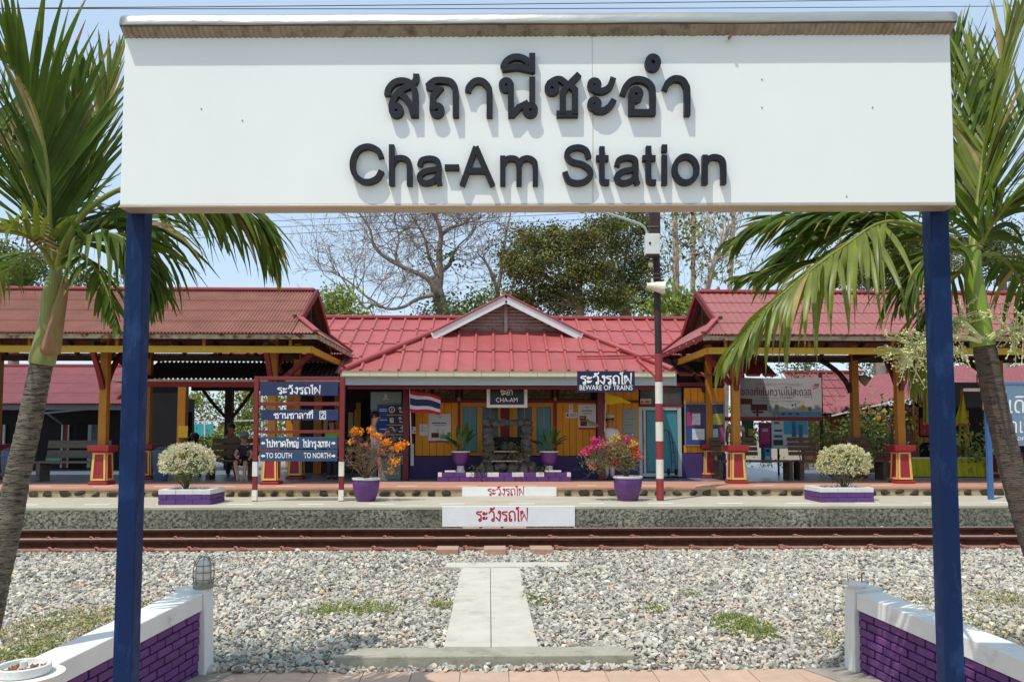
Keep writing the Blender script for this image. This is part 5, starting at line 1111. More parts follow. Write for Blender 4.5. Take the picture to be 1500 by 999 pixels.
# rear block: dark hall to the left with cream doors
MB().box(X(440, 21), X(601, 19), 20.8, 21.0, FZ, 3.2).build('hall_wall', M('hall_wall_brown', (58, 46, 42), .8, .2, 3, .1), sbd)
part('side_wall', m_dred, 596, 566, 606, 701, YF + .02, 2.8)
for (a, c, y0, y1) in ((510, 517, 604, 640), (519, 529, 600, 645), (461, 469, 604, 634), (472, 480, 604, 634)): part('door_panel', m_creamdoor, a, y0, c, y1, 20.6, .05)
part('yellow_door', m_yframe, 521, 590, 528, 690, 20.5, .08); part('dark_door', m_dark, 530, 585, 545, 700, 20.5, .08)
# hipped front roof
PE_Y, PE_Z = 16.25, 2.86; ex0 = X(505, PE_Y); ex1 = X(985, PE_Y); sl_f = .577
Vp = Vector((0, 1, sl_f)).normalized(); GYf = 18.0; gz_ = PE_Z + sl_f * (GYf - PE_Y)
roof = MB().beam((-6.6, 21.5, 4.76), (6.6, 21.5, 4.76), .22, .09).build('roof', m_ridge, sbd, bevel=.02)
wT = .385; LT_ = 1.0; me = ribtile(wT, LT_ + .04)
cA = (Vector((ex0, PE_Y, 0)), Vector((1, -1.0, 0)).normalized()); cB = (Vector((ex1, PE_Y, 0)), Vector((-1, -1.0, 0)).normalized()); cT = (Vector((0, GYf + .45, 0)), Vector((0, -1, 0)))
nc = int((ex1 - ex0) / wT) + 2
lay(roof, me, m_rooftile, Vector((ex0 - .1, PE_Y - .05, PE_Z)), Vector((1, 0, 0)), Vp, wT, LT_, nc, 3, 'roof_tile', clips=(cA, cB, cT), tilt=.03)
# main roof, front slope
Vm = Vector((0, 1, .5)).normalized(); Lm = 1.0; yb = 21.5 - 5 * Lm * Vm.y; zb_ = 4.72 - 5 * Lm * Vm.z
me2 = ribtile(wT, Lm + .04)
lay(roof, me2, m_rooftile, Vector((-6.6, yb, zb_)), Vector((1, 0, 0)), Vm, wT, Lm, 26, 5, 'roof_tile', clips=((Vector((0, 17.9, 0)), Vector((0, 1, 0))),), tilt=.03, cols0=8)
lay(roof, me2, m_rooftile, Vector((-6.6, yb, zb_)), Vector((1, 0, 0)), Vm, wT, Lm, 8, 5, 'roof_tile', clips=((Vector((0, 18.66, 0)), Vector((0, 1, 0))),), tilt=.03)
b = MB(); b.sheet(lambda u, v: (6.6 - 13.2 * u, 21.5 + 3.6 * v, 4.72 - 1.8 * v), 1, 1); b.build('rear_slope', m_rooftile, roof)
# side planes of the hipped part
b = MB()
for s, ex in ((-1, ex0), (1, ex1)):
    top = ex - s * (GYf - PE_Y)
    b.add([(ex, PE_Y - .04, PE_Z), (ex, 19.2, PE_Z), (top, 19.6, gz_), (top, GYf, gz_)], [(0, 1, 2, 3)])
    b.add([(top, GYf, gz_ + .0), (top, 21.2, gz_), (top + (-s) * .0, 21.2, gz_ + .001)], [(0, 1, 2)])
b.build('side_slope', m_rooftile, roof)
for s, ex in ((-1, ex0), (1, ex1)):
    top = Vector((ex - s * (GYf - PE_Y), GYf, gz_ + .09)); b = MB(); b.tube([Vector((ex, PE_Y - .05, PE_Z + .07)), top], .065, 8); b.build('hip_cap', m_ridge, roof, smooth=60)
# gable over the hip
gx0 = X(634, GYf); gx1 = X(851, GYf); gxm = X(741, GYf); gzb = Z(494, GYf); gzt = Z(437, GYf)
def slope_tri(xa, xb):
    return [(xa, GYf - .28, gzb), (gxm, GYf - .28, gzt), (gxm, 21.5, gzt), (xa, 21.5, gzb)]
b = MB()
for xa in (gx0, gx1):
    A_g = Vector((xa, GYf - .28, gzb)); B_g = Vector((gxm, GYf - .28, gzt)); 
    b.sheet(lambda u, v: A_g.lerp(B_g, v) + Vector((0, 3.4 * u, .02)), 10, 2)
b.build('gable_roof', m_rooftile, roof)
for xa in (gx0, gx1):
    MB().beam((xa, GYf - .27, gzb - .03), (gxm, GYf - .27, gzt - .07), .045, .17).build('bargeboard', m_whiteb, roof, bevel=.005)
    MB().beam((xa, GYf - .29, gzb + .075), (gxm, GYf - .29, gzt + .035), .07, .04).build('verge_cap', m_ridge, roof, bevel=.01)
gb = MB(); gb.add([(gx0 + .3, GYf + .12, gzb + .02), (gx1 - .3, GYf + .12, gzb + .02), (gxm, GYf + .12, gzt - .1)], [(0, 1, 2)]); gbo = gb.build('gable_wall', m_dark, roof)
nl = 8
for i in range(nl):
    z_ = gzb + .14 + i * (gzt - gzb - .28) / nl; t = (z_ - gzb) / (gzt - gzb); hw0 = (gxm - gx0) * (1 - t) - .18; hw1 = (gx1 - gxm) * (1 - t) - .18
    if hw0 > .06:
        MB().obox(Matrix.Translation(((gxm + hw1 / 2 - hw0 / 2), GYf + .06, z_)) @ Matrix.Rotation(R(38), 4, 'X'), hw0 + hw1, .012, .075).build('louvre_slat', m_louv, gbo)
MB().box(gxm - .035, gxm + .035, GYf - .02, GYf + .03, gzb + .05, gzt - .12).build('gable_post', m_louv, gbo)
MB().box(gx0 + .42, gx1 - .42, GYf - .04, GYf + .05, gzb + .0, gzb + .085).build('gable_sill', m_louv, gbo)
MB().box(gx0 + .5, gx1 - .5, GYf - .02, GYf + .06, gzb - .16, gzb - .002).build('lead_flashing', M('grey_flashing', (96, 84, 84), .7, .2, 10, .3), gbo)
# eaves: gutter pieces, fascia, soffit
gl = (ex1 - ex0 + .1) / 12
for i in range(12):
    x0 = ex0 - .05 + i * gl
    b = MB(); b.prism([(PE_Y - .10, PE_Z - .085), (PE_Y - .10, PE_Z + .01), (PE_Y - .115, PE_Z + .02), (PE_Y - .09, PE_Z + .022), (PE_Y + .02, PE_Z + .0), (PE_Y + .02, PE_Z - .10)], 'x', x0 + .004, x0 + gl - .004); b.build('gutter_length', m_cream, sbd)
MB().box(ex0 - .1, ex1 + .1, PE_Y + .03, PE_Y + .06, PE_Z - .26, PE_Z - .02).build('fascia', m_fascia, sbd)
MB().box(ex0, ex1, PE_Y + .07, YF + .1, PE_Z - .22, PE_Z - .19).build('soffit', M('maroon_soffit', (84, 38, 36), .7, .2, 3, .1, stretch=(1, 6, 1)), sbd)
MB().box(ex0 + .02, ex1 - .02, PE_Y + .18, PE_Y + .28, PE_Z - .33, PE_Z - .225).build('porch_beam', m_dred, sbd)
# rear wall of the block
MB().box(-6.3, 6.3, 24.6, 24.8, FZ, 3.2).build('rear_wall', m_yboard, sbd)

# hall canopy left of the front roof and the red beam under it
hc = empty('hall_canopy', (-5.6, 19.5, UZ), 0, 'dark corrugated canopy with long red beam behind the left shelter', 'canopy')
b = MB(); xa = X(205, 17.75); xb = X(500, 17.75)
b.sheet(lambda u, v: (xa + (xb - xa) * u, 17.75 + .93 * v, Z(556, 17.75) + .47 * v + .028 * math.cos(u * 2 * math.pi * 44)), 44 * 6, 1); b.build('corrugated_sheet', M('dark_zinc', (74, 74, 78), .5, .15, 4, .1, metal=.3), hc, smooth=60)
MB().beam((xa, 17.73, Z(558, 17.73)), (xb, 17.73, Z(558, 17.73)), .05, .05).build('gutter', m_cream, hc)
MB().beam((xa, 17.82, Z(563.5, 17.82)), (xb, 17.82, Z(563.5, 17.82)), .08, .12).build('beam', m_red, hc)
for px in (268, 467, 497): x = X(px, 20.0); MB().box(x - .1, x + .1, 19.9, 20.1, UZ, 2.8).build('column', m_ochre, hc, bevel=.01)
x = X(269, 19.88); MB().box(x - .11, x + .12, 19.86, 19.89, Z(641, 19.88), Z(624, 19.88)).build('notice', m_yell, hc)
for px in (336,): x = X(px, 23); MB().box(x - .1, x + .1, 22.9, 23.1, UZ, 2.9).build('column', m_darkwood, hc); [curved_brace(hc, (x, 23, 2.0), (x + dx, 23, 2.85), (0, 0, -.1), m_darkwood, .08) for dx in (-.75, .65)]
MB().beam((X(280, 23), 23, 2.9), (X(400, 23), 23, 2.9), .1, .12).build('beam', m_darkwood, hc)
MB().box(X(210, 23.5), X(395, 23.5), 21.3, 23.6, 3.0, 3.05).build('ceiling', M('pale_ceiling', (150, 142, 128), .8, .1, 3, 0), hc)
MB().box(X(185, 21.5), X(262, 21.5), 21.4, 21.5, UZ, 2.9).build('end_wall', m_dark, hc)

# left back building with pink roof
lb = empty('side_building', (-13, 24, UZ), 0, 'long red tin roofed building with dark open front at the left edge', 'building')
ye, ze = 21.2, Z(592, 21.2); yr_, zr = 24.2, Z(538, 24.2); Vl = Vector((0, yr_ - ye, zr - ze)); Ll = Vl.length; Vl.normalize(); xR = X(196, ye)
rf = MB().beam((xR, yr_, zr + .03), (-24, yr_, zr + .03), .2, .06).build('roof', m_ridge, lb)
m_roofD = M('dull_red_sheet', (138, 80, 82), .75, .12, 3, .2, objvar=.05, dirt=((112, 70, 68), .56, 4, .2))
lay(rf, corr(.78, Ll / 4 + .05, .076, .012), m_roofD, Vector((xR - 14 * .78, ye, ze)), Vector((1, 0, 0)), Vl, .78, Ll / 4, 14, 4, 'roof_sheet')
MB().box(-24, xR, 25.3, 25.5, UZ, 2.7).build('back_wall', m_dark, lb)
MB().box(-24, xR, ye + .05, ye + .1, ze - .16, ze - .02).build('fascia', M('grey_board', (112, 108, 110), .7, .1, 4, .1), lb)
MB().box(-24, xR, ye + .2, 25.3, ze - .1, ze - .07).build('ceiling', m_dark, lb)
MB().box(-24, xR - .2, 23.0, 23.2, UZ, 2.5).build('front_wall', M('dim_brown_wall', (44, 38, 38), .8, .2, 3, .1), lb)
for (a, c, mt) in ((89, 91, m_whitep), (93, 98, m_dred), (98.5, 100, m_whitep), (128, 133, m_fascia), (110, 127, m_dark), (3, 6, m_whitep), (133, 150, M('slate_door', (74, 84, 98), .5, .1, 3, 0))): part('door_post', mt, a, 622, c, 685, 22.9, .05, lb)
part('yellow_skirting', M('olive_yellow', (186, 176, 40), .6, .1, 4, .1), 60, 690, 180, 702, 22.6, .05, lb); part('poster', M('green_poster', (108, 170, 150), .6, .4, 20, 0), 67, 669, 88, 679, 22.5, .03, lb)
b = MB(); b.beam(P(55, 606, 21.6), P(150, 597, 21.6), .03, .05); b.beam(P(70, 606, 21.6), P(90, 620, 22.8), .03, .05); b.build('awning_bar', m_fascia, lb)

# right-hand roofs beyond the shelter
rb_ = empty('small_building', (10.5, 28, UZ), 0, 'small building with stepped rose tiled roof seen between the right shelter columns', 'building')
def gable_patch(parent, pts_px, Ys, mat, name, wv=60, amp=.03):
    A, B, C, D = [P(a, b_, y) for (a, b_), y in zip(pts_px, Ys)]
    b = MB(); b.sheet(lambda u, v: D.lerp(C, u).lerp(A.lerp(B, u), v) + Vector((0, -amp * (1 if int(v * 5.999) % 2 else 0) * .3, amp * math.cos(u * wv))), 160, 12); return b.build(name, mat, parent, smooth=50)
q0 = P(1180, 606, 26); q1 = P(1180, 546, 28); Vq = Vector((0, q1.y - q0.y, q1.z - q0.z)); Lq = Vq.length / 5; Vq.normalize()
rfb = MB().beam((q0.x, 28, q1.z + .04), (q0.x + 2.9, 28, q1.z + .04), .2, .08).build('roof', m_ridge, rb_); lay(rfb, ribtile(.3, Lq + .04), m_roofD, q0, Vector((1, 0, 0)), Vq, .3, Lq, 9, 5, 'roof_tile', tilt=.06)
part('wall', M('red_brown_wall', (128, 66, 44), .8, .15, 3, .1), 1183, 606, 1300, 690, 26.6, .2, rb_); part('fascia', m_dark, 1183, 604, 1296, 609, 26.1, .05, rb_); part('window', m_dark, 1262, 610, 1272, 650, 26.5, .05, rb_)
rb2 = empty('small_building', (12.8, 25, UZ), 0, 'building with plain rose red lean-to roof behind the right shelter, nearest to the pink tiles', 'building')
gable_patch(rb2, ((1285, 549), (1430, 532), (1430, 574), (1216, 596)), (25, 25, 22.5, 22.5), m_roofD, 'roof', wv=150, amp=.012)
gable_patch(rb2, ((1222, 597), (1430, 588), (1430, 600), (1222, 604)), (23.2, 23.2, 23.0, 23.0), m_roofD, 'lower_roof', wv=150, amp=.03)
part('wall', M('brown_wall', (104, 66, 48), .8, .2, 3, .1), 1300, 600, 1440, 690, 24.0, .2, rb2)
b = MB(); b.beam(P(1218, 609, 22.4), P(1300, 590, 22.4), .03, .04); b.build('white_pipe', m_whiteb, rb2)
rb3 = empty('small_building', (16, 25, UZ), 0, 'building with pale red roof behind the grey blue notice at the right edge', 'building')
gable_patch(rb3, ((1395, 555), (1520, 530), (1560, 600), (1385, 600)), (25, 25, 22.5, 22.5), m_roofD, 'roof', wv=130, amp=.012)
part('wall', m_dark, 1396, 600, 1560, 690, 23.6, .2, rb3)
# turquoise sheet fence seen through the left opening
tfn = empty('sheet_fence', (X(290, 30), 30, 0), 0, 'turquoise metal sheet fence far behind the left shelter', 'fence')
part('panel', M('turquoise_sheet', (72, 172, 172), .5, .08, 3, .1), 270, 621, 312, 640, 30, .05, tfn); b = MB(); b.beam(P(270, 618, 30), P(400, 615, 30), .04, .04); b.beam(P(300, 650, 30), P(300, 612, 30), .05, .05); b.beam(P(384, 650, 30), P(384, 580, 30), .06, .06); b.build('rail', m_whiteb, tfn)

# ================================================================== planters, pots and flowers on the platform
m_blockp = M('purple_block_paint', (92, 56, 114), 0.6, 0.10, 10, 0.25, objvar=.10, dirt=((138, 104, 140), .64, 14, .08))
m_blockw = M('white_block_paint', (214, 210, 204), 0.65, 0.06, 8, 0.2, objvar=.04, dirt=((170, 160, 150), .66, 10, .1))
m_potp = M('purple_glazed_pot', (92, 50, 110), 0.4, 0.14, 8, 0.12, spec=.5, dirt=((140, 98, 142), .62, 9, .12))
m_potw = M('white_pot_rim', (218, 212, 206), 0.6, 0.06, 8, 0.15, dirt=((160, 146, 130), .62, 9, .12))
m_earth = M('potting_soil', (72, 58, 44), 0.95, 0.3, 20, 0.5)
m_stem = M('dry_twig', (108, 92, 74), 0.85, 0.25, 14, 0.2)
m_wflower = M('white_blossom', (232, 226, 196), 0.7, 0.08, 20, 0, trans=.2, island=.16)
m_cflower = M('cream_blossom', (222, 214, 160), 0.7, 0.1, 20, 0, trans=.2, island=.2)
m_bleaf = M('bush_leaf', (98, 122, 52), 0.6, 0.25, 12, 0, trans=.25, island=.4)
def box_planter(root, x0, x1, y0, y1, z0, courses, h, bl):
    """ring of painted blocks in courses; top course white"""
    for c_ in range(courses):
        mt = m_blockw if c_ == courses - 1 else m_blockp; z_ = z0 + c_ * h; hh = h - .006
        for (ax, a0, a1, fix) in (('x', x0, x1, y0), ('x', x0, x1, y1 - .09), ('y', y0 + .093, y1 - .093, x0), ('y', y0 + .093, y1 - .093, x1 - .09)):
            n = max(1, round((a1 - a0) / bl)); off = (c_ % 2) * .5; cuts = [a0] + [a0 + (a1 - a0) * (i + off) / n for i in range(1 if off == 0 else 0, n)] + [a1]
            for u, v in zip(cuts, cuts[1:]):
                if v - u < .02: continue
                j = rnd.uniform(-.003, .003)
                b = MB(); (b.box(u + .002, v - .002, fix + j, fix + .09 + j, z_, z_ + hh) if ax == 'x' else b.box(fix + j, fix + .09 + j, u + .002, v - .002, z_, z_ + hh)); b.build('block', mt, root, bevel=.004, seg=1)
    MB().box(x0 + .05, x1 - .05, y0 + .05, y1 - .05, z0, z0 + courses * h - .05).build('soil', m_earth, root)
def flower_ball(px, py, rpx, rpy, Y, n, root, seed, creamy):
    rr = random.Random(seed); c = P(px, py, Y); k = Y / F; rx, rz = rpx * k, rpy * k; b = MB()
    base = Vector((c.x, Y, c.z - rz - .11)); ends = []
    for i in range(16):
        a = i * 2.399; q = rr.uniform(.15, .85); e_ = c + Vector((math.cos(a) * rx * q, math.sin(a) * rx * .8 * q, rr.uniform(-.5, .1) * rz)); m_ = base.lerp(e_, .45) + Vector((0, 0, -.03 + rr.uniform(-.02, .02)))
        st = base + Vector((math.cos(a) * .02, math.sin(a) * .02, -.03))
        b.tube([st, st.lerp(m_, .5) + Vector((0, 0, .02)), m_, e_], [.012, .010, .008, .004], 5, cap=False)
    b.tube([base + Vector((0, 0, -.12)), base + Vector((.0, 0, .0)), base + Vector((0, 0, .03))], [.030, .026, .02], 7)
    b.build('stems', m_stem, root)
    leaves([((c.x, Y, c.z - rz * .1), (rx * .88, rx * .74, rz * .85), 1300), ((c.x, Y, c.z - rz * .75), (rx * .5, rx * .45, rz * .35), 260)], .036, [m_bleaf, m_dkleaf], 'leaves', root, share=[.7, .3])
    V = []; Fc = []; mi = []; bb = 0
    for i in range(n):      # flower heads: little bunches of petals over the crown
        z_ = rr.uniform(-.55, 1); a = rr.uniform(0, 6.283); s = math.sqrt(1 - z_ * z_); jj = rr.uniform(.84, 1.06)
        ctr = Vector((c.x + math.cos(a) * s * rx * jj, Y + math.sin(a) * s * rx * .84 * jj, c.z + z_ * rz * jj)); nrm = Vector((math.cos(a) * s, math.sin(a) * s, z_)).normalized()
        col_ = 0 if rr.random() < (.35 if creamy else .75) else 1
        for q in range(9):
            d = (nrm * .8 + Vector((rr.gauss(0, .6), rr.gauss(0, .6), rr.gauss(0, .6)))).normalized(); e_ = d.cross(Vector((rr.random(), rr.random(), rr.random()))).normalized(); p = ctr + d * rr.uniform(.0, .018) + Vector((rr.gauss(0, .010), rr.gauss(0, .010), rr.gauss(0, .010))); L_ = rr.uniform(.018, .032); w_ = L_ * .42
            V += [p, p + d * L_ * .5 + e_ * w_, p + d * L_, p + d * L_ * .5 - e_ * w_]; Fc.append((bb, bb + 1, bb + 2, bb + 3)); mi.append(col_); bb += 4
    np_mesh('blossoms', [tuple(v) for v in V], Fc, [m_wflower, m_cflower], parent=root, midx=mi, kind='stuff')
for (pxa, pxb, pyb, Y, ball, lab, s) in ((235, 311, 738, 13.35, (274, 677, 37, 27), 'rounded white flowering bush in a purple block planter left of the platform sign', 1), (1199, 1277, 734, 13.55, (1236, 678, 37, 26), 'rounded cream flowering bush in a purple block planter on the right of the platform', 2)):
    x0, x1 = X(pxa, Y), X(pxb, Y); root = empty('flower_planter', ((x0 + x1) / 2, Y + .35, LZ), 0, lab, 'planter', 'flower planters on the low platform')
    box_planter(root, x0, x1, Y, Y + .72, LZ, 3, .085, .30)
    flower_ball(ball[0], ball[1], ball[2], ball[3], Y + .4, 620, root, s, s == 2)
def pot(px0, px1, pyt, pyb, Y, label):
    xc = (X(px0, Y) + X(px1, Y)) / 2; rt = (X(px1, Y) - X(px0, Y)) / 2; h = Z(pyt, Y) - LZ
    root = empty('flower_pot', (xc, Y, LZ), 0, label, 'flower pot', 'big purple pots with flowering shrubs'); c = (xc, Y, LZ)
    MB().lathe([(rt * .60, 0), (rt * .66, .01), (rt * .84, h * .35), (rt * .93, h * .62), (rt * .95, h * .82), (rt * .90, h * .90)], c, 36).build('pot', m_potp, root, smooth=50)
    MB().lathe([(rt * .91, h * .895), (rt * .985, h * .92), (rt * 1.0, h * .95), (rt * .99, h * .99), (rt * .94, h), (rt * .87, h * .985), (rt * .84, h * .9), (.0, h * .9)], c, 36, closed=False).build('rim', m_potw, root, smooth=50)
    MB().ell((xc, Y, LZ + h * .88), rt * .86, rt * .86, .03).build('soil', m_earth, root)
    return root, Vector((xc, Y, LZ + h * .9))
def bract(clumps, size, mats, share, root):
    """papery three sided bracts"""
    leaves(clumps, size, mats, 'flowers', root, share=share, aspect=.85, droop=.1, tuft=.38, kind='stuff')
def shrub_twigs(root, base, tips, seed, n=3):
    rr = random.Random(seed); b = MB()
    for t_ in tips:
        m_ = base.lerp(t_, .5) + Vector((rr.gauss(0, .05), rr.gauss(0, .05), .05)); b.tube(catmull([base, m_, t_], 4), [.014, .013, .012, .011, .010, .008, .006, .005, .004], 5, cap=False)
        for k in range(5): twigs(b, m_.lerp(t_, rr.random()), Vector((rr.gauss(0, 1), rr.gauss(0, 1), rr.gauss(.2, .6))), rr.uniform(.12, .26), .005, 2, rr, up=.1, spread=.8, n=3, minr=.0018)
    b.build('twigs', m_stem, root)
m_orange = M('orange_bract', (240, 150, 24), .6, .1, 20, 0, trans=.35, island=.2); m_salmon = M('salmon_bract', (224, 132, 96), .6, .1, 20, 0, trans=.3, island=.25)
m_magenta = M('magenta_bract', (206, 44, 122), .6, .1, 20, 0, trans=.35, island=.25); m_redb = M('red_bract', (212, 62, 52), .6, .1, 20, 0, trans=.3, island=.2); m_pinkb = M('pink_bract', (226, 104, 140), .6, .1, 20, 0, trans=.3, island=.2); m_yellb = M('yellow_bract', (226, 190, 84), .6, .1, 20, 0, trans=.3, island=.2)
YP = 14.0; kP = YP / F
root, base = pot(517, 558, 699, 733, YP, 'big round purple pot with an almost bare orange bougainvillea, left of the centre')
cc = lambda px, py, dy=0: P(px, py, YP + dy)
shrub_twigs(root, base, [cc(a, b_, d) for a, b_, d in ((505, 665, 0), (512, 680, .2), (520, 655, -.1), (535, 650, .2), (548, 655, 0), (560, 660, -.2), (572, 672, .1), (585, 650, 0), (578, 640, .1), (540, 668, -.3), (526, 672, -.3), (558, 640, .1), (522, 640, 0))], 5)
leaves([(cc(520, 668), (.28, .26, .24), 700), (cc(548, 668), (.30, .28, .24), 760), (cc(568, 665), (.16, .2, .18), 200)], .022, [m_stem, m_dkleaf, m_salmon], 'small_leaves', root, share=[.62, .25, .13])
bract([(cc(522, 630), (.09, .07, .07), 130), (cc(543, 629), (.05, .05, .05), 60), (cc(512, 648), (.05, .05, .03), 24), (cc(552, 640), (.08, .07, .06), 100), (cc(566, 648), (.08, .07, .07), 110), (cc(582, 658), (.07, .07, .08), 110), (cc(578, 676), (.07, .06, .05), 70), (cc(572, 690), (.05, .05, .04), 40), (cc(590, 650), (.05, .05, .05), 50), (cc(560, 662), (.06, .06, .05), 40)], .044, [m_orange, m_yellb], [.85, .15], root)
bract([(cc(538, 650), (.16, .12, .03), 90), (cc(518, 648), (.10, .1, .03), 50)], .026, [m_salmon], None, root)
root, base = pot(897, 940, 697, 731, YP, 'big round purple pot with pink, red and yellow bougainvillea, left of the striped pole')
shrub_twigs(root, base, [cc(a, b_, d) for a, b_, d in ((862, 664, 0), (875, 655, .1), (885, 680, -.2), (900, 650, 0), (915, 655, .2), (928, 662, 0), (920, 680, -.2), (870, 648, 0), (905, 670, -.2), (893, 660, .2))], 6)
leaves([(cc(880, 668), (.24, .24, .16), 420), (cc(908, 665), (.26, .26, .2), 560), (cc(918, 680), (.16, .16, .1), 260), (cc(872, 680), (.14, .14, .1), 150), (cc(896, 655), (.2, .2, .12), 240)], .040, [m_bleaf, m_ltleaf, m_stem], 'leaves', root, share=[.45, .4, .15])
bract([(cc(870, 643), (.05, .05, .05), 70), (cc(882, 650), (.12, .10, .06), 180), (cc(857, 662), (.07, .07, .06), 90), (cc(867, 655), (.10, .08, .06), 130), (cc(918, 643), (.06, .06, .06), 90), (cc(868, 678), (.06, .06, .05), 60), (cc(908, 672), (.05, .05, .04), 40)], .040, [m_magenta, m_pinkb], [.65, .35], root)
bract([(cc(898, 675), (.18, .10, .07), 300), (cc(928, 660), (.10, .09, .10), 200), (cc(888, 664), (.08, .08, .05), 90), (cc(932, 670), (.06, .06, .05), 80)], .040, [m_redb, m_pinkb], [.8, .2], root)
bract([(cc(903, 640), (.05, .05, .05), 60), (cc(898, 648), (.10, .08, .05), 80), (cc(922, 650), (.10, .08, .06), 90), (cc(868, 684), (.05, .05, .03), 40), (cc(912, 660), (.10, .10, .05), 60)], .036, [m_yellb, m_pinkb], [.8, .2], root)

# garden bed in front of the booking office
YG = 16.75; gbx0, gbx1 = X(641, YG), X(836, YG)
gd = empty('garden_bed', ((gbx0 + gbx1) / 2, YG + .4, UZ), 0, 'low bed edged with purple and white blocks in front of the station door', 'garden bed')
hB = .098; n = 12; wB = (gbx1 - gbx0) / n; white_px = [(642, 648), (683, 695), (714, 731), (750, 767), (785, 797), (830, 836)]
for i in range(n):
    j = rnd.uniform(-.004, .004); MB().box(gbx0 + i * wB + .003, gbx0 + (i + 1) * wB - .003, YG + j, YG + .12 + j, UZ, UZ + hB - .005).build('block', m_blockp, gd, bevel=.004, seg=1)
cur = 641.0
for a, c in white_px + [(836, 836)]:
    if a - cur > 4:
        k = max(1, round((a - cur) / 16));
        for q in range(k): MB().box(X(cur + (a - cur) * q / k, YG) + .003, X(cur + (a - cur) * (q + 1) / k, YG) - .003, YG, YG + .12, UZ + hB, UZ + 2 * hB - .01).build('block', m_blockp, gd, bevel=.004, seg=1)
    if c > a: MB().box(X(a, YG) + .002, X(c, YG) - .002, YG - .003, YG + .12, UZ + hB, UZ + 2 * hB - .008).build('block', m_blockw, gd, bevel=.004, seg=1)
    cur = c
for (a, c) in ((652, 668), (798, 812), (812, 822)): MB().box(X(a, YG), X(c, YG), YG + .01, YG + .13, UZ + 2 * hB, UZ + 2 * hB + .035).build('block', m_blockw, gd, bevel=.004, seg=1)
MB().box(gbx0 + .02, gbx1 - .02, YG + .14, YG + .85, UZ, UZ + .13).build('soil', m_earth, gd)
for k in range(10): MB().box(gbx0 if k % 2 else gbx1 - .1, gbx0 + .1 if k % 2 else gbx1, YG + .14 + (k // 2) * .14, YG + .27 + (k // 2) * .14, UZ, UZ + 2 * hB).build('block', m_blockp, gd, bevel=.004, seg=1)
# rockwork shrine fountain
m_rockw = M('dark_rockwork', (96, 92, 88), 0.95, 0.3, 9, 0.9, bscale=30, dist=.03, dirt=((52, 56, 42), .48, 8, .15)); m_moss = M('moss_plants', (66, 84, 42), .8, .3, 12, 0, island=.4)
rk = empty('rockwork_fountain', (X(743, 17.1), 17.1, UZ), 0, 'dark rockwork fountain with two rough pillars and a stone lintel by the station door', 'fountain')
def lump(px0, py0, px1, py1, Y, dep, name='rock', seed=0, mt=None, top=1.0):
    x0, x1, z0, z1 = rect(px0, py0, px1, py1, Y); V_, F_ = hull(26, 700 + seed); b = MB()
    lo = V_.min(0); hi = V_.max(0); t_ = (V_ - lo) / (hi - lo); b.add([(x0 + (x1 - x0) * (.5 + (p[0] - .5)), Y - dep / 2 + dep * p[1], z0 + (z1 - z0) * p[2]) for p in t_], [tuple(f) for f in F_])
    return b.build(name, mt or m_rockw, rk)
sd_i = 0
for (x0, x1) in ((707, 723), (762, 778)):
    for i in range(8):
        py = 626 + i * 9; sd_i += 1; j = rnd.uniform(-2, 2); lump(x0 + j - 1, py - 3, x1 + j + 1, py + 11, 17.0, .24, 'rock', sd_i)
for i in range(6): sd_i += 1; lump(708 + i * 12 - 3, 613 + (i % 2), 708 + i * 12 + 13, 625, 17.0, .26, 'lintel_rock', sd_i)
for (a, c, y0, y1, Yq, dp) in ((724, 762, 676, 694, 16.98, .3), (712, 776, 690, 706, 16.95, .35), (728, 758, 661, 678, 17.1, .3), (700, 722, 676, 704, 16.95, .3), (762, 786, 676, 704, 16.95, .3), (716, 732, 664, 680, 17.0, .25), (754, 770, 664, 682, 17.0, .25), (690, 706, 688, 704, 17.0, .25), (780, 794, 690, 704, 17.0, .25), (735, 752, 648, 664, 17.2, .2)):
    for q in range(2): sd_i += 1; lump(a + (c - a) * .5 * q - 2, y0 + rnd.uniform(-1, 1), a + (c - a) * .5 * (q + 1) + 2, y1, Yq, dp, 'rock', sd_i)
for (a, c, py) in ((723, 758, 660.5), (720, 764, 674.5)): part('stone_shelf', m_louv, a, py, c, py + 1.6, 16.84, .3, rk)
part('back_slab', m_dark, 722, 640, 764, 690, 17.25, .06, rk)
leaves([(P(758, 668, 16.85), (.16, .1, .30), 420), (P(716, 662, 16.85), (.10, .1, .22), 200), (P(700, 690, 16.8), (.2, .1, .1), 160), (P(785, 690, 16.8), (.2, .1, .08), 140), (P(735, 655, 17.), (.1, .1, .1), 80)], .04, [m_moss, m_dkleaf, M('red_leaf', (112, 40, 36), .7, .2, 10, 0)], 'creeper', rk, share=[.55, .35, .1])
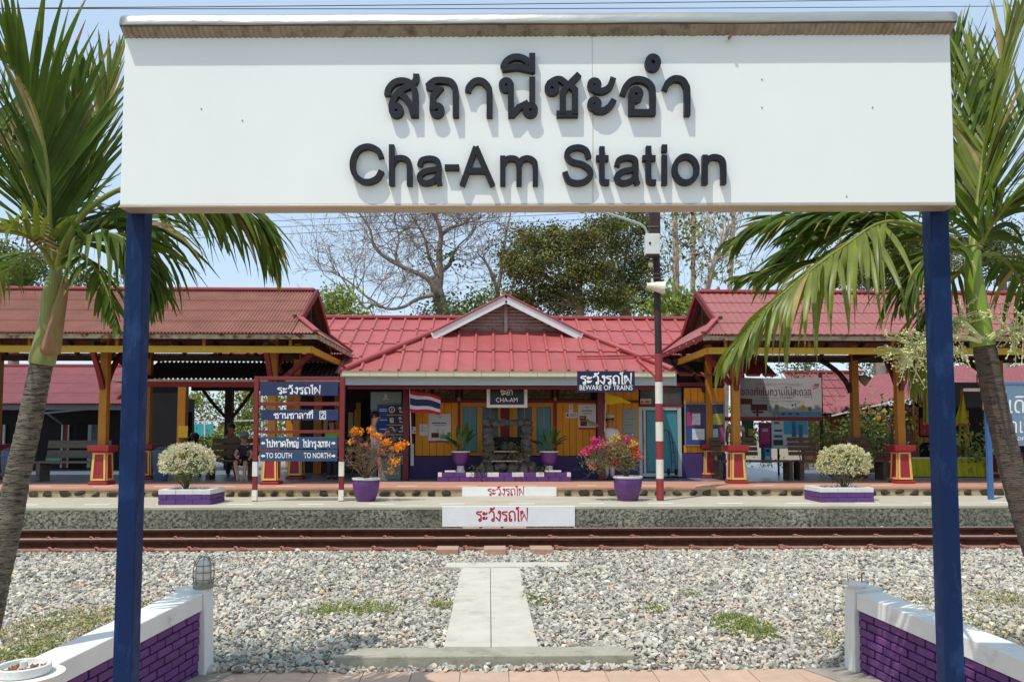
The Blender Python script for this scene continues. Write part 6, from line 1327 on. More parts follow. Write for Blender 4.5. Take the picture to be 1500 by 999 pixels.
# urns with broad leaved plants
def broad_leaf(mb, p, d, L_, w_):
    d = Vector(d).normalized(); side = d.cross(Vector((0, 0, 1))).normalized(); q = p.copy(); vs = []
    for s in range(8):
        u = s / 7; hw = w_ * .5 * math.sin(math.pi * min(1, u * .95 + .05)) ** .8 * (1 if u > .25 else .15 + 3.4 * u * .9); nn = side.cross(d)
        vs += [q - side * hw + nn * hw * .35, q.copy(), q + side * hw + nn * hw * .35]; d = (d + Vector((0, 0, -1)) * .17 * u).normalized(); q = q + d * L_ / 7
    mb.add(vs, [(a * 3 + k, a * 3 + k + 1, a * 3 + k + 4, a * 3 + k + 3) for a in range(7) for k in (0, 1)])
m_broad = M('broad_dark_leaf', (64, 104, 52), .4, .2, 8, 0, trans=.2, spec=.5, island=.3)
def urn(px, Yu, label, seed):
    rr = random.Random(seed); xc = X(px, Yu); z0 = UZ + .13; zt = Z(661, Yu); h = zt - z0; root = empty('urn_planter', (xc, Yu, z0), 0, label, 'urn', 'purple urns on white feet beside the fountain'); c = (xc, Yu, z0)
    MB().lathe([(.15, 0), (.15, .03), (.11, .05), (.085, .10), (.075, .16), (.085, .19)], c, 24).build('foot', m_potw, root, smooth=40)
    MB().lathe([(.085, .19), (.13, .22), (.165, .30), (.175, h - .08), (.185, h - .02)], c, 24).build('bowl', m_potp, root, smooth=50)
    MB().lathe([(.185, h - .022), (.205, h - .015), (.205, h + .005), (.17, h + .005), (.16, h - .03), (0, h - .03)], c, 24, closed=False).build('rim', m_potw, root, smooth=40)
    b = MB(); base = Vector((xc, Yu, z0 + h)); st = MB()
    for k in range(15):
        a = k * 2.4 + rr.uniform(-.3, .3); el = rr.uniform(.25, 1.3); d = Vector((math.cos(a) * math.cos(el), math.sin(a) * math.cos(el), math.sin(el))); L0 = rr.uniform(.10, .22); p = base + Vector((math.cos(a) * .05, math.sin(a) * .05, 0)); q = p + (d + Vector((0, 0, .5))).normalized() * L0
        st.tube([p, p.lerp(q, .5) + Vector((0, 0, .01)), q], .006, 4, cap=False); L_ = rr.uniform(.28, .46)
        bb = MB(); broad_leaf(bb, q, d + Vector((0, 0, .15)), L_, rr.uniform(.09, .14)); bb.build('leaf', m_broad, root, smooth=80)
    st.build('stems', m_bleaf, root)
urn(675, 17.0, 'purple urn on a white foot with broad green leaves, left of the rockwork fountain', 3)
urn(804, 17.0, 'purple urn on a white foot with broad green leaves, right of the rockwork fountain', 8)

# ================================================================== signs on the platform
m_navy = M('navy_sign_board', (42, 50, 88), 0.5, 0.12, 5, 0.1, dirt=((66, 80, 108), .62, 6, .2)); m_slate = M('faded_blue_board', (52, 74, 104), 0.55, 0.14, 6, 0.1)
m_let = M('white_sign_paint', (236, 234, 228), 0.6, .04, 8, .05); m_maroon = M('maroon_frame_paint', (122, 42, 42), 0.5, 0.12, 7, 0.15); m_bandw = M('white_band_paint', (226, 220, 206), .6, .06, 7, .1)
YS = 13.97
ps = empty('platform_sign', (X(438, YS), YS, LZ), 0, 'maroon framed platform direction sign with four dark blue boards', 'sign')
for (a, c) in ((371.5, 378.0), (497.5, 504.5)):
    x0, x1 = X(a, YS), X(c, YS); zt = Z(552, YS); MB().box(x0, x1, YS, YS + .07, LZ, zt).build('post', m_maroon, ps, bevel=.005)
    for (p0, p1) in ((676, 697), (717, 732.5)): MB().box(x0 - .003, x1 + .003, YS - .003, YS + .073, max(LZ + .002, Z(p1, YS)), Z(p0, YS)).build('white_band', m_bandw, ps)
for (p0, p1) in ((551.5, 556.5), (589, 594), (630, 634.5)): part('rail', m_maroon, 378.2, p0, 497.3, p1, YS + .01, .05, ps, .004)
for (y0, y1, a, c, mt) in ((560, 579.5, 381, 495, m_navy), (600, 615.5, 382, 495, m_navy), (640, 657, 381, 494, m_slate), (658.8, 675.5, 381, 494, m_slate)):
    bo = part('board', mt, a, y0, c, y1, YS - .02, .022, ps, .003)
    p0 = Vector((0, YS - .02, 0))
    if y0 == 560: thai('lettering', 'ระวังรถไฟ', 406, 470, 577, 567.5, p0, FRONT, m_let, 1.5, .003, bo)
    if y0 == 600:
        thai('lettering', 'ชานชาลาที่', 401, 459, 613, 605.3, p0, FRONT, m_let, 1.5, .003, bo)
        b = MB(); A = lambda q: hit(q[0], q[1], p0, FRONT); strokes(b, [('l', [(468.6, 602.4), (477, 602.4), (477, 613.6), (468.6, 613.6), (468.6, 601.9)])], 1.1, A, FRONT, .003); b.build('number_frame', m_let, bo); thai('lettering', '2', 470.2, 476.2, 612.0, 604.2, p0, FRONT, m_let, 1.7, .003, bo)
    if y0 == 640: thai('lettering', 'ไปหาดใหญ่', 390, 438, 654.6, 646.5, p0, FRONT, m_let, 1.7, .003, bo); thai('lettering', 'ไปกรุงเทพ', 443.5, 484, 654.6, 646.5, p0, FRONT, m_let, 1.7, .003, bo)
    if y0 == 658.8: print_text('lettering', 'TO SOUTH', 389.5, 427.5, 663, 671, p0, FRONT, m_let, .003, bo, .015); print_text('lettering', 'TO NORTH', 445, 484, 663, 671, p0, FRONT, m_let, .003, bo, .015)
    if y0 > 620:
        ym = (y0 + y1) / 2 + .5
        for sx, xx in ((-1, 388.5), (1, 485.5)):
            b = MB(); q = [(xx, ym - 1.3), (xx + sx * 3.2, ym - 1.3), (xx + sx * 3.2, ym - 2.7), (xx + sx * 6.4, ym), (xx + sx * 3.2, ym + 2.7), (xx + sx * 3.2, ym + 1.3), (xx, ym + 1.3)]
            v = [hit(u[0], u[1], p0, FRONT) + FRONT * .003 for u in q]; b.add(v, [tuple(range(7))]); b.build('arrow', m_let, bo)
# striped pole with the BEWARE OF TRAINS sign, lamp and loudspeaker
m_polewood = M('dark_brown_pole', (58, 44, 42), 0.8, 0.2, 8, 0.4, stretch=(1, 1, .2)); m_poler = M('pole_maroon', (142, 54, 56), .55, .1, 7, .15); m_polew = M('pole_white', (224, 216, 200), .55, .06, 7, .1)
YQ = 14.0; xq = X(965.5, YQ); rq = .066
sp_root = empty('striped_pole', (xq, YQ, LZ), 0, 'red and white banded pole with dark upper part, control box and curved lamp arm', 'pole')
bands = [(731, 701, m_poler), (701, 673, m_polew), (673, 646, m_poler), (646, 618, m_polew), (618, 591, m_poler), (591, 559.5, m_polew), (559.5, 518, m_poler)]
MB().tube([(xq, YQ, LZ), (xq, YQ, Z(518, YQ))], rq - .004, 20).build('core', m_poler, sp_root, smooth=40)
for (a, c, mt) in bands: z0 = max(LZ + .001, Z(a, YQ)); MB().lathe([(rq, 0), (rq, Z(c, YQ) - z0)], (xq, YQ, z0), 24).build('band', mt, sp_root, smooth=40)
MB().tube([(xq, YQ, Z(518, YQ)), (xq - .012, YQ, Z(400, YQ)), (xq - .02, YQ, Z(345, YQ)), (xq - .03, YQ, Z(270, YQ))], .062, 16).build('upper_pole', m_polewood, sp_root, smooth=40)
b = MB(); x0, x1, z0, z1 = rect(951, 296, 966, 346, YQ); b.box(x0, x1, YQ - .08, YQ + .08, z0, z1); b.build('upper_sleeve', m_polewood, sp_root, bevel=.01)
m_boxw = M('control_box_white', (214, 214, 204), .5, .06, 5, .1, dirt=((170, 160, 140), .66, 6, .15))
bx = part('control_box', m_boxw, 946.5, 342, 967, 372, YQ - .26, .18, sp_root, .008); part('knob', m_dark, 951, 354.5, 953.5, 358, YQ - .27, .01, bx); part('box_shelf', m_darkwood, 947, 372.3, 966, 375, YQ - .25, .2, sp_root)
for py in (332, 345, 401, 407): MB().tube([P(949 + 17 * t / 8, py, YQ - .085) for t in range(9)], .006, 4).build('strap', m_cage, sp_root)
MB().tube(catmull([P(948, 378, YQ - .1), P(947.5, 350, YQ - .12), P(946, 337, YQ - .14), P(938, 329, YQ - .2), P(915, 321, YQ - .35), P(890, 313, YQ - .5), P(862, 306, YQ - .65), P(845, 301, YQ - .75)], 6), .022, 8).build('lamp_arm', M('lamp_arm_paint', (176, 190, 180), .5, .08, 5, .1), sp_root, smooth=60)
b = MB(); b.tube([P(832, 302, YQ - .8), P(840, 303.5, YQ - .78), P(850, 307, YQ - .74), P(856, 311, YQ - .72)], [.03, .055, .055, .03], 10); b.build('lamp_head', m_louv, sp_root, smooth=60)
b = MB(); b.ell(P(953, 388, YQ - .15), .045, .05, .05); b.build('round_fitting', M('cream_plastic', (214, 190, 140), .5, .06, 5, 0), sp_root, smooth=60)
ar = MB(); ar.beam(P(845, 522.5, YQ), P(960, 521, YQ), .03, .028); ar.beam(P(845, 526, YQ), P(960, 524.8, YQ), .02, .02); ar.build('sign_arm', M('red_arm_paint', (168, 52, 54), .5, .1, 6, .1), sp_root)
MB().beam(P(932, 527, YQ), P(960, 552, YQ), .03, .035).build('arm_brace', _mats['red_arm_paint'], sp_root)
bs = empty('beware_sign', (X(887, YQ), YQ, Z(574, YQ)), 0, 'dark navy warning sign hanging from the arm of the striped pole', 'sign')
bo = part('board', M('dark_navy_sign', (34, 34, 68), .4, .08, 5, .05), 845.5, 543.5, 930, 574.5, YQ - .01, .02, bs, .003); p0 = Vector((0, YQ - .01, 0))
thai('lettering', 'ระวังรถไฟ', 850, 926, 562.5, 550.5, p0, FRONT, m_let, 1.6, .003, bo); print_text('lettering', 'BEWARE OF TRAINS', 849, 926.5, 564, 571.4, p0, FRONT, m_let, .003, bo, .004)
for px in (857, 914): MB().tube([P(px, 524, YQ), P(px + .5, 544, YQ)], .004, 4).build('hanger', m_cage, bs)
hs = empty('horn_loudspeaker', P(960, 421, YQ - .1), 0, 'cream horn loudspeaker on the dark pole', 'loudspeaker')
ax = [P(974, 422, YQ - .16), P(972, 421.7, YQ - .155), P(960, 420, YQ - .14), P(953, 419, YQ - .13), P(947.5, 418.5, YQ - .12)]
MB().tube(ax, [.118, .112, .085, .055, .05], 20).build('horn', M('cream_enamel', (222, 212, 186), .45, .05, 5, .05), hs, smooth=50)
MB().beam(P(955, 408, YQ - .12), P(956, 424, YQ - .12), .03, .05).build('bracket', _mats['cream_enamel'], hs)
# grey-blue notice at the right edge
ns = empty('notice_sign', (X(1500, 14.0), 14.0, LZ), 0, 'grey blue notice board with white Thai text at the right edge', 'sign'); m_gb = M('grey_blue_board', (112, 134, 152), .5, .08, 4, .1); m_gbp = M('blue_post_paint', (62, 100, 150), .5, .12, 6, .1)
bo = part('board', m_gb, 1462, 562, 1560, 653, 14.0, .04, ns, .003); part('top_rail', M('rail_blue', (84, 122, 158), .5, .08, 4, .1), 1460, 559.5, 1562, 563, 13.99, .07, ns)
for (a, c) in ((1443.5, 1450), (1556, 1562)): MB().box(X(a, 14.08), X(c, 14.08), 14.05, 14.12, LZ, Z(585, 14.08) if a < 1500 else Z(560, 14.08)).build('post', m_gbp, ns, bevel=.004)
p0 = Vector((0, 14.0, 0)); print_text('lettering', 'เดินรถ', 1478, 1550, 580, 605, p0, FRONT, m_let, .003, bo); print_text('lettering', 'ดเร็วขึ้น', 1478, 1548, 608, 634, p0, FRONT, m_let, .003, bo); print_text('lettering', 'ขอความร่วมมือ', 1484, 1550, 637, 645, p0, FRONT, m_let, .003, bo)
b = MB(); b.beam(P(1413, 571, 15.2), P(1470, 571, 14.1), .05, .06); b.build('rear_board', m_louv, ns)
# hanging CHA-AM board
cb = empty('hanging_name_board', (X(743, 16.9), 16.9, Z(597, 16.9)), 0, 'small black board framed in white reading CHA-AM hanging from the porch', 'sign'); p0 = Vector((0, 16.87, 0))
part('frame', m_whiteb, 713, 564, 772.5, 597, 16.9, .03, cb, .003); bo = part('board', M('black_board', (26, 26, 30), .4, .1, 5, 0), 718, 566.5, 767.5, 592.5, 16.87, .029, cb)
thai('lettering', 'ชะอา', 733, 751, 578.5, 571.5, p0, FRONT, m_let, 1.3, .003, bo); print_text('lettering', 'CHA-AM', 726.5, 758, 582.5, 589, p0, FRONT, m_let, .003, bo, .0)
b = MB(); b.ell(P(749.3, 569.5, 16.86), .014, .006, .014, 8, 5); b.build('lettering', m_let, bo)
for px in (716, 770): MB().tube([P(px, 558, 16.9), P(px, 566, 16.9)], .006, 5).build('hanger', m_cage, cb)
part('crossbar', m_darkwood, 706, 562.5, 784, 564, 16.9, .03, cb)

# wayfinding stand
ki = empty('wayfinding_stand', (X(571, 17.75), 17.75, UZ), 0, 'tall grey and dark blue wayfinding stand with white arrows left of the flag', 'information stand'); m_greyg = M('grey_green_panel', (128, 148, 142), .5, .06, 4, .05); m_navyp = M('deep_blue_panel', (30, 62, 128), .4, .08, 4, 0); m_nv = M('blue_black_panel', (30, 38, 66), .4, .08, 4, 0)
part('header', m_greyg, 543, 574, 588, 600, 17.8, .06, ki, .004); part('base', m_greyg, 556, 678, 587, 702, 17.75, .2, ki, .004)
part('side_panel', M('grey_side', (96, 104, 106), .5, .1, 4, 0), 543, 600, 552, 701, 17.8, .06, ki)
pn = part('blue_panel', m_navyp, 552, 593, 568, 678, 17.74, .06, ki); rp = part('arrow_panel', m_nv, 568, 593, 596.5, 679, 17.73, .06, ki); p0 = Vector((0, 17.73, 0)); TO = lambda q: hit(q[0], q[1], p0, FRONT)
b = MB(); strokes(b, [('l', [(565, 577), (563, 583)]), ('l', [(565, 577), (567, 583)]), ('l', [(560.5, 584.6), (569, 584.6)]), ('l', [(565, 581), (565, 583)])], .9, lambda q: hit(q[0], q[1], Vector((0, 17.8, 0)), FRONT), FRONT, .003); b.build('emblem', m_let, ki)
for i, (yy, kind) in enumerate(((600, 'u'), (614.5, 'u'), (628.5, 'r'), (642.5, 'l'), (656.5, 's'), (671, 'r'))):
    part('divider', m_yell, 567 if i < 4 else 566, yy + 7.2, 596.5, yy + 8.6, 17.722, .012, ki); s_ = []
    if kind == 'u': s_ = [('l', [(586, 596 + i * 14.5 + 7.5 - 7), (586, yy + 3.5), (592.5, yy + 3.5)]), ('l', [(583.5, yy - 1), (586, yy - 3.8), (588.5, yy - 1)]), ('l', [(586, yy - 3.5), (586, yy + 3.5)])]
    if kind == 'r': s_ = [('l', [(584, yy + 3.5), (589.5, yy + 3.5), (589.5, yy - 3.5)]), ('l', [(586.8, yy - 1), (589.5, yy - 3.8), (592.2, yy - 1)])]
    if kind == 'l': s_ = [('l', [(584, yy), (592.5, yy)]), ('l', [(586.8, yy - 2.8), (584, yy), (586.8, yy + 2.8)])]
    if kind == 's': s_ = [('l', [(588, yy + 4), (588, yy - 4)]), ('l', [(585.2, yy - 1), (588, yy - 4), (590.8, yy - 1)])]
    b = MB(); strokes(b, s_, 1.0, TO, FRONT, .003); b.build('arrow', m_let, rp)
    ic = {0: [('o', 574, yy, 4, 4), ('l', [(574, yy - 2), (574, yy + 2)])], 1: [('l', [(571.5, yy + 4), (571.5, yy - 2), (576, yy - 2), (576, yy + 4), (571.5, yy + 4)]), ('o', 573.5, yy + 1.2, 1.0)], 2: [('s', [(570.5, yy - 2.5), (574, yy - 3), (577, yy), (577.5, yy + 3)])], 3: [], 4: [('l', [(571, yy + 2), (577.5, yy + 2)]), ('l', [(573, yy), (577.5, yy)])], 5: [('l', [(571.5, yy - 3), (571.5, yy + 3.5)]), ('l', [(576.5, yy - 3), (576.5, yy + 3.5)]), ('o', 571.5, yy - 4, .8), ('o', 576.5, yy - 4, .8)]}[i]
    if ic: b = MB(); strokes(b, ic, 1.1 if i != 5 else 1.8, TO, FRONT, .003); b.build('pictogram', m_let, rp)
for yy in (599, 601.5, 614.5, 628): part('caption', m_let, 556, yy, 567, yy + .9, 17.736, .003, pn)
part('dark_board', m_nv, 590, 590, 597, 600, 17.76, .04, ki)

# flags
fl = empty('thai_flag', (X(600.5, 16.9), 16.9, UZ), 0, 'red, white and blue striped flag on a slim pole at the porch post', 'flag')
MB().tube([P(600, 568, 16.9), P(602.5, 655, 16.9)], .010, 6).build('pole', m_whiteb, fl); part('pole_holder', m_greyg, 601.5, 650, 606, 682, 16.88, .06, fl)
stripe = [(0, 1 / 6, M('flag_red', (190, 32, 48), .7, .08, 9, .1, trans=.2)), (1 / 6, 1 / 3, M('flag_white', (216, 214, 218), .7, .05, 9, .1, trans=.2)), (1 / 3, 2 / 3, M('flag_blue', (44, 44, 92), .7, .08, 9, .1, trans=.15)), (2 / 3, 5 / 6, _mats['flag_white']), (5 / 6, 1, _mats['flag_red'])]
def flagpt(u, v):
    top = (600.5 + 45 * u, 572 + 9.5 * u ** 1.3 + 1.2 * math.sin(u * 7)); bot = (600.5 + 44 * u, 602.5 + 4.5 * u ** .8 + 1.2 * math.sin(u * 7 + .6)); return P(top[0] + (bot[0] - top[0]) * v, top[1] + (bot[1] - top[1]) * v, 16.88 + .05 * math.sin(u * 8 + v * 1.2) * u)
for v0, v1, mt in stripe: b = MB(); b.sheet(lambda u, v: flagpt(u, v0 + (v1 - v0) * v), 20, 3); b.build('stripe', mt, fl, smooth=80)
# posters and notices on the walls
def poster(px0, py0, px1, py1, Y, label, items, base=(214, 214, 212), name='poster', cat='poster', t=.008, frame=None):
    o = MB(); panel(o, px0, py0, px1, py1, Y, t); key = 'paper_%d_%d_%d' % base; ob = o.build(name, M(key, base, .6, .04, 6, .05)); tag(ob, label, cat)
    for k, (a, b_, c, d, rgb) in enumerate(items): q = MB(); panel(q, a, b_, c, d, Y - .003 - .0012 * k, .003); q.build('print', M('ink_%d_%d_%d' % rgb, rgb, .6, .2, 25, 0), ob)
    return ob
poster(627.5, 606, 660.5, 648, YF - .012, 'white poster with food picture and red foot, left of the booking windows', [(627.6, 645.5, 660.4, 648, (190, 44, 40)), (632, 634, 643, 641, (92, 40, 24)), (644, 636, 659, 643, (120, 170, 160)), (640, 628, 642, 634, (180, 190, 60)), (648, 629, 650, 636, (220, 180, 60)), (633, 619, 654, 620.4, (60, 60, 60)), (636, 622.5, 652, 623.3, (110, 110, 110)), (642, 611, 646, 612, (90, 90, 90)), (655, 633, 660, 640, (80, 150, 70))])
poster(614.5, 621, 626.5, 638, YF - .012, 'small white notice sheet beside the flag pole', [(618, 624, 619.5, 625, (90, 90, 90)), (616, 630, 623, 631, (120, 120, 130)), (617, 626, 624, 626.8, (140, 140, 140))])
poster(603, 625, 609, 635, YF - .1, 'little red and white label on the corner of the wall', [(603.5, 627, 605.5, 629, (200, 40, 50)), (606, 631, 608.5, 633, (200, 40, 50))], name='label_plate', cat='label')
poster(847, 592.5, 873, 629, YF - .012, 'white poster with brown food pictures and red foot, right of the booking windows', [(847.1, 626, 872.9, 629, (190, 50, 44)), (849, 609, 859, 616, (120, 62, 40)), (850, 616.5, 860, 624, (100, 50, 34)), (861, 618, 871, 624, (150, 180, 160)), (852, 601, 868, 602.2, (70, 70, 70)), (853, 605, 867, 606, (120, 120, 120)), (858, 596, 862, 597, (90, 90, 90)), (851, 611, 856, 613, (196, 150, 70))])
poster(833.5, 592, 839.5, 604, YF - .012, 'narrow upright white paper strip on the yellow boards', [(835, 594, 838, 595, (90, 90, 90)), (835, 598, 838, 599, (90, 90, 90))], name='paper_strip', cat='notice')
poster(828.5, 604, 846, 612, YF - .014, 'white paper plate with a dark round badge left of the food poster', [(830, 606, 833, 610, (120, 50, 50)), (835, 606.5, 844, 607.6, (50, 70, 140)), (835, 609, 843, 610, (120, 120, 120))], name='paper_plate', cat='notice')
poster(912, 599, 933, 641, YF - .014, 'pale green grey notice sheet left of the glass door', [(915, 604, 924, 605, (110, 120, 110)), (915, 613, 929, 614, (110, 120, 110)), (915, 622, 927, 623, (110, 120, 110)), (915, 634, 930, 635, (110, 120, 110))], (146, 156, 144), 'notice_sheet', 'notice')
poster(938, 584, 954, 591.5, YF - .03, 'red and white sticker plate above the glass door', [(939, 587, 943, 590.5, (190, 60, 60)), (945, 587, 952, 590.5, (180, 80, 80))], (196, 190, 184), 'sticker_plate', 'notice')
nb = poster(1004, 592, 1061, 652, YF - .05, 'glass fronted notice cabinet with pink and blue papers right of the glass door', [(1006, 604, 1026, 624, (150, 60, 110)), (1014, 606, 1026, 622, (196, 200, 204)), (1028, 604, 1042, 624, (60, 70, 110)), (1044, 606, 1060, 622, (160, 160, 70)), (1006, 626, 1026, 650, (52, 72, 130)), (1014, 628, 1032, 644, (200, 206, 210)), (1044, 628, 1052, 642, (160, 180, 196)), (1054, 626, 1060, 648, (150, 60, 110)), (1034, 626, 1042, 648, (60, 110, 150))], (60, 58, 84), 'notice_cabinet', 'notice board', .05)
for q in ((1003, 590.5, 1062, 592.5), (1003, 651, 1062, 653), (1003, 592.5, 1005, 651), (1060, 592.5, 1062, 651)): part('frame', M('grey_cabinet_frame', (120, 120, 128), .5, .1, 5, 0), *q, YF - .07, .03, nb)
# hand truck by the glass door
ht = empty('hand_truck', (X(983, 17.7), 17.7, UZ), 0, 'dark blue two wheeled hand truck leaning by the glass door', 'hand truck'); m_tk = M('truck_blue', (36, 50, 84), .5, .1, 5, 0)
for px in (978, 989): b = MB(); c = P(px, 691, 17.65); b.tube([c, c + Vector((.04, 0, 0))], .075, 14); b.build('wheel', m_dark, ht, smooth=40)
b = MB(); b.tube(catmull([P(984, 690, 17.68), P(983, 660, 17.74), P(980, 636, 17.8), P(975, 629, 17.82), P(969, 631, 17.83)], 5), .011, 5); b.tube(catmull([P(990, 690, 17.68), P(987, 660, 17.74), P(984, 640, 17.8), P(979, 630, 17.82)], 5), .011, 5); [b.beam(P(983, y_, 17.7), P(989, y_, 17.7), .02, .02) for y_ in (676, 662, 648)]; b.build('frame', m_tk, ht)
MB().obox(Matrix.Translation(P(984, 697, 17.6)), .22, .2, .012).build('toe_plate', m_tk, ht)

# right side: banner, boards
YBn = 19.4; bn = empty('banner', (X(1144, YBn), YBn, Z(553, YBn)), 0, 'pale printed vinyl banner with dark red Thai headline under the right shelter', 'banner'); m_vinyl = M('grey_vinyl', (178, 176, 176), .5, .05, 3, .1, trans=.1)
b = MB(); x0, x1, z0, z1 = rect(1084, 553, 1203.5, 611, YBn); b.sheet(lambda u, v: (x0 + (x1 - x0) * u, YBn + .012 * math.sin(u * 21 + v * 4), z0 + (z1 - z0) * v - .02 * math.sin(u * 3.14) * (v > .5)), 30, 8); b.build('sheet', m_vinyl, bn, smooth=80); p0 = Vector((0, YBn - .016, 0))
print_text('headline', 'ขออภัยในความไม่สะดวก', 1086, 1188, 566, 579, p0, FRONT, M('banner_maroon', (96, 24, 36), .6, .05, 5, 0), .002, bn)
for (t_, a, c, y0, y1) in (('สถานีรถไฟชะอำ กำลังปรับปรุงพื้นที่', 1108, 1176, 561, 564.5), ('อยู่ระหว่างการก่อสร้าง', 1114, 1162, 581, 584.5), ('โครงการก่อสร้างทางคู่ ช่วงนครปฐม หัวหิน', 1104, 1172, 586, 589.5)): print_text('small_print', t_, a, c, y0, y1, p0, FRONT, M('banner_grey', (110, 106, 106), .6, .05, 5, 0), .002, bn)
for (a, b_, c, d, rgb) in ((1132, 603, 1203, 609.5, (92, 150, 180)), (1085, 584, 1102, 592, (96, 34, 30)), (1086, 594, 1098, 604, (190, 180, 170)), (1100, 592, 1124, 601, (92, 34, 32)), (1102, 602, 1118, 605, (92, 34, 32)), (1108, 601, 1111, 610, (92, 40, 32)), (1127, 594, 1130, 604, (120, 150, 150)), (1135, 592, 1141, 608, (140, 140, 110)), (1173, 594, 1179, 601, (200, 170, 40)), (1175, 586, 1177, 594, (200, 170, 40)), (1184, 596, 1189, 602, (90, 130, 80)), (1194, 592, 1200, 600, (170, 168, 150)), (1160, 592, 1162, 595, (70, 70, 70)), (1164, 591, 1166, 594, (70, 70, 70)), (1145, 605, 1150, 607.5, (40, 60, 90)), (1155, 605, 1160, 607.5, (40, 60, 90)), (1166, 605, 1171, 607.5, (40, 60, 90)), (1192, 562, 1200, 563.5, (190, 60, 70)), (1190, 565, 1199, 566.2, (190, 60, 70))):
    q = MB(); panel(q, a, b_, c, d, YBn - .018 - rnd.uniform(0, .002), .002); q.build('printed_picture', M('ink_%d_%d_%d' % rgb, rgb, .6, .2, 25, 0), bn)
for (a, b_, c, d) in ((1072, 596, 1090, 597.5),): pass
rbm = MB().beam(P(1060, 613.5, YBn - .02), P(1204, 613.5, YBn - .02), .05, .10).build('banner_rail', m_red, bn)
for px in (1087, 1201): MB().box(X(px, YBn + .08), X(px, YBn + .08) + .07, YBn + .06, YBn + .12, UZ, 3.1).build('banner_post', m_darkwood, bn)
tb = poster(1130.5, 616.5, 1184, 657, 19.3, 'blue and white map board standing on a table behind the benches', [(1148, 616.6, 1183, 636, (70, 170, 200)), (1160, 617, 1166, 640, (56, 110, 150)), (1170, 622, 1176, 648, (90, 110, 130)), (1134, 618, 1142, 621, (80, 100, 110)), (1134, 629, 1146, 632, (60, 90, 130)), (1134, 637, 1146, 641, (60, 110, 140)), (1133, 644, 1147, 652, (50, 70, 56)), (1150, 652, 1180, 653, (120, 130, 130))], (206, 214, 210), 'map_board', 'notice board', .03)
tbl = part('board_leg', m_darkwood, 1140, 657, 1142, 696, 19.32, .05, tb); part('board_leg', m_darkwood, 1176, 657, 1178, 696, 19.32, .05, tb)
poster(1112, 619, 1130, 656, 19.34, 'magenta poster board left of the map board', [(1114, 626, 1128, 650, (180, 50, 110)), (1117, 628, 1125, 632, (200, 180, 190))], (120, 36, 84), 'poster_board', 'poster', .03)
poster(1087, 616, 1104, 650, 19.34, 'dark green poster board beside the shelter column', [(1096, 628, 1103, 638, (196, 150, 50)), (1089, 622, 1094, 634, (40, 96, 60))], (28, 70, 46), 'poster_board', 'poster', .03)
cbx = poster(1120, 656, 1130, 678, 18.9, 'small light blue cabinet below the magenta poster', [(1122, 658, 1127, 662, (30, 40, 60)), (1121, 668, 1128, 674, (180, 200, 210))], (70, 150, 190), 'cabinet', 'cabinet', .25)

# ================================================================== benches, bins
m_bench = M('weathered_bench_wood', (92, 72, 58), .8, .25, 6, .4, stretch=(.4, 1, 3)); m_benchg = M('grey_bench_wood', (104, 98, 88), .8, .25, 6, .4, stretch=(.4, 1, 3)); m_bin = M('blue_grey_bin', (70, 88, 112), .5, .1, 5, .1)
def bench(px0, px1, Y, label, mat, nb=4, backs=None, group='wooden benches on the platform'):
    x0, x1 = X(px0, Y), X(px1, Y); root = empty('bench', ((x0 + x1) / 2, Y, UZ), 0, label, 'bench', group); zs = UZ + .42
    for k in range(3): MB().box(x0, x1, Y + k * .15, Y + k * .15 + .13, zs - .04, zs).build('seat_slat', mat, root, bevel=.005)
    for (b0, b1) in (backs or [(px0, px1)]):
        for k in range(nb): MB().obox(Matrix.Translation(((X(b0, Y) + X(b1, Y)) / 2, Y + .50 + k * .03, zs + .14 + k * .42 / nb)) @ Matrix.Rotation(R(-14), 4, 'X'), X(b1, Y) - X(b0, Y), .025, .34 / nb).build('back_slat', mat, root, bevel=.004)
    n_ = max(2, int((x1 - x0) / 1.1) + 1)
    for i in range(n_): xx = x0 + .08 + (x1 - x0 - .16) * i / (n_ - 1); MB().box(xx - .04, xx + .04, Y + .02, Y + .42, UZ, zs - .042).build('leg', mat, root, bevel=.005)
    return root
bench(52, 147, 17.0, 'long weathered grey bench between the first two left shelter columns', m_benchg, 2)
bench(300, 372, 17.75, 'dark wooden bench where the man in the striped dark shirt sits', m_bench, 3)
bench(1050, 1163, 17.2, 'long brown slatted bench behind the first right shelter column', m_bench, 4, [(1050, 1066), (1091, 1120)])
bench(1168, 1300, 17.2, 'long brown slatted bench partly behind the cream flowering bush', m_bench, 4, [(1166, 1207), (1240, 1290)])
def bin_(px, Y, w, label):
    xc = X(px, Y); root = empty('litter_bin', (xc, Y, UZ), 0, label, 'bin', 'blue grey litter bins'); MB().lathe([(w * .78, 0), (w, .38), (w * 1.02, .52)], (xc, Y, UZ), 20).build('drum', m_bin, root, smooth=50); MB().lathe([(w * 1.08, .52), (w * 1.08, .56), (w * .95, .65), (w * .5, .70), (.02, .715)], (xc, Y, UZ), 20).build('lid', m_bin, root, smooth=40); part('opening', m_dark, px - 5, 668, px + 5, 672, Y - w * 1.0, .05, root)
bin_(20, 16.9, .19, 'domed blue grey litter bin beside the left palm trunk'); bin_(238, 17.2, .17, 'blue grey litter bin beside the white flowering bush')

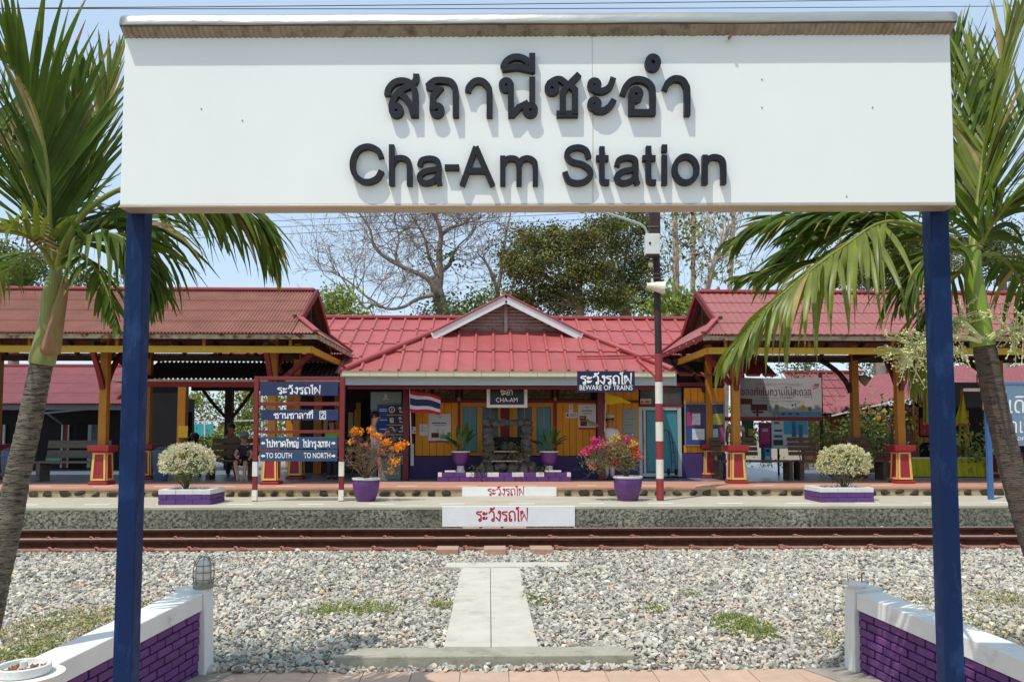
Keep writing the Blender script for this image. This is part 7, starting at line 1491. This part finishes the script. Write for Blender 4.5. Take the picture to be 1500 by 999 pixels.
# ================================================================== yellow clothed altar area on the right
m_ycloth = M('yellow_cloth', (206, 196, 40), .7, .1, 6, .15, trans=.25)
al = empty('altar_table', (X(1400, 18.4), 18.4, UZ), 0, 'long table draped in gathered yellow cloth behind the right blue post', 'altar'); Ya = 18.2
b = MB(); x0, x1, z0, z1 = rect(1336, 671, 1452, 700, Ya); z0 = UZ + .015
b.sheet(lambda u, v: (x0 + (x1 - x0) * u, Ya + .035 * math.sin(u * 62) * (1 - v * .7) - .03 * (1 - v), z0 + (z1 - z0) * v), 150, 5); b.sheet(lambda u, v: (x0 + (x1 - x0) * u, Ya + .6 * v, z1 + .002), 2, 2); b.build('cloth', m_ycloth, al, smooth=70); MB().box(x0 + .02, x1 - .02, Ya + .06, Ya + .56, UZ, z1 - .01).build('table', m_dred, al)
MB().beam((x0, Ya - .01, z1 + .006), (x1, Ya - .01, z1 + .006), .03, .035).build('trim', m_cream, al)
wt = empty('draped_cloth', (X(1408, 18.9), 18.9, Z(620, 18.9)), 0, 'bright yellow cloth draped on a pole like a triangle right of the blue post', 'cloth')
b = MB(); b.sheet(lambda u, v: P(1411 - (13 - 0) * (1 - v) * (1 - u) * 1.0 + 7 * (1 - v) * u, 574 + 46 * (1 - v), 18.85 + .04 * math.sin(u * 9)), 14, 8); b.build('cloth', m_ycloth, wt, smooth=70); MB().tube([P(1409, 570, 18.9), P(1404, 672, 18.9)], .03, 8).build('pole', m_ochre, wt)
w2 = empty('draped_cloth', (X(1353, 18.9), 18.9, Z(615, 18.9)), 0, 'dull yellow cloth hanging upright left of the blue post', 'cloth')
b = MB(); b.sheet(lambda u, v: P(1352 + 10 * u, 560 + 60 * (1 - v), 18.85 + .04 * math.sin(u * 9)), 10, 6); b.build('cloth', M('olive_cloth', (168, 160, 70), .7, .1, 6, .15, trans=.2), w2, smooth=70)
sh = empty('spirit_shrine', (X(1385, 19.2), 19.2, UZ), 0, 'dark carved shrine with gilded frame behind the yellow table', 'shrine')
part('backing', m_dark, 1340, 560, 1440, 672, 19.4, .1, sh); m_gild = M('gilded_carving', (176, 124, 40), .45, .4, 14, .8, metal=.3, bscale=30, dist=.03, dirt=((60, 34, 24), .5, 18, .06))
for q in ((1340, 585, 1346, 668), (1364, 588, 1370, 668), (1412, 600, 1420, 668), (1340, 588, 1370, 596), (1346, 640, 1364, 648), (1370, 618, 1412, 624)): part('gilded_frame', m_gild, *q, 19.3, .08, sh)
part('offering', M('red_offering', (150, 40, 36), .6, .3, 20, 0), 1348, 612, 1362, 638, 19.28, .05, sh)
rt_ = empty('red_side_table', (X(1321, 18.6), 18.6, UZ), 0, 'dark red side table with yellow line left of the yellow draped altar', 'table'); part('top', m_dred, 1297, 663, 1345, 678, 18.4, .5, rt_, .006); part('gold_line', m_trim, 1297.5, 675, 1344.5, 677, 18.39, .008, rt_)
for px in (1300, 1336): part('leg', m_dred, px, 678, px + 6, 699.5, 18.45, .1, rt_)
rt2 = empty('red_side_table', (X(1468, 18.6), 18.6, UZ), 0, 'dark red side table between the leaning palm trunk and the notice post', 'table'); part('top', m_dred, 1452, 663, 1500, 700, 18.5, .4, rt2, .006)
def bush(px, Y, clumps, label, mats, share, size=.06, name='shrub', cat='shrub', stems=8):
    root = empty(name, (X(px, Y), Y, UZ), 0, label, cat); k = Y / F; b = MB()
    for i in range(stems): c_ = clumps[i % len(clumps)]; q = P(c_[0] + rnd.uniform(-c_[2], c_[2]) * .5, c_[1], Y + rnd.uniform(-.2, .2)); b.tube([Vector((X(px, Y) + rnd.uniform(-.15, .15), Y, UZ)), q.lerp(Vector((X(px, Y), Y, UZ)), .5), q], [.02, .014, .006], 5)
    b.build('stems', m_stem, root); leaves([(P(a, b_, Y), (rx * k, rx * k * .8, ry * k), n) for a, b_, rx, ry, n in clumps], size, mats, 'foliage', root, share=share)
bush(1280, 20.5, [(1270, 625, 26, 22, 700), (1290, 650, 26, 30, 800), (1300, 680, 22, 18, 400), (1250, 640, 14, 20, 200)], 'dark feathery shrub between the right shelter columns', [m_dkleaf, m_bleaf], [.7, .3], .10)
bush(1307, 19.5, [(1306, 612, 12, 14, 90), (1300, 604, 10, 8, 40)], 'yellowing plant beside the second right column', [m_yelleaf, m_orange], [.8, .2], .14)
bush(1219, 18.6, [(1216, 648, 14, 10, 110), (1222, 640, 8, 8, 60), (1232, 656, 16, 8, 120)], 'light green spiky plant just above the cream flowering bush', [m_ltleaf], None, .10)
bush(1415, 18.3, [(1408, 655, 10, 8, 90), (1424, 655, 12, 12, 90), (1412, 668, 14, 6, 80)], 'pale green striped plant on the altar table right of the blue post', [m_yelleaf, m_ltleaf], [.7, .3], .16)
bush(1432, 21.0, [(1425, 610, 16, 22, 260), (1440, 640, 14, 26, 240)], 'dark shrub behind the draped yellow cloth', [m_dkleaf], None, .1)
bush(1195, 24.0, [(1190, 632, 20, 20, 500), (1182, 600, 8, 16, 120), (1150, 690, 60, 10, 500), (1100, 690, 30, 8, 200)], 'mid green shrub right of the map board', [m_bleaf, m_dkleaf], [.6, .4], .10)
bush(1178, 22.0, [(1178, 560, 8, 26, 200), (1170, 540, 16, 10, 160), (1150, 540, 16, 8, 120)], 'hanging vine foliage right of the banner top', [m_dkleaf, m_moss], [.6, .4], .08)
bush(300, 25.0, [(330, 655, 30, 14, 700), (300, 650, 26, 10, 500), (360, 650, 26, 18, 500), (395, 640, 26, 26, 500)], 'yellow green hedge seen past the seated passengers', [m_ltleaf, m_yelleaf, m_bleaf], [.4, .3, .3], .09, 'hedge', 'hedge')
# lamp under the right shelter, small pendant
pdl = empty('flood_lamp', P(1266, 557, 18.1), 0, 'small grey flood lamp fixed to the second right rear column', 'lamp'); b = MB(); b.tube([P(1259, 552, 18.1), P(1264, 555, 18.05), P(1272, 560, 18.0)], [.05, .10, .12], 12); b.build('shade', m_louv, pdl, smooth=60); b = MB(); b.tube([P(1257, 550, 18.0), P(1261, 553, 18.1)], .015, 5); b.build('bracket', m_dark, pdl)

# ================================================================== people
def skin_mesh(name, verts, edges, radii, mat, parent, extra=None, sub=1):
    me = bpy.data.meshes.new(name); me.from_pydata([tuple(v) for v in verts], edges, []); o = bpy.data.objects.new(name, me); col.objects.link(o)
    sm = o.modifiers.new('skin', 'SKIN'); sm.use_smooth_shade = True; sm.branch_smoothing = .6; ss = o.modifiers.new('sub', 'SUBSURF'); ss.levels = sub; ss.render_levels = sub
    for i, r_ in enumerate(radii): s = me.skin_vertices[0].data[i]; s.radius = (r_, r_); s.use_root = (i == 0)
    bpy.context.view_layer.update(); m2 = bpy.data.meshes.new_from_object(o.evaluated_get(bpy.context.evaluated_depsgraph_get())); bpy.data.objects.remove(o)
    if extra is not None:
        bm = bmesh.new(); bm.from_mesh(m2); tmp = bpy.data.meshes.new('t'); tmp.from_pydata(extra.v, [], extra.f); bm.from_mesh(tmp); bmesh.ops.recalc_face_normals(bm, faces=bm.faces); bm.to_mesh(m2); bm.free(); bpy.data.meshes.remove(tmp)
    m2.materials.clear(); m2.materials.append(mat); m2.polygons.foreach_set('use_smooth', [True] * len(m2.polygons)); return link_mesh(name, m2, parent)
def person(label, J, skin, hair, shirt, legs, face, sleeve=.55, leglen=1.0, dress=False, cap=None, shoe=(40, 36, 36), hairlong=False, scale=1.0):
    """J: joint name -> world point"""
    S = scale; root = empty('person', (J['pel'].x, J['pel'].y, min(v.z for v in J.values() if isinstance(v, Vector))), 0, label, 'person'); names = []; vs = []; rad = []; ed = []
    def v(n_, p, r_): names.append(n_); vs.append(p); rad.append(r_ * S); return len(vs) - 1
    face = Vector(face).normalized(); up = (J['head'] - J['neck']).normalized(); hd = J['head']
    pel = v('pel', J['pel'], .105); sp = v('sp', J['pel'].lerp(J['neck'], .45), .10); ch = v('ch', J['pel'].lerp(J['neck'], .8), .115); nk = v('nk', J['neck'], .048); jw = v('jw', hd - up * .06 * S + face * .015, .068); h1 = v('h1', hd + up * .01, .086); h2 = v('h2', hd + up * .07 * S, .062)
    ed += [(pel, sp), (sp, ch), (ch, nk), (nk, jw), (jw, h1), (h1, h2)]; fing = MB()
    for s in 'LR':
        if 'sh' + s in J:
            a = v('sh', J['sh' + s], .048); b_ = v('el', J['el' + s], .036); c = v('ha', J['ha' + s], .024); ed += [(ch, a), (a, b_), (b_, c)]
            d = (J['ha' + s] - J['el' + s]).normalized(); pm = v('pm', J['ha' + s] + d * .05 * S, .026); ed.append((c, pm)); sdv = d.cross(face if abs(d.dot(face)) < .9 else up).normalized()
            for q in range(4): o_ = (q - 1.5) * .017 * S; L_ = (.066, .078, .072, .056)[q] * S; p = J['ha' + s] + d * .07 * S + sdv * o_; fing.tube([p, p + d * L_ * .5, p + d * L_ * .9 - face.cross(sdv) * .012], [.0085 * S, .008 * S, .006 * S], 6)
            p = J['ha' + s] + d * .03 * S - sdv * .025 * S; fing.tube([p, p + d * .03 * S - sdv * .02 * S, p + d * .055 * S - sdv * .022 * S], [.010 * S, .009 * S, .007 * S], 6)
        a = v('hip', J['hi' + s], .082); b_ = v('kn', J['kn' + s], .052); c = v('an', J['an' + s], .035); t = v('to', J['an' + s] + Vector(J.get('ft' + s, face)) * .13 * S + Vector((0, 0, -.035)), .03); ed += [(pel, a), (a, b_), (b_, c), (c, t)]
    # face: nose, brow, ears as small forms on the head
    sdh = face.cross(up).normalized(); fing.tube([hd + face * .078 * S + up * .02, hd + face * .105 * S - up * .012, hd + face * .08 * S - up * .02], [.008 * S, .014 * S, .010 * S], 6)
    for e_ in (-1, 1): fing.ell(hd + sdh * e_ * .086 * S - up * .0, .014 * S, .014 * S, .028 * S, 6, 4)
    body = skin_mesh('body', vs, ed, rad, skin, root, fing)
    m_eye = M('eye_dark', (30, 24, 22), .3, 0, 5, 0); ey = MB()
    for e_ in (-1, 1): ey.ell(hd + sdh * e_ * .032 * S + face * .082 * S + up * .018, .011 * S, .011 * S, .007 * S, 6, 4)
    ey.build('eyes', m_eye, body); mo = MB(); mo.ell(hd + face * .085 * S - up * .045 * S, .024 * S, .012 * S, .006 * S, 8, 4); mo.build('mouth', M('lip', (140, 70, 62), .5, .1, 5, 0), body)
    # shirt
    tv = [J['pel'] + Vector((0, 0, -.02)), J['pel'].lerp(J['neck'], .45), J['pel'].lerp(J['neck'], .8), J['neck'] - up * .02]; tr = [.125 * S, .120 * S, .135 * S, .06 * S]; te = [(0, 1), (1, 2), (2, 3)]
    for s in 'LR':
        if 'sh' + s in J:
            i = len(tv); tv += [J['sh' + s], J['sh' + s].lerp(J['el' + s], sleeve)]; tr += [.064 * S, .056 * S]; te += [(2, i), (i, i + 1)]
            if sleeve >= .9: tv.append(J['el' + s].lerp(J['ha' + s], .88)); tr.append(.038 * S); te.append((i + 1, i + 2))
    skin_mesh('shirt', tv, te, tr, shirt, root)
    # trousers or shorts
    tv = [J['pel'] + Vector((0, 0, .02))]; tr = [.122 * S]; te = []
    for s in 'LR':
        i = len(tv); tv += [J['hi' + s], J['hi' + s].lerp(J['kn' + s], .97 if leglen > .5 else leglen * 2)]; tr += [.098 * S, .070 * S]; te += [(0, i), (i, i + 1)]
        if leglen >= 1: tv.append(J['an' + s] + Vector((0, 0, .01))); tr.append(.055 * S); te.append((i + 1, i + 2))
    skin_mesh('trousers' if leglen >= 1 else 'shorts', tv, te, tr, legs, root)
    m_sh = M('shoe_%d' % shoe[0], shoe, .5, .1, 5, 0)
    for s in 'LR': a = J['an' + s]; f_ = Vector(J.get('ft' + s, face)).normalized(); b = MB(); b.tube([a - f_ * .05 * S + Vector((0, 0, -.045)), a + f_ * .04 * S + Vector((0, 0, -.042)), a + f_ * .12 * S + Vector((0, 0, -.05)), a + f_ * .175 * S + Vector((0, 0, -.055))], [.036 * S, .045 * S, .043 * S, .028 * S], 10); b.build('shoe', m_sh, root, smooth=70)
    b = MB(); hc_ = hd + up * .035 * S - face * .022 * S; b.ell(hc_, .098 * S, .098 * S, .088 * S, 14, 9, jit=.02)
    if hairlong: b.ell(hd - face * .07 * S - up * .06 * S, .07 * S, .06 * S, .10 * S, 12, 7, jit=.03)
    if hair: b.build('hair', hair, root, smooth=80)
    if cap:
        b = MB(); b.lathe([(.102 * S, 0), (.106 * S, .03), (.112 * S, .055), (.085 * S, .085), (.02, .09)], hd + up * .055 * S, 18); b.ell(hd + up * .05 * S + face * .10 * S, .07 * S, .07 * S, .012 * S); b.build('cap', cap, root, smooth=50)
    return root
m_skin1 = M('skin_light', (196, 144, 118), .55, .06, 8, .05); m_skin2 = M('skin_tan', (150, 98, 74), .55, .06, 8, .05); m_hairb = M('black_hair', (26, 22, 22), .5, .2, 40, .2); m_hairg = M('grey_hair', (120, 120, 124), .6, .2, 40, .2)
def JP(Y, **k): return {n_: P(q[0], q[1], Y + (q[2] if len(q) > 2 else 0)) for n_, q in k.items()}
person('woman in pinkish top and blue shorts walking right, looking at her phone', dict(JP(17.2, pel=(552, 660), neck=(546.5, 622), head=(550, 610.5), shL=(545, 628, -.13), elL=(552, 642, -.16), haL=(563, 636, -.12), shR=(546, 628, .13), elR=(554, 642, .16), haR=(563, 637, .12), hiL=(552, 663, -.07), knL=(557.5, 681, -.07), anL=(556, 699, -.07), hiR=(551, 663, .07), knR=(547, 681, .07), anR=(542.5, 698, .07)), ftL=(1, -.15, -.1), ftR=(.9, 0, -.3)),
       m_skin1, m_hairb, M('pink_top', (226, 196, 192), .7, .06, 8, .1), M('blue_shorts', (50, 52, 104), .7, .08, 8, .1), (1, -.25, -.1), leglen=.3, sleeve=.25, shoe=(176, 150, 140))
ph = MB().obox(Matrix.Translation(P(567.5, 633, 17.15)) @ Matrix.Rotation(.6, 4, 'Y'), .012, .07, .15).build('phone', m_dark); tag(ph, 'dark phone held by the walking woman', 'phone')
m_uni = M('uniform_shirt', (206, 194, 184), .7, .05, 8, .1); m_unit = M('uniform_trousers', (176, 168, 158), .7, .05, 8, .1)
person('station guard in pale uniform and cap pointing left with one arm', dict(JP(17.35, pel=(893, 658), neck=(893, 625), head=(893, 615.5), shL=(884, 629.5, -.02), elL=(874, 622.5, -.12), haL=(865.5, 618, -.2), shR=(903, 630, 0), elR=(908, 645, -.05), haR=(903, 656, -.16), hiL=(888.5, 661), knL=(889, 681, -.03), anL=(888, 699), hiR=(897.5, 661), knR=(897, 681), anR=(897, 699)), ftL=(-.3, -1, -.05), ftR=(.1, -1, -.05)),
       m_skin2, m_hairb, m_uni, m_unit, (-.35, -1, 0), cap=M('khaki_cap', (186, 160, 140), .6, .05, 8, .1))
yf = empty('hand_flag', (X(887, 17.1), 17.1, Z(616, 17.1)), 0, 'bright yellow pennant on a thin stick above the guard', 'flag'); MB().tube([P(885.5, 632, 17.2), P(888, 574, 17.1)], .008, 6).build('stick', m_cream, yf)
b = MB(); b.sheet(lambda u, v: P(888 + 36 * u, 575 + 13.5 * u + (17 - 15.5 * u) * v + .8 * math.sin(u * 8), 17.1 + .04 * math.sin(u * 9)), 14, 4); b.build('pennant', M('pennant_yellow', (220, 192, 20), .6, .06, 8, .1, trans=.25), yf, smooth=80)
person('man in beige shirt and trousers standing behind the first right column', dict(JP(18.4, pel=(1076, 655), neck=(1077, 619), head=(1077, 608.5), shL=(1067, 625), elL=(1064.5, 640), haL=(1066, 652, -.06), shR=(1087, 625), elR=(1089.5, 640), haR=(1089, 652), hiL=(1071.5, 657), knL=(1071.5, 678), anL=(1071, 695.5), hiR=(1080.5, 657), knR=(1080.5, 678), anR=(1081, 695.5))),
       m_skin2, m_hairb, M('beige_shirt', (196, 176, 146), .7, .05, 8, .1), M('beige_trousers', (172, 146, 118), .7, .05, 8, .1), (0, -1, 0))
person('seated man in dark striped shirt and black shorts on the dark bench', dict(JP(17.75, pel=(357, 673, .22), neck=(358, 650, .12), head=(357.5, 641.5, .04), shL=(349.5, 654.5, .12), elL=(345, 667, .02), haL=(350, 674, -.14), shR=(366.5, 654.5, .12), elR=(369, 667, .02), haR=(364, 674, -.12), hiL=(352.5, 675, .16), knL=(344.5, 677.5, -.32), anL=(348.5, 701.5, -.45), hiR=(361.5, 675, .16), knR=(359.5, 678.5, -.34), anR=(357, 701.5, -.45))),
       m_skin1, m_hairg, M('dark_striped_shirt', (40, 42, 56), .7, .1, 8, .1), M('black_shorts', (28, 28, 32), .7, .1, 8, .1), (.1, -1, -.15), leglen=.45, cap=M('grey_cap', (120, 124, 134), .7, .05, 8, .1))
person('passenger in striped light shirt seated behind with raised hands', dict(JP(18.7, pel=(340, 672), neck=(339, 635), head=(338.5, 627), shL=(331, 640), elL=(327, 652, -.05), haL=(334, 640, -.16), shR=(347, 640), elR=(351, 652, -.05), haR=(343, 640, -.16), hiL=(336, 674), knL=(334, 676, .38), anL=(334, 696, .4), hiR=(344, 674), knR=(345, 676, .38), anR=(345, 696, .4)), ftL=(0, 1, 0), ftR=(0, 1, 0)),
       m_skin2, m_hairb, M('light_striped_shirt', (134, 126, 116), .7, .35, 30, .1, stretch=(9, 9, .3)), M('dark_trousers', (40, 38, 44), .7, .1, 8, .1), (0, -1, .1))
person('passenger with short black hair seated facing away beside the white bush', dict(JP(18.8, pel=(286, 676), neck=(286, 650), head=(286, 641), shL=(277, 655), elL=(274, 668), haL=(278, 675, .1), shR=(295, 655), elR=(298, 668), haR=(294, 675, .1), hiL=(281, 678), knL=(280, 680, .4), anL=(280, 696, .42), hiR=(291, 678), knR=(292, 680, .4), anR=(292, 696, .42)), ftL=(0, 1, 0), ftR=(0, 1, 0)),
       m_skin2, m_hairb, M('charcoal_shirt', (50, 50, 58), .7, .1, 8, .1), _mats['dark_trousers'], (0, 1, 0), hairlong=True)
person('person in bright green shirt standing behind the platform sign', dict(JP(17.9, pel=(487, 660), neck=(487, 630), head=(486, 620), shL=(478.5, 635), elL=(477, 648), haL=(480, 658, -.1), shR=(495.5, 635), elR=(497, 648), haR=(494, 658, -.1), hiL=(483, 662), knL=(483, 680), anL=(482, 697.5), hiR=(491, 662), knR=(491, 680), anR=(491.5, 697.5))),
       m_skin2, m_hairb, M('green_shirt', (124, 176, 44), .7, .05, 8, .1), _mats['dark_trousers'], (0, -1, 0), hairlong=True)
